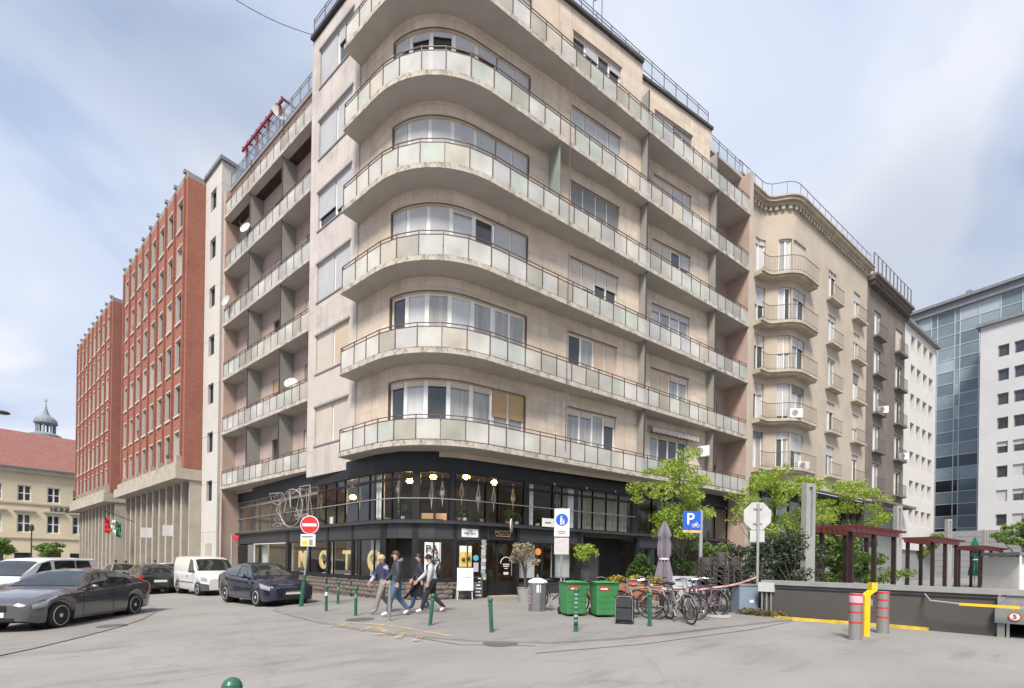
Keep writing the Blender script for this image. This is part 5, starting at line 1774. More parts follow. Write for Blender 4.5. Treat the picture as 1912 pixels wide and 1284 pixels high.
# bicycle parking sign
q = gd(1308, 13.2)
t = thing('bicycle_parking_sign', 'blue bicycle parking sign with white letter P on a grey pole', 'road sign', q)
MB().tube([(0, 0, -0.1), (0, 0, 2.90)], 0.052, 12).build('pole', m_galv, t, 0.6, False)
sc = -RT * 0.28 + UP * 2.60 + FL * 0.03
MB().obox(sc, RT * 0.26, UP * 0.27, FL * 0.012).build('sign_plate', m_blue, t, False, False)
text('lettering', 'P', 0.46, m_signwhite, t, q + sc + FL * 0.015 - RT * 0.05 + UP * 0.03, RT, UP, 0.002, 0.006)
bk = MB()
b0 = sc + FL * 0.015 + RT * 0.10 - UP * 0.15
for dx in (-0.055, 0.065):
    bk.ring(b0 + RT * dx, FL, 0.045, 0.008, 18, 5)
for a, b in (((-0.055, 0), (-0.01, 0.075)), ((-0.01, 0.075), (0.055, 0.075)), ((-0.01, 0.075), (0.01, 0)), ((0.01, 0), (0.055, 0.075)), ((-0.055, 0), (0.01, 0)), ((0.065, 0), (0.05, 0.11)), ((0.05, 0.11), (0.03, 0.12))):
    bk.tube([b0 + RT * a[0] + UP * a[1], b0 + RT * b[0] + UP * b[1]], 0.007, 5)
bk.build('bicycle_symbol', m_signwhite, t, False, False)
MB().obox(sc - UP * 0.315, RT * 0.26, UP * 0.035, FL * 0.01).build('yellow_strip', M('orange_cream_strip', (0.62, 0.45, 0.22), 0.6, var=0.3, scale=9), t, False, False)
# octagonal sign seen from behind
q = gp(1413, 1145)
t = thing('octagonal_sign', 'grey back of an octagonal road sign above a small plate, on a grey pole', 'road sign', q)
MB().tube([(0, 0, -0.1), (0, 0, 3.0)], 0.034, 10).build('pole', m_galv, t, 0.6, False)
oc = [(0.405 * math.cos(R(22.5 + 45 * i)), 0.405 * math.sin(R(22.5 + 45 * i))) for i in range(8)]
c8 = UP * 2.66 - FL * 0.045
MB().prism(oc, -0.008, 0.008, lambda a, b, c: c8 + RT * a + UP * b + FL * c).build('sign_plate', m_backgrey, t, False, False)
for dz in (-0.2, 0.2):
    MB().obox(c8 + UP * dz + FL * 0.02, RT * 0.12, UP * 0.018, FL * 0.01).build('clamp', m_galv, t, False, False)
MB().obox(UP * 2.11 - FL * 0.04, RT * 0.2, UP * 0.16, FL * 0.007).build('lower_plate', m_backgrey, t, False, False)
# litter bin
q = gp(1003, 1140)
t = thing('litter_bin', 'grey steel litter bin with white capped top and pink scribbles, left of the wheelie bins', 'litter bin', q)
oc = [(0.27 * math.cos(R(22.5 + 45 * i)), 0.27 * math.sin(R(22.5 + 45 * i))) for i in range(8)]
MB().prism(oc, -0.02, 0.82).build('bin_body', M('bin_steel', (0.20, 0.20, 0.205), 0.45, metal=0.4, var=0.12), t, False, False, 0.015)
MB().lathe([(0.29, 0.82), (0.29, 0.86), (0.24, 0.90), (0.12, 0.95), (0.05, 0.97)], 8).build('bin_lid', m_signwhite, t, False, False)
MB().obox(FL * 0.255 + UP * 0.66 + RT * 0.02, RT * 0.06, UP * 0.11, FL * 0.004).build('paper_notice', m_signwhite, t, False, False)
m_pinks = M('pink_scribble', (0.55, 0.28, 0.42), 0.6, var=0.3, scale=20)
rnd = random.Random(9)
dl = (-RT * 0.92 + FL * 0.38).normalized()
tl = dl.cross(UP)
pts = [dl * 0.256 + tl * rnd.uniform(-0.08, 0.08) + UP * (0.1 + 0.03 * i) for i in range(22)]
MB().tube(pts, 0.012, 4).build('pink_scribble', m_pinks, t, False, False)
MB().lathe([(0.10, 0.97), (0.03, 0.99), (0.03, 1.06), (0.01, 1.07)], 10).build('ash_tray', m_steel, t, False, False)
# wheelie bins
def make_bin():
    t = thing('wheelie_bin', 'x', 'wheelie bin', (0, 0, 0))
    prof = lambda z: 0.26 + 0.045 * z
    mb = MB()
    n = 5
    for k in range(n):
        z0, z1 = 0.05 + 0.80 * k / n, 0.05 + 0.80 * (k + 1) / n
        a, b = prof(z0), prof(z1)
        vs = [(-a, -a * 1.02, z0), (a, -a * 1.02, z0), (a, a * 1.1, z0), (-a, a * 1.1, z0), (-b, -b * 1.12, z1), (b, -b * 1.12, z1), (b, b * 1.1, z1), (-b, b * 1.1, z1)]
        mb.add(vs, ((0, 1, 5, 4), (1, 2, 6, 5), (2, 3, 7, 6), (3, 0, 4, 7)) + (((0, 3, 2, 1),) if k == 0 else ()))
    mb.build('bin_body', m_bin, t, False, False, 0.03)
    MB().box(-0.315, 0.315, -0.355, 0.335, 0.852, 0.885).build('bin_rim', m_bin, t, False, False, 0.012)
    lid = MB()
    rows = []
    for i in range(9):
        y = -0.37 + 0.73 * i / 8
        rows.append([Vector((x, y, 0.886 + 0.055 * math.cos((y) / 0.38 * 1.35) * math.cos(x / 0.33 * 1.2))) for x in (-0.325, -0.2, 0, 0.2, 0.325)])
    lid.grid(rows)
    lo = [[Vector((p.x, p.y, 0.886)) for p in (r_[0], r_[-1])] for r_ in rows]
    lid.grid(lo).build('bin_lid', m_bin, t, True, False)
    for s in (-1, 1):
        w_ = MB().lathe([(0.06, -0.03), (0.10, -0.025), (0.10, 0.025), (0.06, 0.03)], 18, (s * 0.255, 0.33, 0.10), (1, 0, 0)).build('wheel', m_rubber, t, 0.6, False)
    MB().tube([(-0.27, 0.40, 0.87), (0.27, 0.40, 0.87)], 0.018, 8).build('handle', m_bin, t, False, False)
    MB().box(-0.22, 0.02, -0.334, -0.326, 0.70, 0.80).build('red_label', m_red, t, False, False)
    MB().box(-0.19, -0.01, -0.338, -0.335, 0.72, 0.755).build('label_strip', m_signwhite, t, False, False)
    return t
bn_ = make_bin()
az = math.atan2(FW.y, FW.x) - math.pi / 2
for i, (px, py, lab, da_) in enumerate(((1072, 1151, 'green wheelie bin behind the sticker-covered bollard, left of the pair', 0.25), (1131, 1153, 'green wheelie bin beside the black suitcase, right of the pair', 0.12))):
    q = gp(px, py) + FW * 0.3
    q.z = gz(q.x, q.y) + KERB
    o = bn_ if i == 0 else dup(bn_, q)
    o.location = q
    o.rotation_euler = (0, 0, az + da_)
    o['label'] = lab
    o['group'] = 'green wheelie bins'
# suitcase
q = gp(1166, 1164)
t = thing('suitcase', 'black wheeled suitcase standing on the pavement right of the wheelie bins', 'suitcase', q, az - 0.35)
MB().box(-0.21, 0.21, -0.13, 0.13, 0.05, 0.66).build('case_body', m_plastic, t, False, False, 0.04)
MB().box(-0.17, 0.17, -0.165, -0.131, 0.10, 0.36).box(-0.17, 0.17, -0.155, -0.131, 0.39, 0.60).build('front_pocket', M('charcoal_cloth', (0.035, 0.035, 0.04), 0.8), t, False, False, 0.015)
MB().tube([(-0.19, -0.137, 0.08), (-0.19, -0.137, 0.58), (-0.13, -0.137, 0.64), (0.13, -0.137, 0.64), (0.19, -0.137, 0.58), (0.19, -0.137, 0.08)], 0.010, 6).build('piping', m_bgrey, t, False, False)
MB().tube([(-0.08, 0.0, 0.66), (-0.08, 0, 0.70), (0.08, 0, 0.70), (0.08, 0.0, 0.66)], 0.012, 6).build('handle', m_plastic, t, False, False)
for s in (-1, 1):
    MB().lathe([(0.035, -0.02), (0.035, 0.02)], 12, (s * 0.17, 0.1, 0.035), (1, 0, 0)).build('wheel', m_rubber, t, False, False)
    MB().box(s * 0.17 - 0.02, s * 0.17 + 0.02, -0.12, -0.09, 0, 0.05).build('foot', m_plastic, t, False, False)
# sandwich board and chalk board
q = gp(868, 1120)
t = thing('sandwich_board', 'white sandwich board on thin legs in front of the yellow poster', 'sandwich board', q, az + 0.2)
MB().obox((0, 0.0, 0.78), (0.30, 0, 0), (0, 0.012, 0), (0, 0.06, 0.42)).build('board_panel', m_signwhite, t, False, False)
for s in (-1, 1):
    MB().tube([(s * 0.28, -0.06, 0), (s * 0.25, 0.0, 0.5)], 0.014, 6).build('leg', m_wpaint, t, False, False)
    MB().tube([(s * 0.3, 0.36, 0), (s * 0.26, 0.08, 1.1)], 0.014, 6).build('leg', m_wpaint, t, False, False)
MB().obox((0.12, -0.008, 0.84), (0.13, 0, 0), (0, 0.008, 0), (0, 0, 0.008)).build('printed_line', m_mid, t, False, False)
q = gp(893, 1117)
t = thing('chalk_board', 'narrow black chalk board with white writing leaning beside the shop door', 'chalkboard', q, az + 0.15)
MB().obox((0, 0.12, 0.42), (0.17, 0, 0), (0, 0.014, 0), (0, 0.10, 0.42)).build('board_panel', m_dgrey, t, False, False)
for i in range(6):
    z = 0.12 + 0.13 * i
    MB().obox((rnd.uniform(-0.03, 0.03), 0.12 + (z - 0.42) * 0.24 - 0.018, z), (0.08 + rnd.uniform(0, 0.05), 0, 0), (0, 0.002, 0), (0, 0.003, 0.018)).build('chalk_line', m_signwhite, t, False, False)
# steel bollards with red bands, yellow post
for i, (px, py, lab) in enumerate(((1597, 1194, 'thick steel bollard with red bands and pink label, left of the yellow post'), (1648, 1182, 'thick steel bollard with red bands, right of the yellow post'))):
    q = gp(px, py, 0.0)
    h = 0.86 if i == 0 else 0.84
    t = thing('steel_bollard', lab, 'bollard', q, 0, 'steel bollards at the garage ramp')
    MB().lathe([(0.105, -0.1), (0.105, h), (0.09, h + 0.012)], 24).build('bollard_tube', m_steel, t, 0.6, False)
    for zz in (0.31, 0.50, 0.66, h - 0.03):
        MB().lathe([(0.107, zz), (0.107, zz + 0.035)], 24).build('red_band', m_red, t, 0.6, False)
    if i == 0:
        MB().lathe([(0.1065, 0.70), (0.1065, 0.825)], 24).build('label_band', M('pink_label', (0.65, 0.42, 0.46), 0.5, var=0.25, scale=14), t, 0.6, False)
q = gp(1615, 1187, 0.0)
t = thing('yellow_post', 'yellow bent steel post for a card reader between two steel bollards', 'post', q)
MB().box(-0.055, 0.055, -0.055, 0.055, -0.1, 0.80, upto(Vector((0, 0, 0)))).build('post_lower', m_yellow2, t, False, False)
MB().add([RT * a + FW * b + UP * c for a, b, c in ((-0.055, -0.055, 0.80), (0.055, -0.055, 0.80), (0.055, 0.055, 0.80), (-0.055, 0.055, 0.80), (0.08, -0.055, 0.90), (0.19, -0.055, 0.90), (0.19, 0.055, 0.90), (0.08, 0.055, 0.90))], ((0, 1, 5, 4), (1, 2, 6, 5), (2, 3, 7, 6), (3, 0, 4, 7), (0, 3, 2, 1), (4, 5, 6, 7))).build('post_bend', m_yellow2, t, False, False)
MB().box(0.08, 0.19, -0.055, 0.055, 0.90, 1.05, upto(Vector((0, 0, 0)))).build('post_head', m_yellow2, t, False, False)
MB().box(0.056, 0.11, -0.04, 0.04, 0.60, 0.72, upto(Vector((0, 0, 0)))).build('card_reader', m_bgrey, t, False, False)
# garage ramp wall
m_ramp = M('dark_render', (0.075, 0.070, 0.065), 0.7, var=0.14, scale=1.2, dark=(0.045, 0.04, 0.038), dscale=0.6)
wA, wB = gp(1445, 1152, 0.0), gp(1862, 1188, 0.0)
wdir = (wB - wA)
wl_ = Vector((wdir.x, wdir.y, 0)).length
wu = Vector((wdir.x, wdir.y, 0)).normalized()
wn = Vector((-wu.y, wu.x, 0))      # away from the camera
if wn.dot(FW) < 0:
    wn = -wn
def WL(a, b, c):
    return Vector((wA.x, wA.y, 0)) + wu * a + wn * b + UP * c
rw = thing('ramp_wall', 'dark rendered wall with pale metal coping along the garage ramp', 'wall', (wA.x, wA.y, 0))
MB().box(-0.25, wl_, 0.0, 0.25, -0.3, 1.02, WL).build('wall_body', m_ramp, rw)
MB().box(-0.30, wl_ + 4, -0.06, 0.32, 1.05, 1.16, WL).build('coping', M('coping_metal', (0.33, 0.33, 0.31), 0.45, metal=0.3, var=0.1), rw)
MB().box(-0.25, wl_, -0.03, 0.2, 0.97, 1.049, WL).build('dark_trim', m_iron, rw)  # dark iron strip just under the coping
MB().box(-0.36, 0.02, -0.10, 0.0, 0.86, 1.10, WL).build('meter_box', m_backgrey, rw)
for i in range(3):
    MB().tube([WL(-0.28 + 0.11 * i, -0.04, 0.2), WL(-0.28 + 0.11 * i, -0.04, 0.86)], 0.025, 6).build('conduit', m_bgrey, rw)
yk = [WL(0.02, -0.28, 0), WL(0.5, -0.32, 0), WL(1.3, -0.2, 0), WL(2.2, -0.06, 0), WL(3.0, -0.06, 0)]
mb = MB()
for a, b in zip(yk, yk[1:]):
    z0 = gz(a.x, a.y)
    mb.add([a + UP * (z0 - 0.1), b + UP * (z0 - 0.1), b + UP * (z0 + 0.07), a + UP * (z0 + 0.07), a + wn * 0.1 + UP * (z0 - 0.1), b + wn * 0.1 + UP * (z0 - 0.1), b + wn * 0.1 + UP * (z0 + 0.07), a + wn * 0.1 + UP * (z0 + 0.07)], ((0, 1, 2, 3), (3, 2, 6, 7), (4, 7, 6, 5), (0, 3, 7, 4), (1, 5, 6, 2)))
tag(mb.build('yellow_kerb', M('yellow_kerb_paint', (0.58, 0.40, 0.04), 0.6, var=0.3, scale=5)), 'low yellow painted kerb at the foot of the dark ramp wall', 'kerb')
# garage portal
gpn = thing('garage_portal', 'dark garage entrance under a grey beam with a round speed limit sign', 'garage entrance', (wB.x, wB.y, 0))
e0 = wl_
MB().box(e0 + 0.0, e0 + 0.10, -0.08, 0.25, -0.6, 1.02, WL).build('jamb', m_bgrey, gpn)
MB().box(e0 + 0.12, e0 + 0.16, -0.02, 0.1, -0.6, 0.72, WL).build('door_rail', m_galv, gpn)
MB().box(e0 - 0.03, e0 + 6, -0.14, 0.2, 0.52, 0.79, WL).build('beam', M('grey_green_panel', (0.20, 0.23, 0.21), 0.5, var=0.1), gpn)
MB().box(e0 + 0.10, e0 + 6, -0.02, 0.2, 0.79, 1.0, WL).build('steel_panel', m_steel, gpn)
MB().box(e0 + 0.10, e0 + 6, -0.03, 0.2, 1.0, 1.05, WL).build('lintel', m_bgrey, gpn)
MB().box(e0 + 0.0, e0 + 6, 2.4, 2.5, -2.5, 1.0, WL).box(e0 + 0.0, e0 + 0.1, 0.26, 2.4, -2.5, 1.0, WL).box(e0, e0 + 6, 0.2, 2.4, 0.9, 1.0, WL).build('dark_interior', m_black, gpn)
lp = WL(e0 + 0.23, -0.15, 0.655)
MB().lathe([(0.085, 0.0), (0.085, 0.008)], 28, lp, -wn).build('sign_ring', m_red, gpn)
MB().lathe([(0.066, 0.0085), (0.066, 0.011)], 28, lp, -wn).build('sign_face', m_signwhite, gpn)
text('lettering', '5', 0.11, m_blacktxt, gpn, lp - wn * 0.013, wu, UP, 0.001, 0.003)
ba = thing('barrier', 'grey and yellow barrier arm across the garage ramp', 'barrier', WL(e0 - 1.2, -0.35, 0.9))
MB().tube([WL(e0 - 1.05, -0.05, 1.0), WL(e0 - 0.93, -0.3, 0.88), WL(e0 - 0.5, -0.35, 0.85)], 0.018, 8).build('arm_bracket', m_galv, ba)
MB().box(e0 - 0.5, e0 + 0.3, -0.37, -0.33, 0.82, 0.87, WL).build('arm', m_yellow2, ba)
MB().box(e0 + 0.3, e0 + 3.0, -0.36, -0.34, 0.825, 0.865, WL).build('arm_tip', m_galv, ba)
# utility cabinet by the wall
q = gp(1398, 1146)
t = thing('utility_cabinet', 'blue grey metal cabinet beside the octagonal sign pole', 'cabinet', q, az + 0.1)
MB().box(-0.27, 0.27, 0.0, 0.4, -0.05, 0.76).build('cabinet_body', M('blue_grey_paint', (0.20, 0.26, 0.33), 0.5, var=0.08), t, False, False, 0.01)
MB().box(-0.29, 0.29, -0.02, 0.42, 0.762, 0.80).build('cabinet_top', m_bgrey, t, False, False)
MB().box(0.02, 0.14, -0.006, 0.0, 0.30, 0.38).build('label_plate', m_signwhite, t, False, False)
MB().box(0.29, 0.52, 0.1, 0.5, -0.05, 0.72).build('side_box', m_plastic, t, False, False)
q = gp(1338, 1151)
tag(MB().lathe([(0.36, -0.02), (0.38, 0.01), (0.37, 0.05), (0.30, 0.065)], 20, q).build('parasol_base', m_concgrey), 'flat round pale concrete base lying on the pavement below the stacked chairs', 'parasol base')
# concrete light pylons in the square
for i, (px, d_, w_, lab) in enumerate(((1508, 15.0, 0.40, 'nearest and tallest of the grey slotted pylons, left of the first pergola'), (1675, 21.5, 0.36, 'grey slotted pylon between the first and second pergola'), (1770, 27.0, 0.36, 'grey slotted pylon between the second and third pergola'), (1838, 34.0, 0.34, 'farthest grey slotted pylon, behind the green parasol'))):
    q = gd(px, d_)
    h = 3.95 if i == 0 else 4.1
    t = thing('light_pylon', lab, 'pylon', q, az + 0.3, 'slotted light pylons in the square')
    MB().box(-w_ / 2, w_ / 2, -0.09, 0.09, -0.2, h * 0.55).build('shaft', m_concgrey, t, False, False)
    for s in (-1, 1):
        MB().box(s * w_ * 0.34 - w_ * 0.16, s * w_ * 0.34 + w_ * 0.16, -0.09, 0.09, h * 0.55 + .001, h - 0.12).build('upright', m_concgrey, t, False, False)
    MB().box(-w_ / 2, w_ / 2, -0.09, 0.09, h - 0.12, h).build('cap', m_concgrey, t, False, False)
    MB().box(-w_ * 0.16, w_ * 0.16, -0.02, 0.02, h * 0.55, h - 0.12).build('lamp_strip', m_frost, t, False, False)
# pergolas
m_post = M('dark_brown_timber', (0.022, 0.009, 0.008), 0.6, var=0.25, scale=4)
m_perg = M('red_brown_timber', (0.10, 0.02, 0.017), 0.6, var=0.25, scale=4, stretch=(1, 1, 6))
def pergola(pxa, da_, pxb, db_, np_, h, label):
    A_, B_ = gd(pxa, da_), gd(pxb, db_)
    t = thing('pergola', label, 'pergola', A_, 0, 'red timber pergolas in the square')
    d = (B_ - A_)
    d.z = 0
    Ln = d.length
    u = d.normalized()
    v = Vector((-u.y, u.x, 0))
    if v.dot(FW) > 0:
        v = -v
    Tq = lambda a, b, c: A_ + u * a + v * b + UP * c
    for row in (0.0, 0.9):
        for i in range(np_):
            s = Ln * (i + 0.02) / (np_ - 0.96)
            MB().box(s - 0.065, s + 0.065, row - 0.065, row + 0.065, -0.1, h - 0.16, Tq).build('post', m_post, t)
        MB().box(-0.3, Ln + 0.3, row - 0.06, row + 0.06, h - 0.16, h, Tq).build('beam', m_perg, t)
    n = int(Ln / 0.42)
    for i in range(n + 1):
        s = -0.25 + (Ln + 0.5) * i / n
        MB().box(s - 0.035, s + 0.035, -0.3, 1.2, h + 0.001, h + 0.08, Tq).build('rafter', m_perg, t)
pergola(1533, 16.4, 1618, 18.8, 3, 2.56, 'nearest red timber pergola, over green bushes behind the ramp wall')
pergola(1694, 21.8, 1742, 24.2, 3, 2.55, 'middle red timber pergola, between two grey pylons')
pergola(1790, 28.0, 1834, 31.5, 3, 2.5, 'farthest red timber pergola, around the closed green parasol')
# parasols
def parasol(q, h, m_, label, lean_=0.0):
    t = thing('closed_parasol', label, 'parasol', q)
    MB().tube([(0, 0, -0.05), (0, 0, h)], 0.025, 8).build('pole', m_galv, t, False, False)
    rnd = random.Random(5)
    rows = []
    for z, r_ in ((h * 0.22, 0.26), (h * 0.36, 0.22), (h * 0.5, 0.15), (h * 0.545, 0.13), (h * 0.6, 0.17), (h * 0.72, 0.17), (h * 0.80, 0.14), (h * 0.83, 0.18), (h * 0.9, 0.13), (h, 0.03)):
        rows.append([Vector((r_ * (1 + 0.30 * math.cos(8 * a)) * math.cos(a), r_ * (1 + 0.30 * math.cos(8 * a)) * math.sin(a), z)) for a in [2 * math.pi * k / 48 for k in range(49)]])
    MB().grid(rows).build('canopy', m_, t, True, False)
    MB().lathe([(0.17, h * 0.535), (0.17, h * 0.555)], 16).build('tie', m_signwhite, t, False, False)
    MB().lathe([(0.3, -0.02), (0.3, 0.06), (0.05, 0.08)], 16).build('foot', m_concgrey, t, False, False)
parasol(gd(1240, 15.2), 2.75, M('lilac_grey_canvas', (0.20, 0.175, 0.21), 0.85, var=0.12, scale=2), 'closed lilac grey parasol among the planters in front of the shop')
parasol(gd(1820, 30.5), 3.3, M('green_canvas', (0.02, 0.17, 0.12), 0.8, var=0.1), 'closed green parasol under the farthest pergola')
# street lamp, cables
q = gd(-60, 24, 0)
t = thing('street_lamp', 'dark street lamp head reaching in at the left edge', 'street lamp', q)
hd = at(4, 770, 24) - q
MB().tube([(0, 0, -0.1), (0, 0, hd.z - 0.2), hd * 0.4 + UP * (hd.z * 0.6 + 0.12), hd + UP * 0.05], 0.05, 8).build('lamp_post', m_iron, t, False, False)
MB().ball(hd, 0.22, 14, 8, (1.4, 1.4, 0.45)).build('lamp_head', m_iron, t, True, False)
cA, cB = at(588, 66, 20.4), at(380, -40, 16)
tag(MB().tube([cA + (cB - cA) * i / 8 - UP * 0.25 * math.sin(math.pi * i / 8) for i in range(9)], 0.012, 5).build('overhead_cable', m_iron), 'thin overhead cable running from the roof edge to the top left', 'cable')
q = gd(432, 27.0)
t = thing('traffic_sign_post', 'mint green post with small red sign at the left end of the shop front', 'road sign', q)
MB().tube([(0, 0, -0.1), (0, 0, 3.1)], 0.045, 8).build('pole', M('mint_paint', (0.32, 0.42, 0.38), 0.5), t, False, False)
MB().prism([(-0.25, 0.2), (0.25, 0.2), (0, -0.25)], -0.01, 0.01, lambda a, b, c: UP * 2.85 + RT * (a + 0.25) + UP * b + FL * (c + 0.06)).build('sign_plate', m_red, t, False, False)
q = gd(58, 50)
t = thing('lamp_post', 'thin dark lamp post standing before the yellow house', 'street lamp', q)
MB().tube([(0, 0, -0.1), (0, 0, 4.6)], 0.06, 8).build('post', m_iron, t, False, False)
MB().lathe([(0.06, 4.6), (0.22, 4.8), (0.18, 5.25), (0.05, 5.4)], 10).build('lantern', m_iron, t, False, False)
# awning, air conditioners and dishes on the corner block
aw = thing('awning', 'small scalloped cream awning folded above the first floor balcony window on the right', 'awning', P2.T(w2a, -0.2, ZB[0] + 2.9))
a0, a1 = w2a - 0.15, w2b + 0.55
zt = ZB[0] + 2.86
MB().quad(P2.T(a0, -0.02, zt + 0.12), P2.T(a1, -0.02, zt + 0.12), P2.T(a1, -0.32, zt - 0.05), P2.T(a0, -0.32, zt - 0.05)).build('awning_roof', M('cream_canvas', (0.52, 0.47, 0.42), 0.8), aw)
mb = MB()
n = 60
for i in range(n):
    s, e_ = a0 + (a1 - a0) * i / n, a0 + (a1 - a0) * (i + 1) / n
    f = lambda k: 0.20 + 0.07 * abs(math.sin(k * math.pi / 5))
    mb.quad(P2.T(s, -0.325, zt - 0.05), P2.T(e_, -0.325, zt - 0.05), P2.T(e_, -0.325, zt - 0.05 - f(i + 1)), P2.T(s, -0.325, zt - 0.05 - f(i)))
mb.build('valance', M('striped_canvas', (0.50, 0.44, 0.40), 0.8, var=0.25, scale=9, stretch=(1, 1, 0.05)), aw)
def aircon(q, f_, label):
    t = thing('air_conditioner', label, 'air conditioner', q)
    r_ = UP.cross(f_)
    MB().obox((0, 0, 0), r_ * 0.40, UP * 0.28, f_ * 0.15).build('casing', m_wpaint, t, False, False, 0.015)
    MB().lathe([(0.21, 0.151), (0.21, 0.158)], 24, -r_ * 0.08, f_).build('fan_grille', m_mid, t, False, False)
    MB().ring(f_ * 0.16 - r_ * 0.08, f_, 0.12, 0.008, 18, 4).ring(f_ * 0.16 - r_ * 0.08, f_, 0.2, 0.01, 20, 4).build('grille_ring', m_wpaint, t, False, False)
    MB().obox(-UP * 0.3, r_ * 0.3, UP * 0.02, f_ * 0.16).build('bracket', m_galv, t, False, False)
YN = Vector((0, -1, 0))
s_ = P2.spx(1306, 820)
aircon(P2.T(s_, -0.16, 7.75), (YN * 0.4 - XV * 0.9).normalized(), 'white air conditioner beside the scalloped awning')
s_ = P2.spx(1309, 400)
aircon(P2.T(s_, -0.2, ZB[4] + 0.85), YN, 'white air conditioner on the upper right balcony of the corner block')
aircon(LT(18.6, 0.35, ZB[4] + 1.25), -ML, 'air conditioner at the left end of the upper left balconies')
for z, s in ((ZB[1] + 0.9, 30.0), (ZB[2] + 0.5, 0)):
    pass
aircon(Vector((24.6, -0.45, BL[1] + 0.33)), Vector((-0.6, -0.8, 0)), 'white air conditioner on the second bay balcony from the bottom')
aircon(Vector((26.0, -0.32, BL[0] + 0.33)), Vector((-0.5, -0.85, 0)), 'white air conditioner on the lowest bay balcony')
aircon(PD.T(dcol[0][1] - 0.3, -0.25, BL[2] + 0.5), Vector((-0.7, -0.7, 0)), 'white air conditioner on a balcony of the sooty building')
aircon(PD.T(dcol[1][1] - 0.3, -0.25, BL[1] + 0.5), Vector((-0.7, -0.7, 0)), 'air conditioner at the far balcony of the sooty building')
def dish(q, f_, r_, label):
    t = thing('satellite_dish', label, 'satellite dish', q)
    f_ = f_.normalized()
    MB().lathe([(0.02, -0.10 * r_ / 0.4), (r_ * 0.5, -0.075 * r_ / 0.4), (r_ * 0.8, -0.035), (r_, 0.0), (r_ * 0.98, 0.012), (r_ * 0.75, -0.02), (0.02, -0.08 * r_ / 0.4)], 24, (0, 0, 0), f_).build('dish', m_backgrey, t, 0.9, False)
    MB().tube([-UP * r_ * 0.9, -UP * r_ * 0.4 + f_ * 0.3, f_ * 0.4 - UP * 0.05], 0.012, 5).build('feed_arm', m_galv, t, False, False)
    MB().tube([-f_ * 0.08, -f_ * 0.1 - UP * (r_ + 0.3)], 0.02, 6).build('mount', m_galv, t, False, False)
dish(LT(16.2, -0.15, ZB[4] + 1.35), FL + UP * 0.3 - RT * 0.3, 0.34, 'white satellite dish on the upper left balconies, above the other two')
dish(LT(18.4, -0.3, ZB[3] + 1.2), FL + UP * 0.2 - RT * 0.5, 0.34, 'white satellite dish at the left end of the middle balcony')
dish(LT(11.3, 0.2, ZB[1] + 1.45), FL + UP * 0.5, 0.34, 'white satellite dish on the lower left balcony close to the stone bay')
dish(LT(13.5, 0.6, 25.6), FL + UP * 0.3 + RT * 0.6, 0.5, 'grey satellite dish on the roof terrace beside the red pergola')
# red pergola on the roof terrace
m_rp = M('dark_red_timber', (0.20, 0.03, 0.045), 0.5, var=0.15)
rpg = thing('roof_pergola', 'dark red timber pergola on the left roof terrace', 'pergola', LT(15.5, 1.0, 24.22))
for s in (13.6, 15.0, 16.4, 17.8):
    for n in (0.5, 2.6):
        MB().box(s - 0.06, s + 0.06, n - 0.06, n + 0.06, 24.22, 26.0, LT).build('post', m_rp, rpg)
for n in (0.45, 2.6):
    MB().box(13.2, 18.3, n - 0.05, n + 0.05, 26.0, 26.15, LT).build('beam', m_rp, rpg)
for i in range(9):
    s = 13.3 + 4.9 * i / 8
    MB().box(s - 0.035, s + 0.035, 0.40, 2.7, 26.151, 26.26, LT).build('rafter', m_rp, rpg)
for a_, b_ in ((13.7, 14.9), (15.1, 16.3), (16.5, 17.7)):
    MB().quad(LT(a_, 0.5, 24.3), LT(b_, 0.5, 24.3), LT(b_, 0.5, 25.95), LT(a_, 0.5, 25.95)).build('glass_screen', m_clear, rpg)
# barrier tape between the poles
tA, tB, tC = gd(1245, 12.6) + UP * 0.68, gd(1330, 12.3) + UP * 0.72, gp(1413, 1145) + UP * 1.0
m_tape = M('red_white_tape', (0.62, 0.35, 0.33), 0.6, var=0.4, scale=3)
mb = MB()
for a, b in ((tA, tB), (tB, tC)):
    for i in range(6):
        p_, q_ = a.lerp(b, i / 6) - UP * 0.06 * math.sin(math.pi * i / 6), a.lerp(b, (i + 1) / 6) - UP * 0.06 * math.sin(math.pi * (i + 1) / 6)
        mb.quad(p_ - UP * 0.025, q_ - UP * 0.025, q_ + UP * 0.025, p_ + UP * 0.025)
tag(mb.build('barrier_tape', m_tape), 'red and white barrier tape strung between bicycles and the octagonal sign pole', 'barrier tape')

q = P2.T(0.35, -0.25, ZB[4] + 0.2)
t = thing('balcony_cabinet', 'tall beige cabinet on the fifth floor balcony right of the divider', 'cabinet', q)
MB().box(-0.25, 0.25, -0.15, 0.15, 0.0, 1.75).build('cabinet_body', M('beige_cabinet', (0.55, 0.42, 0.33), 0.6), t, False, False)
MB().box(-0.27, 0.27, -0.17, 0.17, 1.751, 1.79).build('cabinet_top', m_mid, t, False, False)
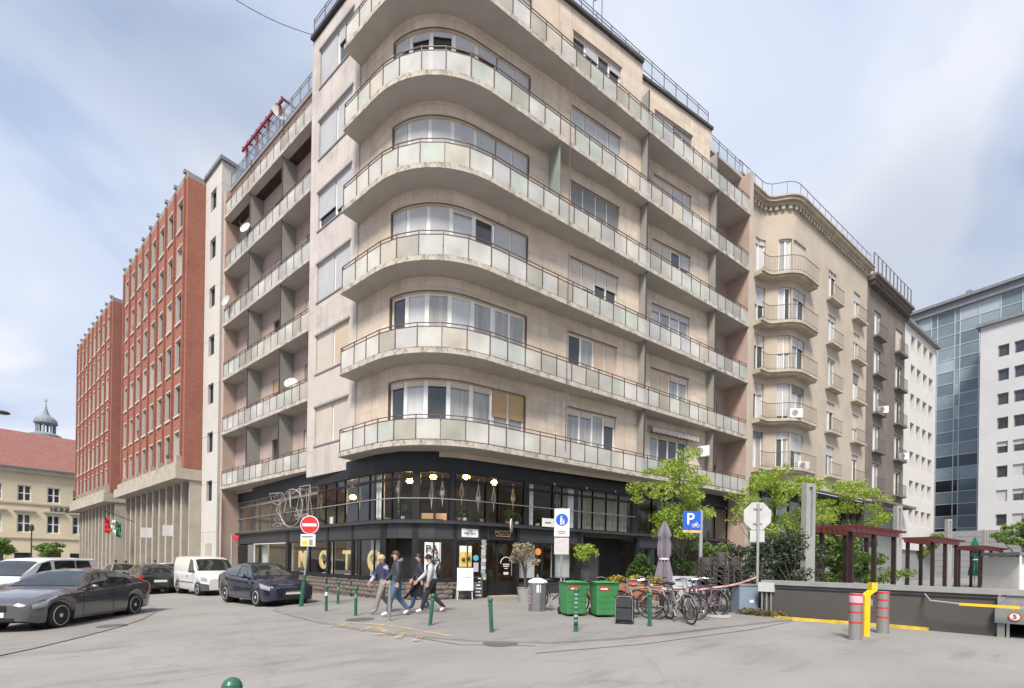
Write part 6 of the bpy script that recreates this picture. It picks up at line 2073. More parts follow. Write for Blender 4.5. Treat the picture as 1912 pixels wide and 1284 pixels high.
# ---------------------------------------------------------------- vehicles
def curve(keys):
    ks = sorted(keys)
    def f(x):
        if x <= ks[0][0]:
            return ks[0][1]
        if x >= ks[-1][0]:
            return ks[-1][1]
        for i in range(len(ks) - 1):
            if x <= ks[i + 1][0]:
                x0, y0 = ks[i]
                x1, y1 = ks[i + 1]
                h = x1 - x0
                d = (y1 - y0) / h
                def slope(j):
                    if j <= 0 or j >= len(ks) - 1:
                        return (ks[min(j + 1, len(ks) - 1)][1] - ks[max(j - 1, 0)][1]) / (ks[min(j + 1, len(ks) - 1)][0] - ks[max(j - 1, 0)][0])
                    a = (ks[j][1] - ks[j - 1][1]) / (ks[j][0] - ks[j - 1][0])
                    b = (ks[j + 1][1] - ks[j][1]) / (ks[j + 1][0] - ks[j][0])
                    return 0.0 if a * b <= 0 else 2 * a * b / (a + b)
                m0, m1 = slope(i), slope(i + 1)
                t = (x - x0) / h
                return (2 * t ** 3 - 3 * t * t + 1) * y0 + (t ** 3 - 2 * t * t + t) * h * m0 + (-2 * t ** 3 + 3 * t * t) * y1 + (t ** 3 - t * t) * h * m1
    return f
def paint(name, col, metal=0.4, rough=0.24):
    m, t, b, ln = newmat(name)
    b.inputs['Base Color'].default_value = (*col, 1)
    b.inputs['Metallic'].default_value = metal
    b.inputs['Roughness'].default_value = rough
    b.inputs['Coat Weight'].default_value = 1.0
    b.inputs['Coat Roughness'].default_value = 0.03
    return m
m_carglass = M('tinted_car_glass', (0.018, 0.022, 0.024), 0.04, var=0.3, scale=2, spec=0.9, coat=0.5)
m_trim = M('black_trim', (0.012, 0.012, 0.013), 0.5, var=0.1)
m_head = M('headlight_glass', (0.30, 0.31, 0.33), 0.08, var=0.3, scale=9, spec=0.9, coat=0.6)
m_tail = M('tail_light', (0.28, 0.01, 0.012), 0.12, var=0.2, scale=6)
m_alloy = M('alloy_rim', (0.62, 0.62, 0.63), 0.35, metal=0.25, var=0.05)
m_chrome = M('chrome', (0.65, 0.65, 0.66), 0.12, metal=1.0, var=0.03)
m_plate = M('number_plate', (0.70, 0.70, 0.68), 0.5, var=0.04)
m_greyplast = M('grey_bumper_plastic', (0.07, 0.07, 0.075), 0.6, var=0.1)
class Car:
    def __init__(self, name, label, S, body, loc, heading, group=None, cat='car'):
        self.S = S
        self.L = S['L']
        self.t = thing(name, label, cat, loc, math.atan2(heading.y, heading.x), group)
        self.zl, self.top, self.sh, self.hw = (curve(S[k]) for k in ('zl', 'top', 'sh', 'hw'))
        self.roof, self.rhw = curve(S['roof']), curve(S['rhw'])
        self.ax = S['ax']
        self.ra = S['rw'] + S.get('agap', 0.055)
        self.body = body
        self.make()
    def zs(self, x):
        z = self.zl(x)
        for a in self.ax:
            d = abs(x - a)
            if d < self.ra:
                z = max(z, self.S['rw'] + math.sqrt(self.ra ** 2 - d * d))
        return z
    def sec(self, x):
        w_, zb, zt, zs = self.hw(x), self.sh(x), self.top(x), self.zs(x)
        zl = self.zl(x)
        zs = min(zs, zb - 0.06)
        h = zb - zs
        zt = max(zt, zb)
        k = self.S.get('tuck', 0.95)
        return [(0, zl), (w_ * 0.72, zl), (w_ * k, zs), (w_ * (k + 1) / 2, zs + 0.12 * h), (w_ * 0.995, zs + 0.32 * h), (w_, zs + 0.55 * h), (w_ * 0.992, zs + 0.80 * h), (w_ * 0.972, zs + 0.93 * h), (w_ * 0.935, zb), (w_ * 0.72, zb + (zt - zb) * 0.72), (w_ * 0.4, zb + (zt - zb) * 0.93), (0, zt)]
    def side(self, x, v, s=1):
        "point on the lower side, v 0 (sill) to 1 (shoulder)"
        c = self.sec(x)[2:9]
        zs_, zb = c[0][1], c[-1][1]
        z = zs_ + (zb - zs_) * v
        for (y0, z0), (y1, z1) in zip(c, c[1:]):
            if z <= z1 + 1e-9:
                t = (z - z0) / max(1e-6, z1 - z0)
                return Vector((self.L / 2 - x, s * (y0 + (y1 - y0) * t), z))
        return Vector((self.L / 2 - x, s * c[-1][0], zb))
    def gh(self, x):
        "greenhouse half section"
        zb, zr, wb, wr = self.sh(x), self.roof(x), self.hw(x) * 0.935, self.rhw(x)
        zr = max(zr, zb + 0.01)
        f = min(1, max(0.0, (zr - zb) / self.S['gh']))
        w_ = wb + (wr - wb) * f
        e = 0.06 * f
        return [(wb, zb - 0.02), (wb + (w_ - wb) * 0.5 + 0.012 * f, zb + (zr - e - zb) * 0.5), (w_, zr - e), (w_ * 0.93, zr - e * 0.45), (w_ * 0.6, zr), (0, zr + 0.012 * f)]
    def gside(self, x, t, s=1):
        c = self.gh(x)
        a, m_, b = c[0], c[1], c[2]
        p = (a, m_, t * 2) if t < 0.5 else (m_, b, t * 2 - 1)
        return Vector((self.L / 2 - x, s * (p[0][0] + (p[1][0] - p[0][0]) * p[2]), p[0][1] + (p[1][1] - p[0][1]) * p[2]))
    def gtop(self, x, u):
        c = self.gh(x)[2:]
        y = abs(u) * c[0][0]
        for (y0, z0), (y1, z1) in zip(c, c[1:]):
            if y >= y1 - 1e-9:
                t = (y - y0) / (y1 - y0) if abs(y1 - y0) > 1e-9 else 0
                return Vector((self.L / 2 - x, math.copysign(y, u), z0 + (z1 - z0) * t))
    def patch(self, name, f, us, vs, mat_, off, parent=None, thick=0.0):
        rows = []
        e = 2e-3
        for u in us:
            row = []
            for v in vs:
                p = f(u, v)
                n = (f(u + e, v) - f(u - e, v)).cross(f(u, v + e) - f(u, v - e))
                if n.length < 1e-12:
                    n = UP.copy()
                n.normalize()
                c = Vector((p.x * 0.3, 0, 0.65))
                if n.dot(p - c) < 0:
                    n = -n
                row.append((p, n))
            rows.append(row)
        mb = MB().grid([[p + n * off for p, n in r_] for r_ in rows])
        return mb.build(name, mat_, parent or self.t, 0.7, False, weld=True)
    def make(self):
        S, t, L_ = self.S, self.t, self.L
        xs = set([L_ * i / 60 for i in range(61)] + [0.015, 0.04, 0.08, L_ - 0.015, L_ - 0.04, L_ - 0.08])
        for a in self.ax:
            for k in range(-12, 13):
                xs.add(a + self.ra * math.sin(k / 12 * math.pi / 2))
            xs.add(a - self.ra - 0.004)
            xs.add(a + self.ra + 0.004)
        xs = [x for x in sorted(xs) if 0 <= x <= L_]
        rows = []
        for x in xs:
            h = self.sec(x)
            rows.append([Vector((L_ / 2 - x, y, z)) for y, z in h] + [Vector((L_ / 2 - x, -y, z)) for y, z in h[::-1][1:]])
        mb = MB().grid(rows)
        n = len(rows[0])
        mb.add(rows[0], (list(range(n)),))
        mb.add(rows[-1], (list(range(n))[::-1],))
        mb.build('body', self.body, t, 0.75, False)
        x0, x1 = S['cab']
        gx_ = [x0 + (x1 - x0) * i / 44 for i in range(45)]
        rows = []
        for x in gx_:
            h = self.gh(x)
            rows.append([Vector((L_ / 2 - x, y, z)) for y, z in h] + [Vector((L_ / 2 - x, -y, z)) for y, z in h[::-1][1:]])
        mb = MB().grid(rows)
        n = len(rows[0])
        mb.add(rows[0], (list(range(n)),))
        mb.add(rows[-1], (list(range(n))[::-1],))
        mb.build('cabin', self.body, t, 0.75, False)
        # windscreens
        lin = lambda a, b, k: [a + (b - a) * i / k for i in range(k + 1)]
        a, b = S['ws']
        uw = 0.93
        self.patch('windscreen_seal', self.gtop, lin(a - 0.02, b + 0.03, 10), lin(-0.99, 0.99, 10), m_trim, 0.003)
        self.patch('windscreen', self.gtop, lin(a + 0.02, b, 10), lin(-uw, uw, 10), m_carglass, 0.008)
        if S.get('rs'):
            a, b = S['rs']
            self.patch('rear_window', self.gtop, lin(a, b, 8), lin(-0.9, 0.9, 8), m_carglass, 0.008)
        # side windows: (x at bottom front, x at top front, x top rear, x bottom rear)
        for s in (1, -1):
            for (bf, tf, tr, br) in S['win']:
                def f(u, v, bf=bf, tf=tf, tr=tr, br=br, s=s, m=0.0):
                    xa = bf + (tf - bf) * v
                    xb = br + (tr - br) * v
                    return self.gside(xa + (xb - xa) * u, 0.10 + v * 0.78, s)
                def fs(u, v, f=f):
                    return f(-0.04 + 1.08 * u, -0.06 + 1.12 * v)
                self.patch('window_seal', fs, lin(0, 1, 8), lin(0, 1, 5), m_trim, 0.003)
                self.patch('side_window', f, lin(0, 1, 8), lin(0, 1, 5), m_carglass, 0.007)
            for (xa, xb) in S['door']:
                fd = lambda x, v, s=s: self.side(x, v, s)
                self.patch('door_gap', fd, lin(xa - 0.008, xb + 0.008, 10), lin(0.07, 0.99, 8), m_trim, 0.0015)
                d = self.patch('door', fd, lin(xa, xb, 10), lin(0.09, 0.985, 8), self.body, 0.005)
                p = self.side(xb - 0.14, 0.80, s)
                MB().obox(p + Vector((0, s * 0.018, 0)), (0.09, 0, 0), (0, 0.012, 0), (0, 0, 0.014)).build('handle', S.get('hand', self.body), d, False, False)
            # mirrors
            p = self.gside(S['mir'], 0.16, s)
            MB().ball(p + Vector((0.02, s * 0.13, 0.03)), 0.1, 12, 8, (0.6, 1.05, 0.68)).tube([p, p + Vector((0.0, s * 0.1, 0.02))], 0.025, 6).build('mirror', S.get('mirm', self.body), t, True, False)
            # lamps
            a, b, c, d_ = S['head']
            self.patch('headlight', lambda x, v, s=s: self.side(x, v, s), lin(a, b, 8), lin(c, d_, 5), m_head, 0.006)
            a, b, c, d_ = S['tail']
            self.patch('tail_light', lambda x, v, s=s: self.side(x, v, s), lin(a, b, 6), lin(c, d_, 5), m_tail, 0.006)
            if S.get('mould'):
                a, b, c, d_ = S['mould']
                self.patch('side_moulding', lambda x, v, s=s: self.side(x, v, s), lin(a, b, 10), lin(c, d_, 2), m_greyplast, 0.012)
        # nose
        hw0 = self.hw(0.0)
        g = S['nose']
        for nm, w_, z0, z1, mm in g:
            MB().box(L_ / 2 - 0.02, L_ / 2 + 0.012, -w_ / 2, w_ / 2, z0, z1).build(nm, mm, t, False, False)
        for nm, w_, z0, z1, mm in S['tailend']:
            MB().box(-L_ / 2 - 0.012, -L_ / 2 + 0.02, -w_ / 2, w_ / 2, z0, z1).build(nm, mm, t, False, False)
        for (a, b, mm, v1) in S.get('bumper', []):
            for s in (1, -1):
                self.patch('bumper', lambda x, v, s=s: self.side(x, v, s), lin(a, b, 12), lin(0.0, v1, 5), mm, 0.008)
        # wheels
        rw = S['rw']
        for a in self.ax:
            for s in (1, -1):
                yo = self.hw(a) - 0.015
                c = Vector((L_ / 2 - a, s * (yo - 0.10), rw))
                ax_ = Vector((0, s, 0))
                MB().lathe([(self.ra - 0.005, -0.32), (self.ra - 0.005, 0.0), (0.02, -0.30)], 24, c, ax_).build('wheel_well', m_trim, t, False, False)
                wh = MB().lathe([(rw * 0.62, -0.08), (rw * 0.62, 0.02), (0.05, 0.03)], 24, c, ax_).build('wheel', m_trim, t, False, False)
                q = rw * S.get('rim', 0.68)
                MB().lathe([(q, 0.09), (rw * 0.90, 0.10), (rw * 0.985, 0.075), (rw, 0.04), (rw, -0.07), (rw * 0.93, -0.1), (q, -0.1)], 32, c, ax_).build('tyre', m_rubber, wh, 0.7, False)
                rm = MB().lathe([(q, 0.02), (q + 0.004, 0.092), (q - 0.012, 0.098), (q - 0.025, 0.03)], 32, c, ax_)
                nsp = S.get('spokes', 5)
                for k in range(nsp):
                    an = 2 * math.pi * k / nsp + 0.2
                    d = Vector((math.cos(an), 0, math.sin(an)))
                    e_ = Vector((-math.sin(an), 0, math.cos(an)))
                    wd = S.get('spw', 0.03)
                    rm.add([c + ax_ * 0.085 + d * 0.03 - e_ * wd, c + ax_ * 0.085 + d * 0.03 + e_ * wd, c + ax_ * 0.09 + d * (q - 0.012) + e_ * wd * 0.8, c + ax_ * 0.09 + d * (q - 0.012) - e_ * wd * 0.8,
                            c + ax_ * 0.05 + d * 0.03 - e_ * wd, c + ax_ * 0.05 + d * 0.03 + e_ * wd, c + ax_ * 0.06 + d * (q - 0.012) + e_ * wd * 0.8, c + ax_ * 0.06 + d * (q - 0.012) - e_ * wd * 0.8], ((0, 1, 2, 3), (0, 4, 5, 1), (1, 5, 6, 2), (3, 2, 6, 7), (0, 3, 7, 4)))
                rm.lathe([(0.055, 0.06), (0.05, 0.095), (0.02, 0.10)], 16, c, ax_)
                rm.build('rim', m_alloy, wh, 0.6, False)
SED = dict(L=4.52, rw=0.325, ax=(0.76, 3.52), gh=0.44,
    zl=[(0, 0.27), (0.25, 0.20), (1.2, 0.19), (3.4, 0.19), (4.2, 0.22), (4.52, 0.34)],
    top=[(0, 0.64), (0.06, 0.71), (0.4, 0.83), (1.0, 0.93), (1.45, 0.98), (3.7, 1.06), (4.25, 1.06), (4.45, 1.01), (4.52, 0.88)],
    sh=[(0, 0.60), (0.08, 0.66), (0.4, 0.76), (1.0, 0.87), (1.6, 0.91), (2.6, 0.94), (3.6, 0.99), (4.25, 1.0), (4.45, 0.96), (4.52, 0.84)],
    hw=[(0, 0.60), (0.05, 0.70), (0.2, 0.79), (0.5, 0.86), (1.0, 0.895), (2.0, 0.905), (3.4, 0.90), (4.0, 0.87), (4.35, 0.80), (4.46, 0.74), (4.52, 0.64)],
    roof=[(1.32, 0.95), (1.72, 1.20), (2.12, 1.375), (2.6, 1.42), (3.1, 1.385), (3.5, 1.26), (3.98, 1.05)],
    rhw=[(1.3, 0.60), (2.2, 0.59), (3.2, 0.57), (4.0, 0.55)], cab=(1.30, 4.0), ws=(1.40, 2.06), rs=(3.25, 3.9),
    win=[(1.62, 2.10, 2.52, 2.50), (2.58, 2.60, 3.22, 3.42)], door=[(1.42, 2.50), (2.53, 3.45)], mir=1.72,
    head=(0.10, 0.62, 0.70, 0.93), tail=(4.12, 4.50, 0.62, 0.92), spokes=10, spw=0.017, rim=0.73,
    nose=[('grille', 0.60, 0.48, 0.62, m_trim), ('number_plate', 0.52, 0.36, 0.47, m_plate), ('lower_grille', 0.9, 0.27, 0.34, m_trim)], tailend=[('number_plate', 0.52, 0.62, 0.73, m_plate)])
VAN = dict(L=4.40, rw=0.315, ax=(0.86, 3.54), gh=0.70, tuck=0.97,
    zl=[(0, 0.30), (0.25, 0.24), (4.2, 0.26), (4.40, 0.34)],
    top=[(0, 0.80), (0.08, 0.90), (0.5, 1.02), (1.0, 1.12), (4.3, 1.05), (4.4, 0.98)],
    sh=[(0, 0.76), (0.10, 0.86), (0.5, 0.95), (1.0, 1.02), (2.0, 1.04), (4.3, 1.04), (4.4, 0.98)],
    hw=[(0, 0.66), (0.06, 0.74), (0.25, 0.82), (0.7, 0.88), (1.3, 0.90), (4.2, 0.89), (4.36, 0.86), (4.4, 0.80)],
    roof=[(0.90, 1.08), (1.3, 1.36), (1.75, 1.68), (2.2, 1.79), (3.0, 1.82), (4.15, 1.80), (4.30, 1.72), (4.40, 1.05)],
    rhw=[(0.9, 0.68), (2.0, 0.73), (4.4, 0.74)], cab=(0.88, 4.395), ws=(1.0, 1.72), rs=None,
    win=[(1.28, 1.78, 2.12, 2.12)], door=[(1.22, 2.16)], mir=1.42, mirm=m_greyplast,
    head=(0.05, 0.46, 0.66, 0.95), tail=(4.28, 4.39, 0.5, 0.98), spokes=6, spw=0.04, rim=0.66, hand=m_greyplast,
    nose=[('grille', 0.62, 0.62, 0.72, m_greyplast), ('number_plate', 0.52, 0.42, 0.53, m_plate)], tailend=[('number_plate', 0.52, 0.8, 0.91, m_plate)],
    bumper=[(0.0, 0.52, m_greyplast, 0.50)], mould=(1.25, 3.1, 0.40, 0.46))
def mod(base, **k):
    d = dict(base)
    d.update(k)
    return d
LAN = mod(SED, L=4.57, rw=0.315, ax=(0.93, 3.565), gh=0.48, spokes=7, spw=0.032, rim=0.68,
    roof=[(1.30, 0.97), (1.72, 1.25), (2.15, 1.44), (2.65, 1.49), (3.15, 1.455), (3.6, 1.30), (4.05, 1.08)], cab=(1.28, 4.07), ws=(1.38, 2.1), rs=(3.35, 3.95),
    sh=[(0, 0.62), (0.06, 0.70), (0.4, 0.80), (1.0, 0.90), (1.6, 0.94), (2.6, 0.97), (3.6, 1.02), (4.3, 1.03), (4.5, 0.98), (4.57, 0.84)],
    top=[(0, 0.66), (0.06, 0.75), (0.4, 0.86), (1.0, 0.95), (1.45, 1.0), (3.7, 1.08), (4.3, 1.09), (4.5, 1.03), (4.57, 0.88)],
    zl=[(0, 0.26), (0.25, 0.20), (4.2, 0.22), (4.57, 0.34)],
    hw=[(0, 0.60), (0.05, 0.70), (0.2, 0.79), (0.5, 0.85), (1.0, 0.88), (2.0, 0.885), (3.4, 0.88), (4.05, 0.85), (4.4, 0.79), (4.5, 0.72), (4.57, 0.62)], tail=(4.15, 4.54, 0.62, 0.92),
    win=[(1.60, 2.10, 2.55, 2.52), (2.60, 2.63, 3.32, 3.52)], door=[(1.45, 2.53), (2.56, 3.50)],
    nose=[('grille', 0.9, 0.50, 0.60, m_trim), ('number_plate', 0.52, 0.44, 0.55, m_plate), ('lower_grille', 1.0, 0.26, 0.38, m_trim)])
HAT = mod(SED, L=4.05, rw=0.305, ax=(0.80, 3.32), gh=0.50, spokes=6, spw=0.034, rim=0.66,
    zl=[(0, 0.28), (0.25, 0.21), (3.8, 0.23), (4.05, 0.34)],
    top=[(0, 0.68), (0.06, 0.77), (0.4, 0.88), (0.9, 0.97), (1.2, 1.0), (3.7, 1.05), (3.98, 1.0), (4.05, 0.90)],
    sh=[(0, 0.64), (0.06, 0.72), (0.4, 0.82), (1.0, 0.92), (2.6, 0.97), (3.7, 1.02), (3.98, 0.98), (4.05, 0.88)],
    hw=[(0, 0.60), (0.05, 0.70), (0.2, 0.78), (0.5, 0.83), (1.0, 0.85), (3.3, 0.85), (3.8, 0.82), (3.98, 0.76), (4.05, 0.68)],
    roof=[(1.05, 0.98), (1.5, 1.28), (1.95, 1.46), (2.4, 1.50), (3.1, 1.47), (3.55, 1.38), (3.98, 1.02)],
    rhw=[(1.0, 0.56), (4.0, 0.56)], cab=(1.03, 4.0), ws=(1.12, 1.88), rs=(3.5, 3.93),
    win=[(1.38, 1.88, 2.30, 2.28), (2.36, 2.38, 3.0, 3.12)], door=[(1.2, 2.30), (2.33, 3.15)], mir=1.45, head=(0.06, 0.5, 0.66, 0.94), tail=(3.78, 4.03, 0.58, 0.96))
def car_at(wheel_xy, heading, S, axle, side):
    "vehicle origin so that the wheel on this side (1 left, -1 right) stands at the point"
    h = Vector((heading.x, heading.y, 0)).normalized()
    l = Vector((-h.y, h.x, 0))
    c = Vector((wheel_xy[0], wheel_xy[1], 0)) - h * (S['L'] / 2 - S['ax'][axle]) - l * side * (curve(S['hw'])(S['ax'][axle]) - 0.1)
    c.z = gz(c.x, c.y) + 0.004
    return c
hb = Vector((-0.42, -0.908, 0))
Car('saloon_car', 'dark grey saloon car with ten spoke wheels at the left edge', SED, paint('dark_grey_paint', (0.13, 0.125, 0.135), 0.6), car_at((-9.72, 0.95), hb, SED, 0, 1), hb)
hl = Vector((0.304, -0.953, 0))
Car('saloon_car', 'dark navy saloon car parked in front of the shop windows by the no entry sign', LAN, paint('navy_paint', (0.022, 0.026, 0.055), 0.5), car_at((-5.22, 3.35), hl, LAN, 0, -1), hl)
Car('delivery_van', 'small white delivery van with grey bumper parked behind the navy saloon', VAN, paint('white_car_paint', (0.66, 0.66, 0.65), 0.0, 0.35), car_at((-6.93, 10.75), hl, VAN, 0, -1), hl, None, 'van')
MPV = mod(VAN, win=[(1.28, 1.78, 2.12, 2.12), (2.3, 2.32, 3.15, 3.15), (3.25, 3.25, 3.85, 4.0)], door=[(1.22, 2.16), (2.2, 3.2)], bumper=[])
hm = Vector((-0.5, -0.866, 0))
q = gd(58, 17.5, 0)
Car('people_carrier', 'white people carrier with dark rear windows standing behind the dark grey saloon', MPV, paint('white_car_paint_cool', (0.68, 0.69, 0.71), 0.0, 0.3), Vector((q.x, q.y, gz(q.x, q.y))), hm, None, 'van')
q = gd(278, 23.5, 0)
Car('hatchback_car', 'black hatchback seen from behind in the left street', HAT, paint('black_car_paint', (0.03, 0.032, 0.03), 0.4), Vector((q.x, q.y, gz(q.x, q.y))), Vector((-0.304, 0.953, 0)))
q = gd(322, 29.0, 0)
Car('hatchback_car', 'white hatchback facing the camera between the black hatchback and the white van', HAT, paint('white_car_paint_warm', (0.62, 0.62, 0.60), 0.0, 0.35), Vector((q.x, q.y, gz(q.x, q.y))), hl)
q = gd(228, 33.0, 0)
Car('hatchback_car', 'silver hatchback far down the left street, only its roof and windscreen in view', HAT, paint('silver_car_paint', (0.45, 0.46, 0.47), 0.6), Vector((q.x, q.y, gz(q.x, q.y))), hl)
# ---------------------------------------------------------------- people
def skin_mesh(joints, edges, radii, labels, mats_):
    me = bpy.data.meshes.new('skeleton')
    names = list(joints)
    me.from_pydata([joints[n] for n in names], [(names.index(a), names.index(b)) for a, b in edges], [])
    o = bpy.data.objects.new('skeleton', me)
    COL.objects.link(o)
    sk = o.modifiers.new('skin', 'SKIN')
    sk.branch_smoothing = 0.4
    for i, n in enumerate(names):
        r = radii[n]
        me.skin_vertices[0].data[i].radius = r if isinstance(r, tuple) else (r, r)
        me.skin_vertices[0].data[i].use_root = (i == 0)
    sb = o.modifiers.new('subsurf', 'SUBSURF')
    sb.levels = 2
    dg = bpy.context.evaluated_depsgraph_get()
    dg.update()
    out = bpy.data.meshes.new_from_object(o.evaluated_get(dg))
    bpy.data.objects.remove(o)
    for m in mats_:
        out.materials.append(m)
    segs = [(Vector(joints[a]), Vector(joints[b]), labels[(a, b)]) for a, b in edges]
    for p in out.polygons:
        c = p.center
        best, lab = 1e9, 0
        for a, b, l in segs:
            d = b - a
            t = max(0, min(1, (c - a).dot(d) / d.length_squared))
            k = (c - (a + d * t)).length
            if k < best:
                best, lab = k, l
        p.material_index = lab
        p.use_smooth = True
    return out
m_skin = M('skin', (0.50, 0.30, 0.22), 0.55, var=0.06, scale=8)
m_eye = M('eye_dark', (0.02, 0.015, 0.012), 0.3)
def person(label, loc, heading, H, coat, trousers, shoes, hair, stride=1.0, arm_f=0.25, arm_b=-0.3, turn=0.0, bulk=1.0, hat=None, seed=0, bend=0.0):
    k = H / 1.78
    t = thing('person', label, 'person', loc, math.atan2(heading.y, heading.x))
    s = stride
    J = {'pelvis': (0, 0, 0.96), 'waist': (0.01, 0, 1.10), 'chest': (0.03 + bend * 0.3, 0, 1.32), 'neck': (0.04 + bend * 0.5, 0, 1.50), 'head': (0.065 + bend * 0.7, 0, 1.605), 'crown': (0.06 + bend * 0.8, 0, 1.70),
         'hipL': (0.02, 0.10, 0.90), 'kneeL': (0.20 * s, 0.10, 0.50), 'ankL': (0.30 * s, 0.10, 0.10), 'toeL': (0.30 * s + 0.17, 0.11, 0.045),
         'hipR': (-0.02, -0.10, 0.90), 'kneeR': (-0.04 * s, -0.10, 0.49), 'ankR': (-0.37 * s, -0.10, 0.15), 'toeR': (-0.37 * s + 0.15, -0.11, 0.04),
         'shL': (0.03 + bend * 0.4, 0.19, 1.42), 'elL': (0.03 + arm_b * 0.6, 0.25, 1.15), 'wrL': (0.06 + arm_b * 0.8, 0.24, 0.90),
         'shR': (0.03 + bend * 0.4, -0.19, 1.42), 'elR': (0.02 + arm_f * 0.5, -0.25, 1.15), 'wrR': (0.08 + arm_f * 1.1, -0.22, 0.93)}
    J = {n: tuple(c * k for c in p) for n, p in J.items()}
    E_ = [('pelvis', 'waist'), ('waist', 'chest'), ('chest', 'neck'), ('neck', 'head'), ('head', 'crown'), ('pelvis', 'hipL'), ('hipL', 'kneeL'), ('kneeL', 'ankL'), ('ankL', 'toeL'),
          ('pelvis', 'hipR'), ('hipR', 'kneeR'), ('kneeR', 'ankR'), ('ankR', 'toeR'), ('chest', 'shL'), ('shL', 'elL'), ('elL', 'wrL'), ('chest', 'shR'), ('shR', 'elR'), ('elR', 'wrR')]
    b = bulk
    Rd = {'pelvis': (0.13, 0.155), 'waist': (0.125 * b, 0.15 * b), 'chest': (0.135 * b, 0.175 * b), 'neck': 0.062, 'head': (0.098, 0.082), 'crown': (0.07, 0.06),
          'hipL': 0.10, 'kneeL': 0.068, 'ankL': 0.05, 'toeL': 0.042, 'hipR': 0.10, 'kneeR': 0.068, 'ankR': 0.05, 'toeR': 0.042,
          'shL': 0.075 * b, 'elL': 0.056 * b, 'wrL': 0.04, 'shR': 0.075 * b, 'elR': 0.056 * b, 'wrR': 0.04}
    kk = 1.17 * k
    Rd = {n: (tuple(c * (k if n in ('head', 'crown') else kk) for c in r) if isinstance(r, tuple) else r * kk) for n, r in Rd.items()}
    lab = {}
    for e_ in E_:
        a, c = e_
        if c in ('head', 'crown'):
            l = 0
        elif c.startswith('toe'):
            l = 3
        elif c.startswith(('knee', 'ank', 'hip')):
            l = 2
        else:
            l = 1
        lab[e_] = l
    me = skin_mesh(J, E_, Rd, lab, [m_skin, coat, trousers, shoes])
    me.name = 'body'
    bo = bpy.data.objects.new('body', me)
    COL.objects.link(bo)
    bo.parent = t
    hc = Vector(J['head']) + Vector((0.0, 0, 0.02 * k))
    rot = Matrix.Rotation(turn, 3, 'Z')
    def hp(x, y, z):
        return hc + rot @ (Vector((x, y, z)) * k)
    f = MB()
    f.tube([hp(0.078, 0, 0.02), hp(0.098, 0, -0.022), hp(0.08, 0, -0.03)], 0.012 * k, 6)
    for s_ in (1, -1):
        f.ball(hp(0.0, s_ * 0.083, -0.01), 0.03 * k, 8, 6, (0.6, 0.4, 1))
    f.build('face', m_skin, bo, True, False)
    f = MB()
    for s_ in (1, -1):
        f.ball(hp(0.083, s_ * 0.034, 0.012), 0.011 * k, 8, 6)
    f.tube([hp(0.088, -0.025, -0.062), hp(0.096, 0, -0.064), hp(0.088, 0.025, -0.062)], 0.006 * k, 5)
    f.build('eyes_and_mouth', m_eye, bo, True, False)
    hm_ = MB()
    rows = []
    for i in range(9):
        th = i / 8 * 1.0 * math.pi * (0.62 if not hat else 0.56)
        row = []
        for j in range(25):
            a = 2 * math.pi * j / 24
            back = 0.5 - 0.5 * math.cos(a)
            tt = th * (1.0 if hat else (0.58 + 0.52 * back))
            rr_ = 0.108 if hat else 0.106
            row.append(hp(rr_ * 1.02 * math.sin(tt) * math.cos(a) - 0.006, rr_ * 0.9 * math.sin(tt) * math.sin(a), 0.012 + rr_ * 1.12 * math.cos(tt)))
        rows.append(row)
    hm_.grid(rows)
    hm_.build('cap' if hat else 'hair', hat or hair, bo, True, False)
    for s_, n_ in ((1, 'L'), (-1, 'R')):
        w_, e_ = Vector(J['wr' + n_]), Vector(J['el' + n_])
        d = (w_ - e_).normalized()
        u = Vector((0, 1, 0))
        u = (u - d * u.dot(d)).normalized()
        v = d.cross(u)
        hb_ = MB()
        hb_.tube([w_ - d * 0.03, w_ + d * 0.03 * k], 0.028 * k, 8, True, 0.032 * k)
        hb_.obox(w_ + d * 0.065 * k, d * 0.045 * k, u * 0.016 * k, v * 0.038 * k)
        for q_, l_ in ((-0.030, 0.062), (-0.010, 0.072), (0.010, 0.068), (0.029, 0.052)):
            p0 = w_ + d * 0.10 * k + v * q_ * k
            p1 = p0 + (d * 0.9 - u * s_ * 0.3) * l_ * 0.5 * k
            p2 = p1 + (d * 0.6 - u * s_ * 0.8) * l_ * 0.5 * k
            hb_.tube([p0, p1, p2], 0.009 * k, 6)
        p0 = w_ + d * 0.045 * k + v * 0.038 * k
        hb_.tube([p0, p0 + (d * 0.6 + v * 0.7) * 0.035 * k, p0 + (d * 1.4 + v * 0.6) * 0.035 * k], 0.010 * k, 6)
        hb_.build('hand', m_skin, bo, 0.8, False)
    return t, bo, J
m_puffer = M('dark_quilted_jacket', (0.028, 0.034, 0.045), 0.5, var=0.25, scale=3, stretch=(1, 1, 9), bump=0.5, bscale=14)
m_navyv = M('navy_vest', (0.030, 0.034, 0.085), 0.6, var=0.2, scale=4, bump=0.4, bscale=15)
m_sweat = M('dark_sweater', (0.030, 0.030, 0.038), 0.85, var=0.2, bump=0.2)
m_hoodie = M('grey_hoodie', (0.42, 0.43, 0.45), 0.85, var=0.18, scale=6, bump=0.2)
m_jeans = M('blue_jeans', (0.06, 0.125, 0.21), 0.85, var=0.2, scale=6)
m_jeans2 = M('mid_blue_jeans', (0.035, 0.07, 0.15), 0.85, var=0.2, scale=6)
m_greytr = M('grey_trousers', (0.22, 0.215, 0.20), 0.85, var=0.12)
m_blktr = M('black_trousers', (0.020, 0.020, 0.023), 0.8)
m_wshoe = M('white_trainers', (0.62, 0.60, 0.57), 0.6)
m_bshoe = M('dark_shoes', (0.04, 0.04, 0.06), 0.6)
m_hairb = M('brown_hair', (0.06, 0.033, 0.02), 0.7, var=0.2)
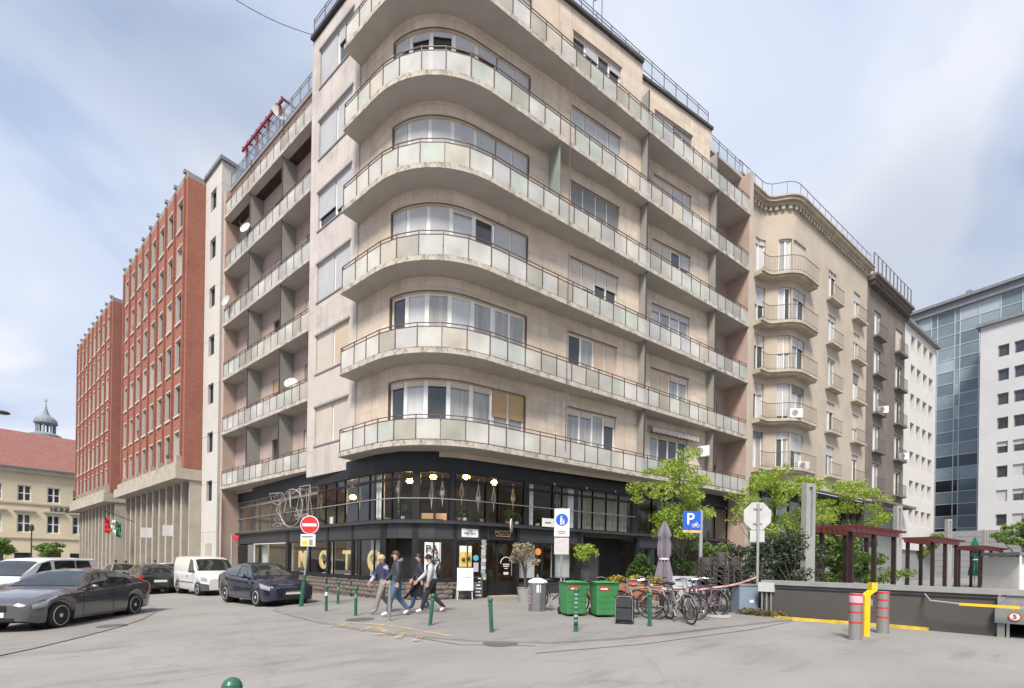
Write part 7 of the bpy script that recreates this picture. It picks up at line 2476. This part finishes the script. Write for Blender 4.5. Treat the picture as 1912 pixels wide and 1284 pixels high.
m_hairk = M('black_hair', (0.015, 0.012, 0.01), 0.6, var=0.2)
m_tanhat = M('tan_beanie', (0.48, 0.34, 0.20), 0.8, var=0.1)
m_blkhat = M('black_cap', (0.012, 0.012, 0.014), 0.8)
lf = -RT
q = gd(716, 13.0)
p_, bo, J = person('man in navy vest and grey trousers with tan beanie, leftmost of the walking men', q, (lf * 0.75 + FL * 0.65), 1.70, m_navyv, m_greytr, m_greytr, m_hairb, 0.9, 0.2, -0.12, 0.1, 1.08, m_tanhat)
m_lilac = M('lilac_sleeve', (0.42, 0.40, 0.52), 0.8)
for n_ in ('L', 'R'):
    MB().tube([J['sh' + n_], J['el' + n_], J['wr' + n_]], 0.072, 10, True, 0.05).build('sleeve', m_lilac, bo, True, False)
q = gd(743, 12.3)
p_, bo, J = person('man in dark quilted jacket and blue jeans, looking towards the man in the tan beanie', q, (lf * 0.93 + FL * 0.3), 1.80, m_puffer, m_jeans, m_wshoe, m_hairb, 0.85, 0.2, -0.05, 0.15, 1.18)
rw_ = MB()
for i in range(7):
    z = 1.0 + 0.062 * i
    rw_.ring((0.02, 0, z), (0, 0, 1), 0.155 + 0.012 * (i / 6), 0.026, 20, 6)
for v in rw_.v:
    v.x *= 0.86
MB().tube([(-0.07, -0.1, 1.50), (-0.10, 0, 1.53), (-0.07, 0.1, 1.50), (0.02, 0.1, 1.47)], 0.045, 8).build('hood', M('mauve_hood', (0.20, 0.16, 0.19), 0.8), bo, True, False)
q = gd(785, 13.9)
person('man in dark sweater and blue jeans, walking behind the man in the quilted jacket', q, (lf * 0.97 + FL * 0.15), 1.74, m_sweat, m_jeans2, m_bshoe, m_hairk, 0.75, 0.15, -0.15, 0.0, 1.05)
q = gd(808, 13.0)
p_, bo, J = person('man in grey hooded top and black cap with black trousers, looking down', q, (lf * 0.95 + FL * 0.25), 1.70, m_hoodie, m_blktr, m_wshoe, m_hairk, 1.05, 0.32, 0.12, 0.1, 1.12, m_blkhat, 0, 0.10)
cj = thing('black_jacket', 'black jacket hanging over the arm of the man in the grey hooded top', 'jacket', p_.location.copy(), p_.rotation_euler.z)
wr = Vector(J['wrR'])
rows = []
for i in range(7):
    row = []
    for j in range(9):
        a = (j / 8 - 0.5) * 2.6
        row.append(wr + Vector((0.02 + 0.10 * math.sin(a) * (1 + i * 0.15), -0.03 - 0.05 * math.cos(a), 0.05 - 0.085 * i + 0.02 * math.sin(j * 2.2 + i))))
    rows.append(row)
MB().grid(rows).build('cloth_front', m_blkhat, cj, True, False)
MB().tube([wr + Vector((0.08, -0.05, -0.1)), wr + Vector((0.22, -0.05, -0.36)), wr + Vector((0.36, -0.06, -0.50))], 0.04, 8, True, 0.03).build('hanging_sleeve', m_blkhat, cj, True, False)
bp_ = thing('backpack', 'dark backpack on the back of the man in the grey hooded top', 'backpack', p_.location.copy(), p_.rotation_euler.z)
MB().ball((-0.19, 0, 1.20), 0.17, 14, 10, (0.6, 0.9, 1.25)).build('pack', m_plastic, bp_, True, False)
for s_ in (1, -1):
    MB().tube([(-0.1, s_ * 0.12, 1.38), (0.03, s_ * 0.13, 1.47), (0.17, s_ * 0.12, 1.34), (0.13, s_ * 0.13, 1.1), (-0.08, s_ * 0.12, 1.05)], 0.017, 6).build('strap', m_plastic, bp_, True, False)
m_pinkj = M('pink_red_jacket', (0.55, 0.06, 0.12), 0.7)
q = gd(290, 34.0, 0)
person('person in bright pink red jacket beyond the black hatchback', q, (lf + FL).normalized(), 1.75, m_pinkj, m_jeans2, m_bshoe, m_hairk, 0.6)
q = gd(216, 37.0, 0)
person('person in dark clothes beyond the silver car, leftmost of the far walkers', q, (lf - FL).normalized(), 1.78, m_sweat, m_blktr, m_bshoe, m_hairk, 0.6)
q = gd(235, 36.0, 0)
person('person with black hair and white top between the far parked cars', q, (lf - FL).normalized(), 1.72, m_hoodie, m_blktr, m_bshoe, m_hairk, 0.5)
# ---------------------------------------------------------------- bicycles
m_bikemetal = M('dull_bike_metal', (0.13, 0.13, 0.13), 0.45, metal=0.4, var=0.2)
def make_bike():
    t = thing('bicycle', 'x', 'bicycle', (0, 0, 0))
    fp = M('bike_paint_black', (0.03, 0.03, 0.035), 0.35, var=0.05)
    rw = 0.335
    for nm, cx in (('front', 0.54), ('rear', -0.50)):
        c = Vector((cx, 0, rw))
        wh = MB().ring(c, (0, 1, 0), rw - 0.035, 0.009, 32, 5).build('wheel', m_bikemetal, t, True, False)
        MB().ring(c, (0, 1, 0), rw - 0.014, 0.017, 36, 7).build('tyre', m_rubber, wh, True, False)
        sp = MB()
        for k in range(18):
            a = 2 * math.pi * k / 18
            sp.tube([c + Vector((0.02 * math.cos(a + 1), 0.025 * (-1) ** k, 0.02 * math.sin(a + 1))), c + Vector(((rw - 0.04) * math.cos(a), 0, (rw - 0.04) * math.sin(a)))], 0.0028, 3, False)
        sp.lathe([(0.022, -0.035), (0.022, 0.035)], 10, c, (0, 1, 0)).build('spokes', m_bikemetal, wh, False, False)
    bb_, st, hd, hb2, ra, fa = (-0.05, 0, 0.29), (-0.21, 0, 0.76), (0.36, 0, 0.80), (0.39, 0, 0.68), (-0.50, 0, rw), (0.54, 0, rw)
    mb = MB()
    mb.tube([st, hd], 0.016, 8).tube([bb_, hb2], 0.019, 8).tube([bb_, st, (-0.235, 0, 0.86)], 0.016, 8).tube([hd, hb2], 0.02, 8)
    for y in (-0.05, 0.05):
        mb.tube([(-0.06, y * 0.5, 0.29), (ra[0], y, ra[2])], 0.010, 6).tube([(-0.21, y * 0.3, 0.74), (ra[0], y, ra[2])], 0.009, 6).tube([(0.40, y, 0.66), (0.46, y, 0.48), (fa[0], y, fa[2])], 0.011, 6)
    mb.build('frame', fp, t, 0.8, False)
    MB().tube([(0.36, 0, 0.78), (0.34, 0, 0.98)], 0.013, 8).tube([(0.20, -0.28, 0.99), (0.32, -0.18, 1.01), (0.36, 0, 0.98), (0.32, 0.18, 1.01), (0.20, 0.28, 0.99)], 0.012, 8).build('handlebar', m_chrome, t, 0.8, False)
    for s in (-1, 1):
        MB().tube([(0.21, s * 0.275, 0.99), (0.10, s * 0.30, 0.975)], 0.017, 8).build('grip', m_plastic, t, False, False)
    MB().ball((-0.25, 0, 0.90), 0.13, 12, 8, (1.0, 0.62, 0.32)).ball((-0.13, 0, 0.905), 0.075, 10, 6, (1.3, 0.5, 0.3)).build('saddle', m_plastic, t, True, False)
    MB().lathe([(0.085, -0.006), (0.085, 0.006)], 22, (-0.05, -0.06, 0.29), (0, 1, 0)).tube([(-0.05, -0.09, 0.29), (0.03, -0.09, 0.14)], 0.010, 5).tube([(-0.05, 0.09, 0.29), (-0.13, 0.09, 0.44)], 0.010, 5).build('crank', m_galv, t, False, False)
    for p in ((0.03, -0.13, 0.14), (-0.13, 0.13, 0.44)):
        MB().obox(p, (0.045, 0, 0), (0, 0.04, 0), (0, 0, 0.012)).build('pedal', m_plastic, t, False, False)
    for cx, a0, a1 in ((0.54, 0.35, 2.6), (-0.50, 0.2, 2.9)):
        c = Vector((cx, 0, rw))
        rows = []
        for i in range(15):
            a = a0 + (a1 - a0) * i / 14
            d = Vector((math.cos(a), 0, math.sin(a)))
            rows.append([c + d * (rw + 0.022) + Vector((0, y, 0)) for y in (-0.028, 0, 0.028)])
        MB().grid(rows).build('mudguard', m_bikemetal, t, True, False)
    mb = MB()
    for y in (-0.06, 0.06):
        mb.tube([(-0.20, y, 0.72), (-0.72, y, 0.72)], 0.007, 5).tube([(-0.60, y, 0.72), (-0.50, y, rw)], 0.006, 5)
    mb.tube([(-0.40, -0.06, 0.72), (-0.40, 0.06, 0.72)], 0.006, 4).tube([(-0.55, -0.06, 0.72), (-0.55, 0.06, 0.72)], 0.006, 4).tube([(-0.72, -0.06, 0.72), (-0.72, 0.06, 0.72)], 0.006, 4).build('rear_rack', m_galv, t, False, False)
    MB().ball((0.42, 0, 0.84), 0.05, 10, 6).build('headlamp', m_head, t, True, False)
    return t
bike = make_bike()
bcol = [M('bike_paint_%s' % n, c, 0.35, var=0.1) for n, c in (('black', (0.02, 0.02, 0.022)), ('white', (0.42, 0.41, 0.39)), ('red', (0.16, 0.02, 0.02)), ('beige', (0.42, 0.34, 0.24)), ('blue', (0.05, 0.09, 0.18)), ('pink', (0.22, 0.10, 0.13)), ('grey', (0.2, 0.2, 0.2)))]
camaz = math.atan2(FL.y, FL.x)
bspec = [(1032, 13.3, 0.9, 0, 'black bicycle between the litter bin and the left wheelie bin'), (1112, 12.6, 1.9, 6, 'grey bicycle half hidden behind the two wheelie bins'),
         (1192, 11.7, 0.75, 3, 'beige bicycle with high handlebar just right of the suitcase'), (1222, 12.4, 1.9, 2, 'red bicycle behind the green bollard right of the suitcase'),
         (1254, 11.3, 1.25, 1, 'white bicycle standing sideways, left of the bicycle cluster'), (1270, 10.9, 0.12, 6, 'grey bicycle pointing straight at the camera in the cluster'),
         (1292, 11.6, -0.55, 0, 'black bicycle in the middle of the bicycle cluster'), (1322, 11.5, -1.15, 5, 'pinkish bicycle at the right end of the cluster below the stacked chairs'), (1180, 12.6, 1.2, 5, 'pink bicycle behind the suitcase'),
         (1306, 12.3, 0.5, 4, 'dark blue bicycle at the back of the cluster by the blue parking sign')]
for i, (px, d_, a, ci, lab) in enumerate(bspec):
    q = gd(px, d_)
    o = bike if i == 0 else dup(bike, q)
    o.location = q
    o.rotation_euler = (R(-6 + (i * 5) % 13), 0, camaz + a)
    o['label'] = lab
    o['group'] = 'bicycles parked on the pavement'
    for c in (kids(o)):
        if c.name.startswith('frame'):
            c.material_slots[0].link = 'OBJECT'
            c.material_slots[0].material = bcol[ci]
        if c.name.startswith('mudguard') and ci == 1:
            c.material_slots[0].link = 'OBJECT'
            c.material_slots[0].material = bcol[1]
def hoop(px, d_, lab):
    q = gd(px, d_)
    t = thing('bike_stand', lab, 'bike stand', q, camaz + 0.5, 'steel hoop bike stands')
    pts = [(-0.3, 0, -0.1), (-0.3, 0, 0.62)] + [(-0.3 + 0.15 - 0.15 * math.cos(a), 0, 0.62 + 0.15 * math.sin(a)) for a in (0.5, 1.0, 1.57)] + [(0.15 + 0.15 * math.sin(a), 0, 0.62 + 0.15 * math.cos(a)) for a in (0, 0.6, 1.1, 1.57)] + [(0.3, 0, -0.1)]
    MB().tube(pts, 0.024, 8).build('hoop', m_galv, t, 0.8, False)
hoop(1228, 11.9, 'steel hoop stand right of the green bollard by the suitcase')
hoop(1284, 11.9, 'steel hoop stand among the bicycles below the blue parking sign')
# baskets
q = gd(1183, 11.3)
bk_ = thing('bike_basket', 'wire basket with red cloth on the handlebar of the beige bicycle', 'basket', q + UP * 0.78)
mb = MB()
for z, r_ in ((0, 0.12), (0.11, 0.15), (0.22, 0.17)):
    mb.ring((0, 0, z), (0, 0, 1), r_, 0.006, 20, 4)
for k in range(14):
    a = 2 * math.pi * k / 14
    mb.tube([(0.12 * math.cos(a), 0.12 * math.sin(a), 0), (0.17 * math.cos(a), 0.17 * math.sin(a), 0.22)], 0.004, 4)
mb.build('wire', m_galv, bk_, False, False)
MB().ball((0, 0, 0.09), 0.11, 10, 6, (1, 1, 0.6)).build('red_cloth', m_red, bk_, True, False)
# ---------------------------------------------------------------- stacked chairs
m_chair = M('grey_chair_metal', (0.075, 0.068, 0.062), 0.5, metal=0.2, var=0.15)
def make_chair():
    t = thing('chair', 'x', 'chair', (0, 0, 0))
    for sx_ in (-1, 1):
        MB().tube([(sx_ * 0.20, -0.20, 0), (sx_ * 0.18, -0.17, 0.44)], 0.015, 6).build('leg', m_chair, t, False, False)
        MB().tube([(sx_ * 0.20, 0.24, 0), (sx_ * 0.18, 0.19, 0.44), (sx_ * 0.18, 0.23, 0.70)], 0.015, 6).build('leg', m_chair, t, False, False)
    MB().box(-0.2, 0.2, -0.19, 0.20, 0.44, 0.458).build('seat', m_chair, t, False, False)
    rows = []
    for z in (0.58, 0.70, 0.82):
        rows.append([Vector((0.23 * math.sin(a), 0.02 + 0.26 * math.cos(a) + (z - 0.58) * 0.1, z)) for a in [R(-80 + 16 * i) for i in range(11)]])
    MB().grid(rows).build('backrest', m_chair, t, True, False)
    MB().tube([(-0.21, 0.20, 0.80), (-0.22, -0.08, 0.66), (-0.19, -0.17, 0.44)], 0.011, 6).tube([(0.21, 0.20, 0.80), (0.22, -0.08, 0.66), (0.19, -0.17, 0.44)], 0.011, 6).build('armrest', m_chair, t, False, False)
    return t
chair = make_chair()
first = True
for si, (px, d_, n, a, nm) in enumerate(((1324, 13.0, 6, 0.5, 'left'), (1351, 12.7, 7, 0.75, 'middle'), (1379, 13.1, 6, 0.6, 'right'), (1341, 13.9, 6, 0.4, 'rear'))):
    q = gd(px, d_)
    for k in range(n):
        lc = q + UP * (0.145 * k) + FL * 0.012 * k
        pos_ = ('bottom' if k == 0 else 'topmost' if k == n - 1 else ['second', 'third', 'fourth', 'fifth', 'sixth'][k - 1])
        lab = '%s grey metal chair%s in the %s stack near the utility cabinet' % (pos_, '' if k in (0, n - 1) else ' from the ground', nm)
        o = chair if first else dup(chair, lc)
        first = False
        o.location = lc
        o.rotation_euler = (0, 0, camaz + math.pi / 2 + a)
        o['label'] = lab
        o['group'] = 'stacked grey metal chairs'
# ---------------------------------------------------------------- plants
m_lime = leaf_mat('lime_leaf', (0.20, 0.31, 0.03), (0.47, 0.57, 0.10), 1.5, 0.45)
m_leaf = leaf_mat('green_leaf', (0.035, 0.085, 0.015), (0.11, 0.19, 0.04))
m_brightleaf = leaf_mat('bright_green_leaf', (0.08, 0.17, 0.03), (0.24, 0.34, 0.08))
m_darkleaf = leaf_mat('dark_grey_green_leaf', (0.018, 0.032, 0.014), (0.10, 0.125, 0.07), trans=0.2)
m_paleleaf = leaf_mat('pale_dry_leaf', (0.22, 0.19, 0.12), (0.48, 0.43, 0.32))
m_yelleaf = leaf_mat('yellow_flower_leaf', (0.25, 0.20, 0.02), (0.55, 0.42, 0.04))
m_bark = M('grey_bark', (0.09, 0.075, 0.06), 0.9, var=0.3, scale=8, bump=0.4)
def tree(name, label, base, clumps, leaf, size, npc, trunk_r=0.07, stems=1, group=None, seed=1, fork=0.45, cat='tree'):
    "clumps: (x right, y depth, z, radius, flat) relative to the base"
    rnd = random.Random(seed)
    t = thing(name, label, cat, base, 0, group)
    tr = MB()
    heads = []
    for s in range(stems):
        off = RT * rnd.uniform(-0.1, 0.1) * stems + FW * rnd.uniform(-0.1, 0.1) * stems
        c0 = clumps[(s * 3) % len(clumps)]
        top = Vector((0, 0, 0)) + off * 2 + RT * c0[0] * 0.25 + UP * (c0[2] * fork)
        tr.tube([off - UP * 0.1, off + UP * c0[2] * 0.2 + RT * rnd.uniform(-.05, .05), top], trunk_r, 8, True, trunk_r * 0.7)
        heads.append(top)
    fo = MB()
    for i, (x, y, z, r_, fl) in enumerate(clumps):
        c = RT * x + FW * y + UP * z
        h = min(heads, key=lambda p: (p - c).length)
        mid = h.lerp(c, 0.55) + Vector((rnd.uniform(-.1, .1), rnd.uniform(-.1, .1), 0.05))
        if i % 2 == 0:
            tr.tube([h, mid, c], trunk_r * 0.4, 6, True, trunk_r * 0.12)
        leaf_cloud(fo, int(npc * (r_ / 0.4) ** 2), c, (r_, r_, r_ * fl), size, seed * 100 + i, 0.15, 1.0, 0.8)
    tr.build('trunk', m_bark, t, 0.8, False)
    fo.build('crown', leaf, t, False, False, weld=False)
    return t
def clumps(n, w_, dp, z0, z1, r0, r1, seed, shape=0.0, flat=0.55, dx=0.0):
    rnd = random.Random(seed)
    cl = []
    for i in range(n):
        f = i / max(1, n - 1)
        z = z0 + (z1 - z0) * f
        ww = w_ * (math.sin(math.pi * (0.18 + 0.72 * f)) if shape == 0 else 1)
        cl.append((dx + rnd.uniform(-ww, ww), rnd.uniform(-dp, dp), z + rnd.uniform(-0.12, 0.12), rnd.uniform(r0, r1), flat))
    return cl
b = gd(1292, 16.6)
tree('street_tree', 'lime green young tree in front of the right shop front, above the closed lilac parasol', b, clumps(36, 1.35, 0.9, 2.45, 5.1, 0.28, 0.50, 3, 0, 0.55, -0.75), m_lime, 0.062, 150, 0.055, 1, 'lime green young trees', 3, 0.5)
b = gd(1462, 20.5)
tree('street_tree', 'spreading lime green tree behind the octagonal sign, left of the nearest pylon', b, clumps(56, 2.35, 1.2, 2.5, 5.3, 0.28, 0.55, 7), m_lime, 0.066, 115, 0.045, 3, 'lime green young trees', 7, 0.45)
b = gd(1592, 22.5)
tree('street_tree', 'lime green tree right of the nearest pylon, rising above the first pergola', b, clumps(46, 1.8, 1.0, 2.6, 5.3, 0.28, 0.52, 11), m_lime, 0.066, 110, 0.045, 2, 'lime green young trees', 11, 0.5)
b = gd(1580, 18.6)
tree('garden_tree', 'bushy bright green small tree under the first pergola', b, clumps(30, 1.15, 0.7, 0.6, 2.3, 0.26, 0.45, 13, 1), m_brightleaf, 0.07, 190, 0.05, 3, None, 13, 0.4)
b = gd(1655, 19.5)
tree('shrub', 'low yellow green shrub at the right end of the first pergola', b, clumps(14, 0.8, 0.5, 0.5, 1.5, 0.22, 0.36, 17, 1), m_brightleaf, 0.06, 150, 0.03, 3, None, 17, 0.3, 'shrub')
b = gd(1550, 25.0)
tree('garden_tree', 'soft green tree seen between the first pergola and the beige building', b, clumps(26, 2.2, 0.8, 1.6, 3.6, 0.4, 0.6, 19, 1), m_leaf, 0.09, 110, 0.06, 2, None, 19)
b = gd(1455, 13.9)
tree('evergreen_shrub', 'large dark grey green evergreen shrub behind the left end of the ramp wall', b, clumps(40, 0.72, 0.55, 0.75, 2.15, 0.22, 0.38, 23, 1, 0.9), m_darkleaf, 0.055, 260, 0.05, 3, None, 23, 0.35, 'shrub')
b = gd(1500, 15.6)
tree('evergreen_shrub', 'smaller dark shrub beside the nearest grey pylon', b, clumps(18, 0.5, 0.4, 0.7, 1.9, 0.2, 0.34, 29, 1, 0.9), m_darkleaf, 0.055, 220, 0.04, 2, None, 29, 0.35, 'shrub')
b = gd(1715, 46.0)
tree('garden_tree', 'round green tree in front of the white building beyond the middle pergola', b, clumps(24, 1.7, 1.2, 2.6, 5.0, 0.5, 0.8, 31), m_brightleaf, 0.14, 90, 0.12, 1, None, 31)
b = gd(1905, 30.0)
tree('garden_tree', 'green tree cut off by the right edge in front of the white office block', b, clumps(22, 1.3, 1.0, 2.7, 4.3, 0.35, 0.55, 37), m_brightleaf, 0.10, 110, 0.1, 1, None, 37)
b = gd(92, 52.0, 0)
tree('garden_tree', 'small clipped green tree in front of the yellow house, right of the lamp post', b, clumps(20, 0.95, 0.7, 2.2, 3.3, 0.4, 0.6, 41, 1), m_brightleaf, 0.13, 70, 0.08, 1, None, 41)
b = gd(2, 50.0, 0)
tree('garden_tree', 'small green tree at the left edge in front of the yellow house', b, clumps(20, 0.95, 0.7, 2.2, 3.5, 0.4, 0.6, 43, 1), m_brightleaf, 0.13, 70, 0.08, 1, None, 43)
def potted(name, label, base, h0, h1, w_, leaf, size, n, pot_r, pot_h, potm, seed, cat='plant', sc_=1.0):
    t = thing(name, label, cat, base)
    MB().lathe([(pot_r * 0.75, -0.02), (pot_r, pot_h * 0.95), (pot_r * 1.06, pot_h), (pot_r * 0.9, pot_h), (pot_r * 0.88, pot_h - 0.04)], 18).build('pot', potm, t, 0.7, False)
    rnd = random.Random(seed)
    tr, fo = MB(), MB()
    for i in range(n):
        c = Vector((rnd.uniform(-w_, w_), rnd.uniform(-w_, w_), h0 + (h1 - h0) * rnd.random()))
        tr.tube([(rnd.uniform(-.02, .02), rnd.uniform(-.02, .02), pot_h - 0.05), (c.x * 0.2, c.y * 0.2, pot_h + (h0 - pot_h) * 0.7), c], 0.016 * sc_, 5, True, 0.005)
        leaf_cloud(fo, 70, c, (0.17 * sc_,) * 3, size, seed * 50 + i, 0, 1.0, 0.5)
    tr.build('stem', m_bark, t, False, False)
    fo.build('foliage', leaf, t, False, False, weld=False)
potted('potted_tree', 'tall pale dry leaved plant in a pot beside the shop door', gd(981, 16.3), 1.45, 2.05, 0.42, m_paleleaf, 0.06, 15, 0.28, 0.5, m_concgrey, 51)
potted('potted_tree', 'slender potted tree with yellow green head before the shop window behind the bins', gd(1097, 15.6), 1.55, 2.0, 0.28, m_lime, 0.05, 11, 0.2, 0.4, m_pot, 53)
potted('potted_bush', 'dense dark green potted bush left of the closed lilac parasol', gd(1200, 16.6), 0.75, 1.65, 0.38, m_leaf, 0.055, 26, 0.3, 0.5, m_pot, 55)
potted('potted_bush', 'mixed green potted bush right of the closed lilac parasol', gd(1276, 16.8), 0.7, 1.9, 0.42, m_leaf, 0.055, 22, 0.3, 0.5, m_pot, 57)
potted('potted_bush', 'yellow green potted bush by the right shop front behind the stacked chairs', gd(1330, 17.6), 0.9, 2.1, 0.5, m_brightleaf, 0.06, 22, 0.3, 0.5, m_pot, 59)
potted('potted_bush', 'dark potted bush behind the right stack of chairs', gd(1385, 16.0), 0.6, 1.9, 0.45, m_darkleaf, 0.055, 26, 0.3, 0.5, m_pot, 61)
for i, (px, d_, lab) in enumerate(((1152, 14.2, 'orange planter box with yellow flowers nearest the right wheelie bin'), (1186, 14.0, 'orange planter box with yellow flowers in the middle of the row'), (1222, 13.8, 'orange planter box with yellow flowers beside the lilac parasol'), (1388, 13.9, 'orange planter box behind the utility cabinet'))):
    q = gd(px, d_)
    t = thing('planter_box', lab, 'planter', q, camaz + math.pi / 2, 'orange planter boxes')
    MB().box(-0.30, 0.30, -0.17, 0.17, 0.3, 0.74).build('box', M('terracotta_box', (0.38, 0.13, 0.06), 0.7, var=0.15), t, False, False, 0.015)
    for sx_ in (-1, 1):
        MB().box(sx_ * 0.24 - 0.03, sx_ * 0.24 + 0.03, -0.14, 0.14, -0.02, 0.3).build('foot', m_iron, t, False, False)
    leaf_cloud(MB(), 260, (0, 0, 0.84), (0.32, 0.19, 0.17), 0.045, 70 + i, 0, 1, 0.5).build('flowers', m_yelleaf if i < 3 else m_leaf, t, False, False, weld=False)
q = gd(1282, 13.6)
t = thing('low_screen', 'pale grey low screen behind the bicycles left of the blue parking sign', 'panel', q, camaz + math.pi / 2)
MB().box(-0.42, 0.42, -0.02, 0.02, 0.35, 0.98).build('panel', m_panew, t, False, False)
for s in (-1, 1):
    MB().box(s * 0.38 - 0.02, s * 0.38 + 0.02, -0.05, 0.05, -0.02, 0.35).build('foot', m_iron, t, False, False)
# leaves and weeds at the foot of the wall
mb = MB()
for i in range(12):
    p = WL(-0.75 + 0.09 * i, -0.15 - 0.1 * math.sin(i * 2.3), 0)
    leaf_cloud(mb, 60, (p.x, p.y, gz(p.x, p.y) + KERB + 0.07), (0.14, 0.14, 0.10), 0.04, 90 + i)
o = mb.build('ground_cover', leaf_mat('dry_weed', (0.10, 0.07, 0.03), (0.22, 0.2, 0.08)), None, False, True, weld=False)
o['kind'] = 'stuff'
mb = MB()
for i in range(16):
    p = gd(1840 + i * 4, 41 - i * 0.2)
    leaf_cloud(mb, 60, (p.x, p.y, p.z + 0.5), (0.4, 0.4, 0.5), 0.12, 190 + i)
tag(mb.build('hedge', m_leaf, None, False, True, weld=False), 'low clipped green hedge in front of the ribbed grey wall at right', 'hedge')
q = gd(1912, 26)
t = thing('kiosk', 'small white kiosk with flat roof at the right edge behind the ramp wall', 'kiosk', q, camaz + math.pi / 2)
MB().box(-0.3, 3, 0, 2, -0.1, 1.9).build('kiosk_wall', m_wpaint, t, False, False)
MB().box(-0.7, 3.2, -0.4, 2.3, 1.95, 2.15).build('kiosk_roof', m_zinc, t, False, False)
MB().tube([(-0.6, -0.35, 0), (-0.6, -0.35, 1.95)], 0.05, 8).build('post', m_wpaint, t, False, False)
MB().box(0.2, 2.2, -0.02, 0.0, 0.9, 1.6).build('hatch', m_panew, t, False, False)
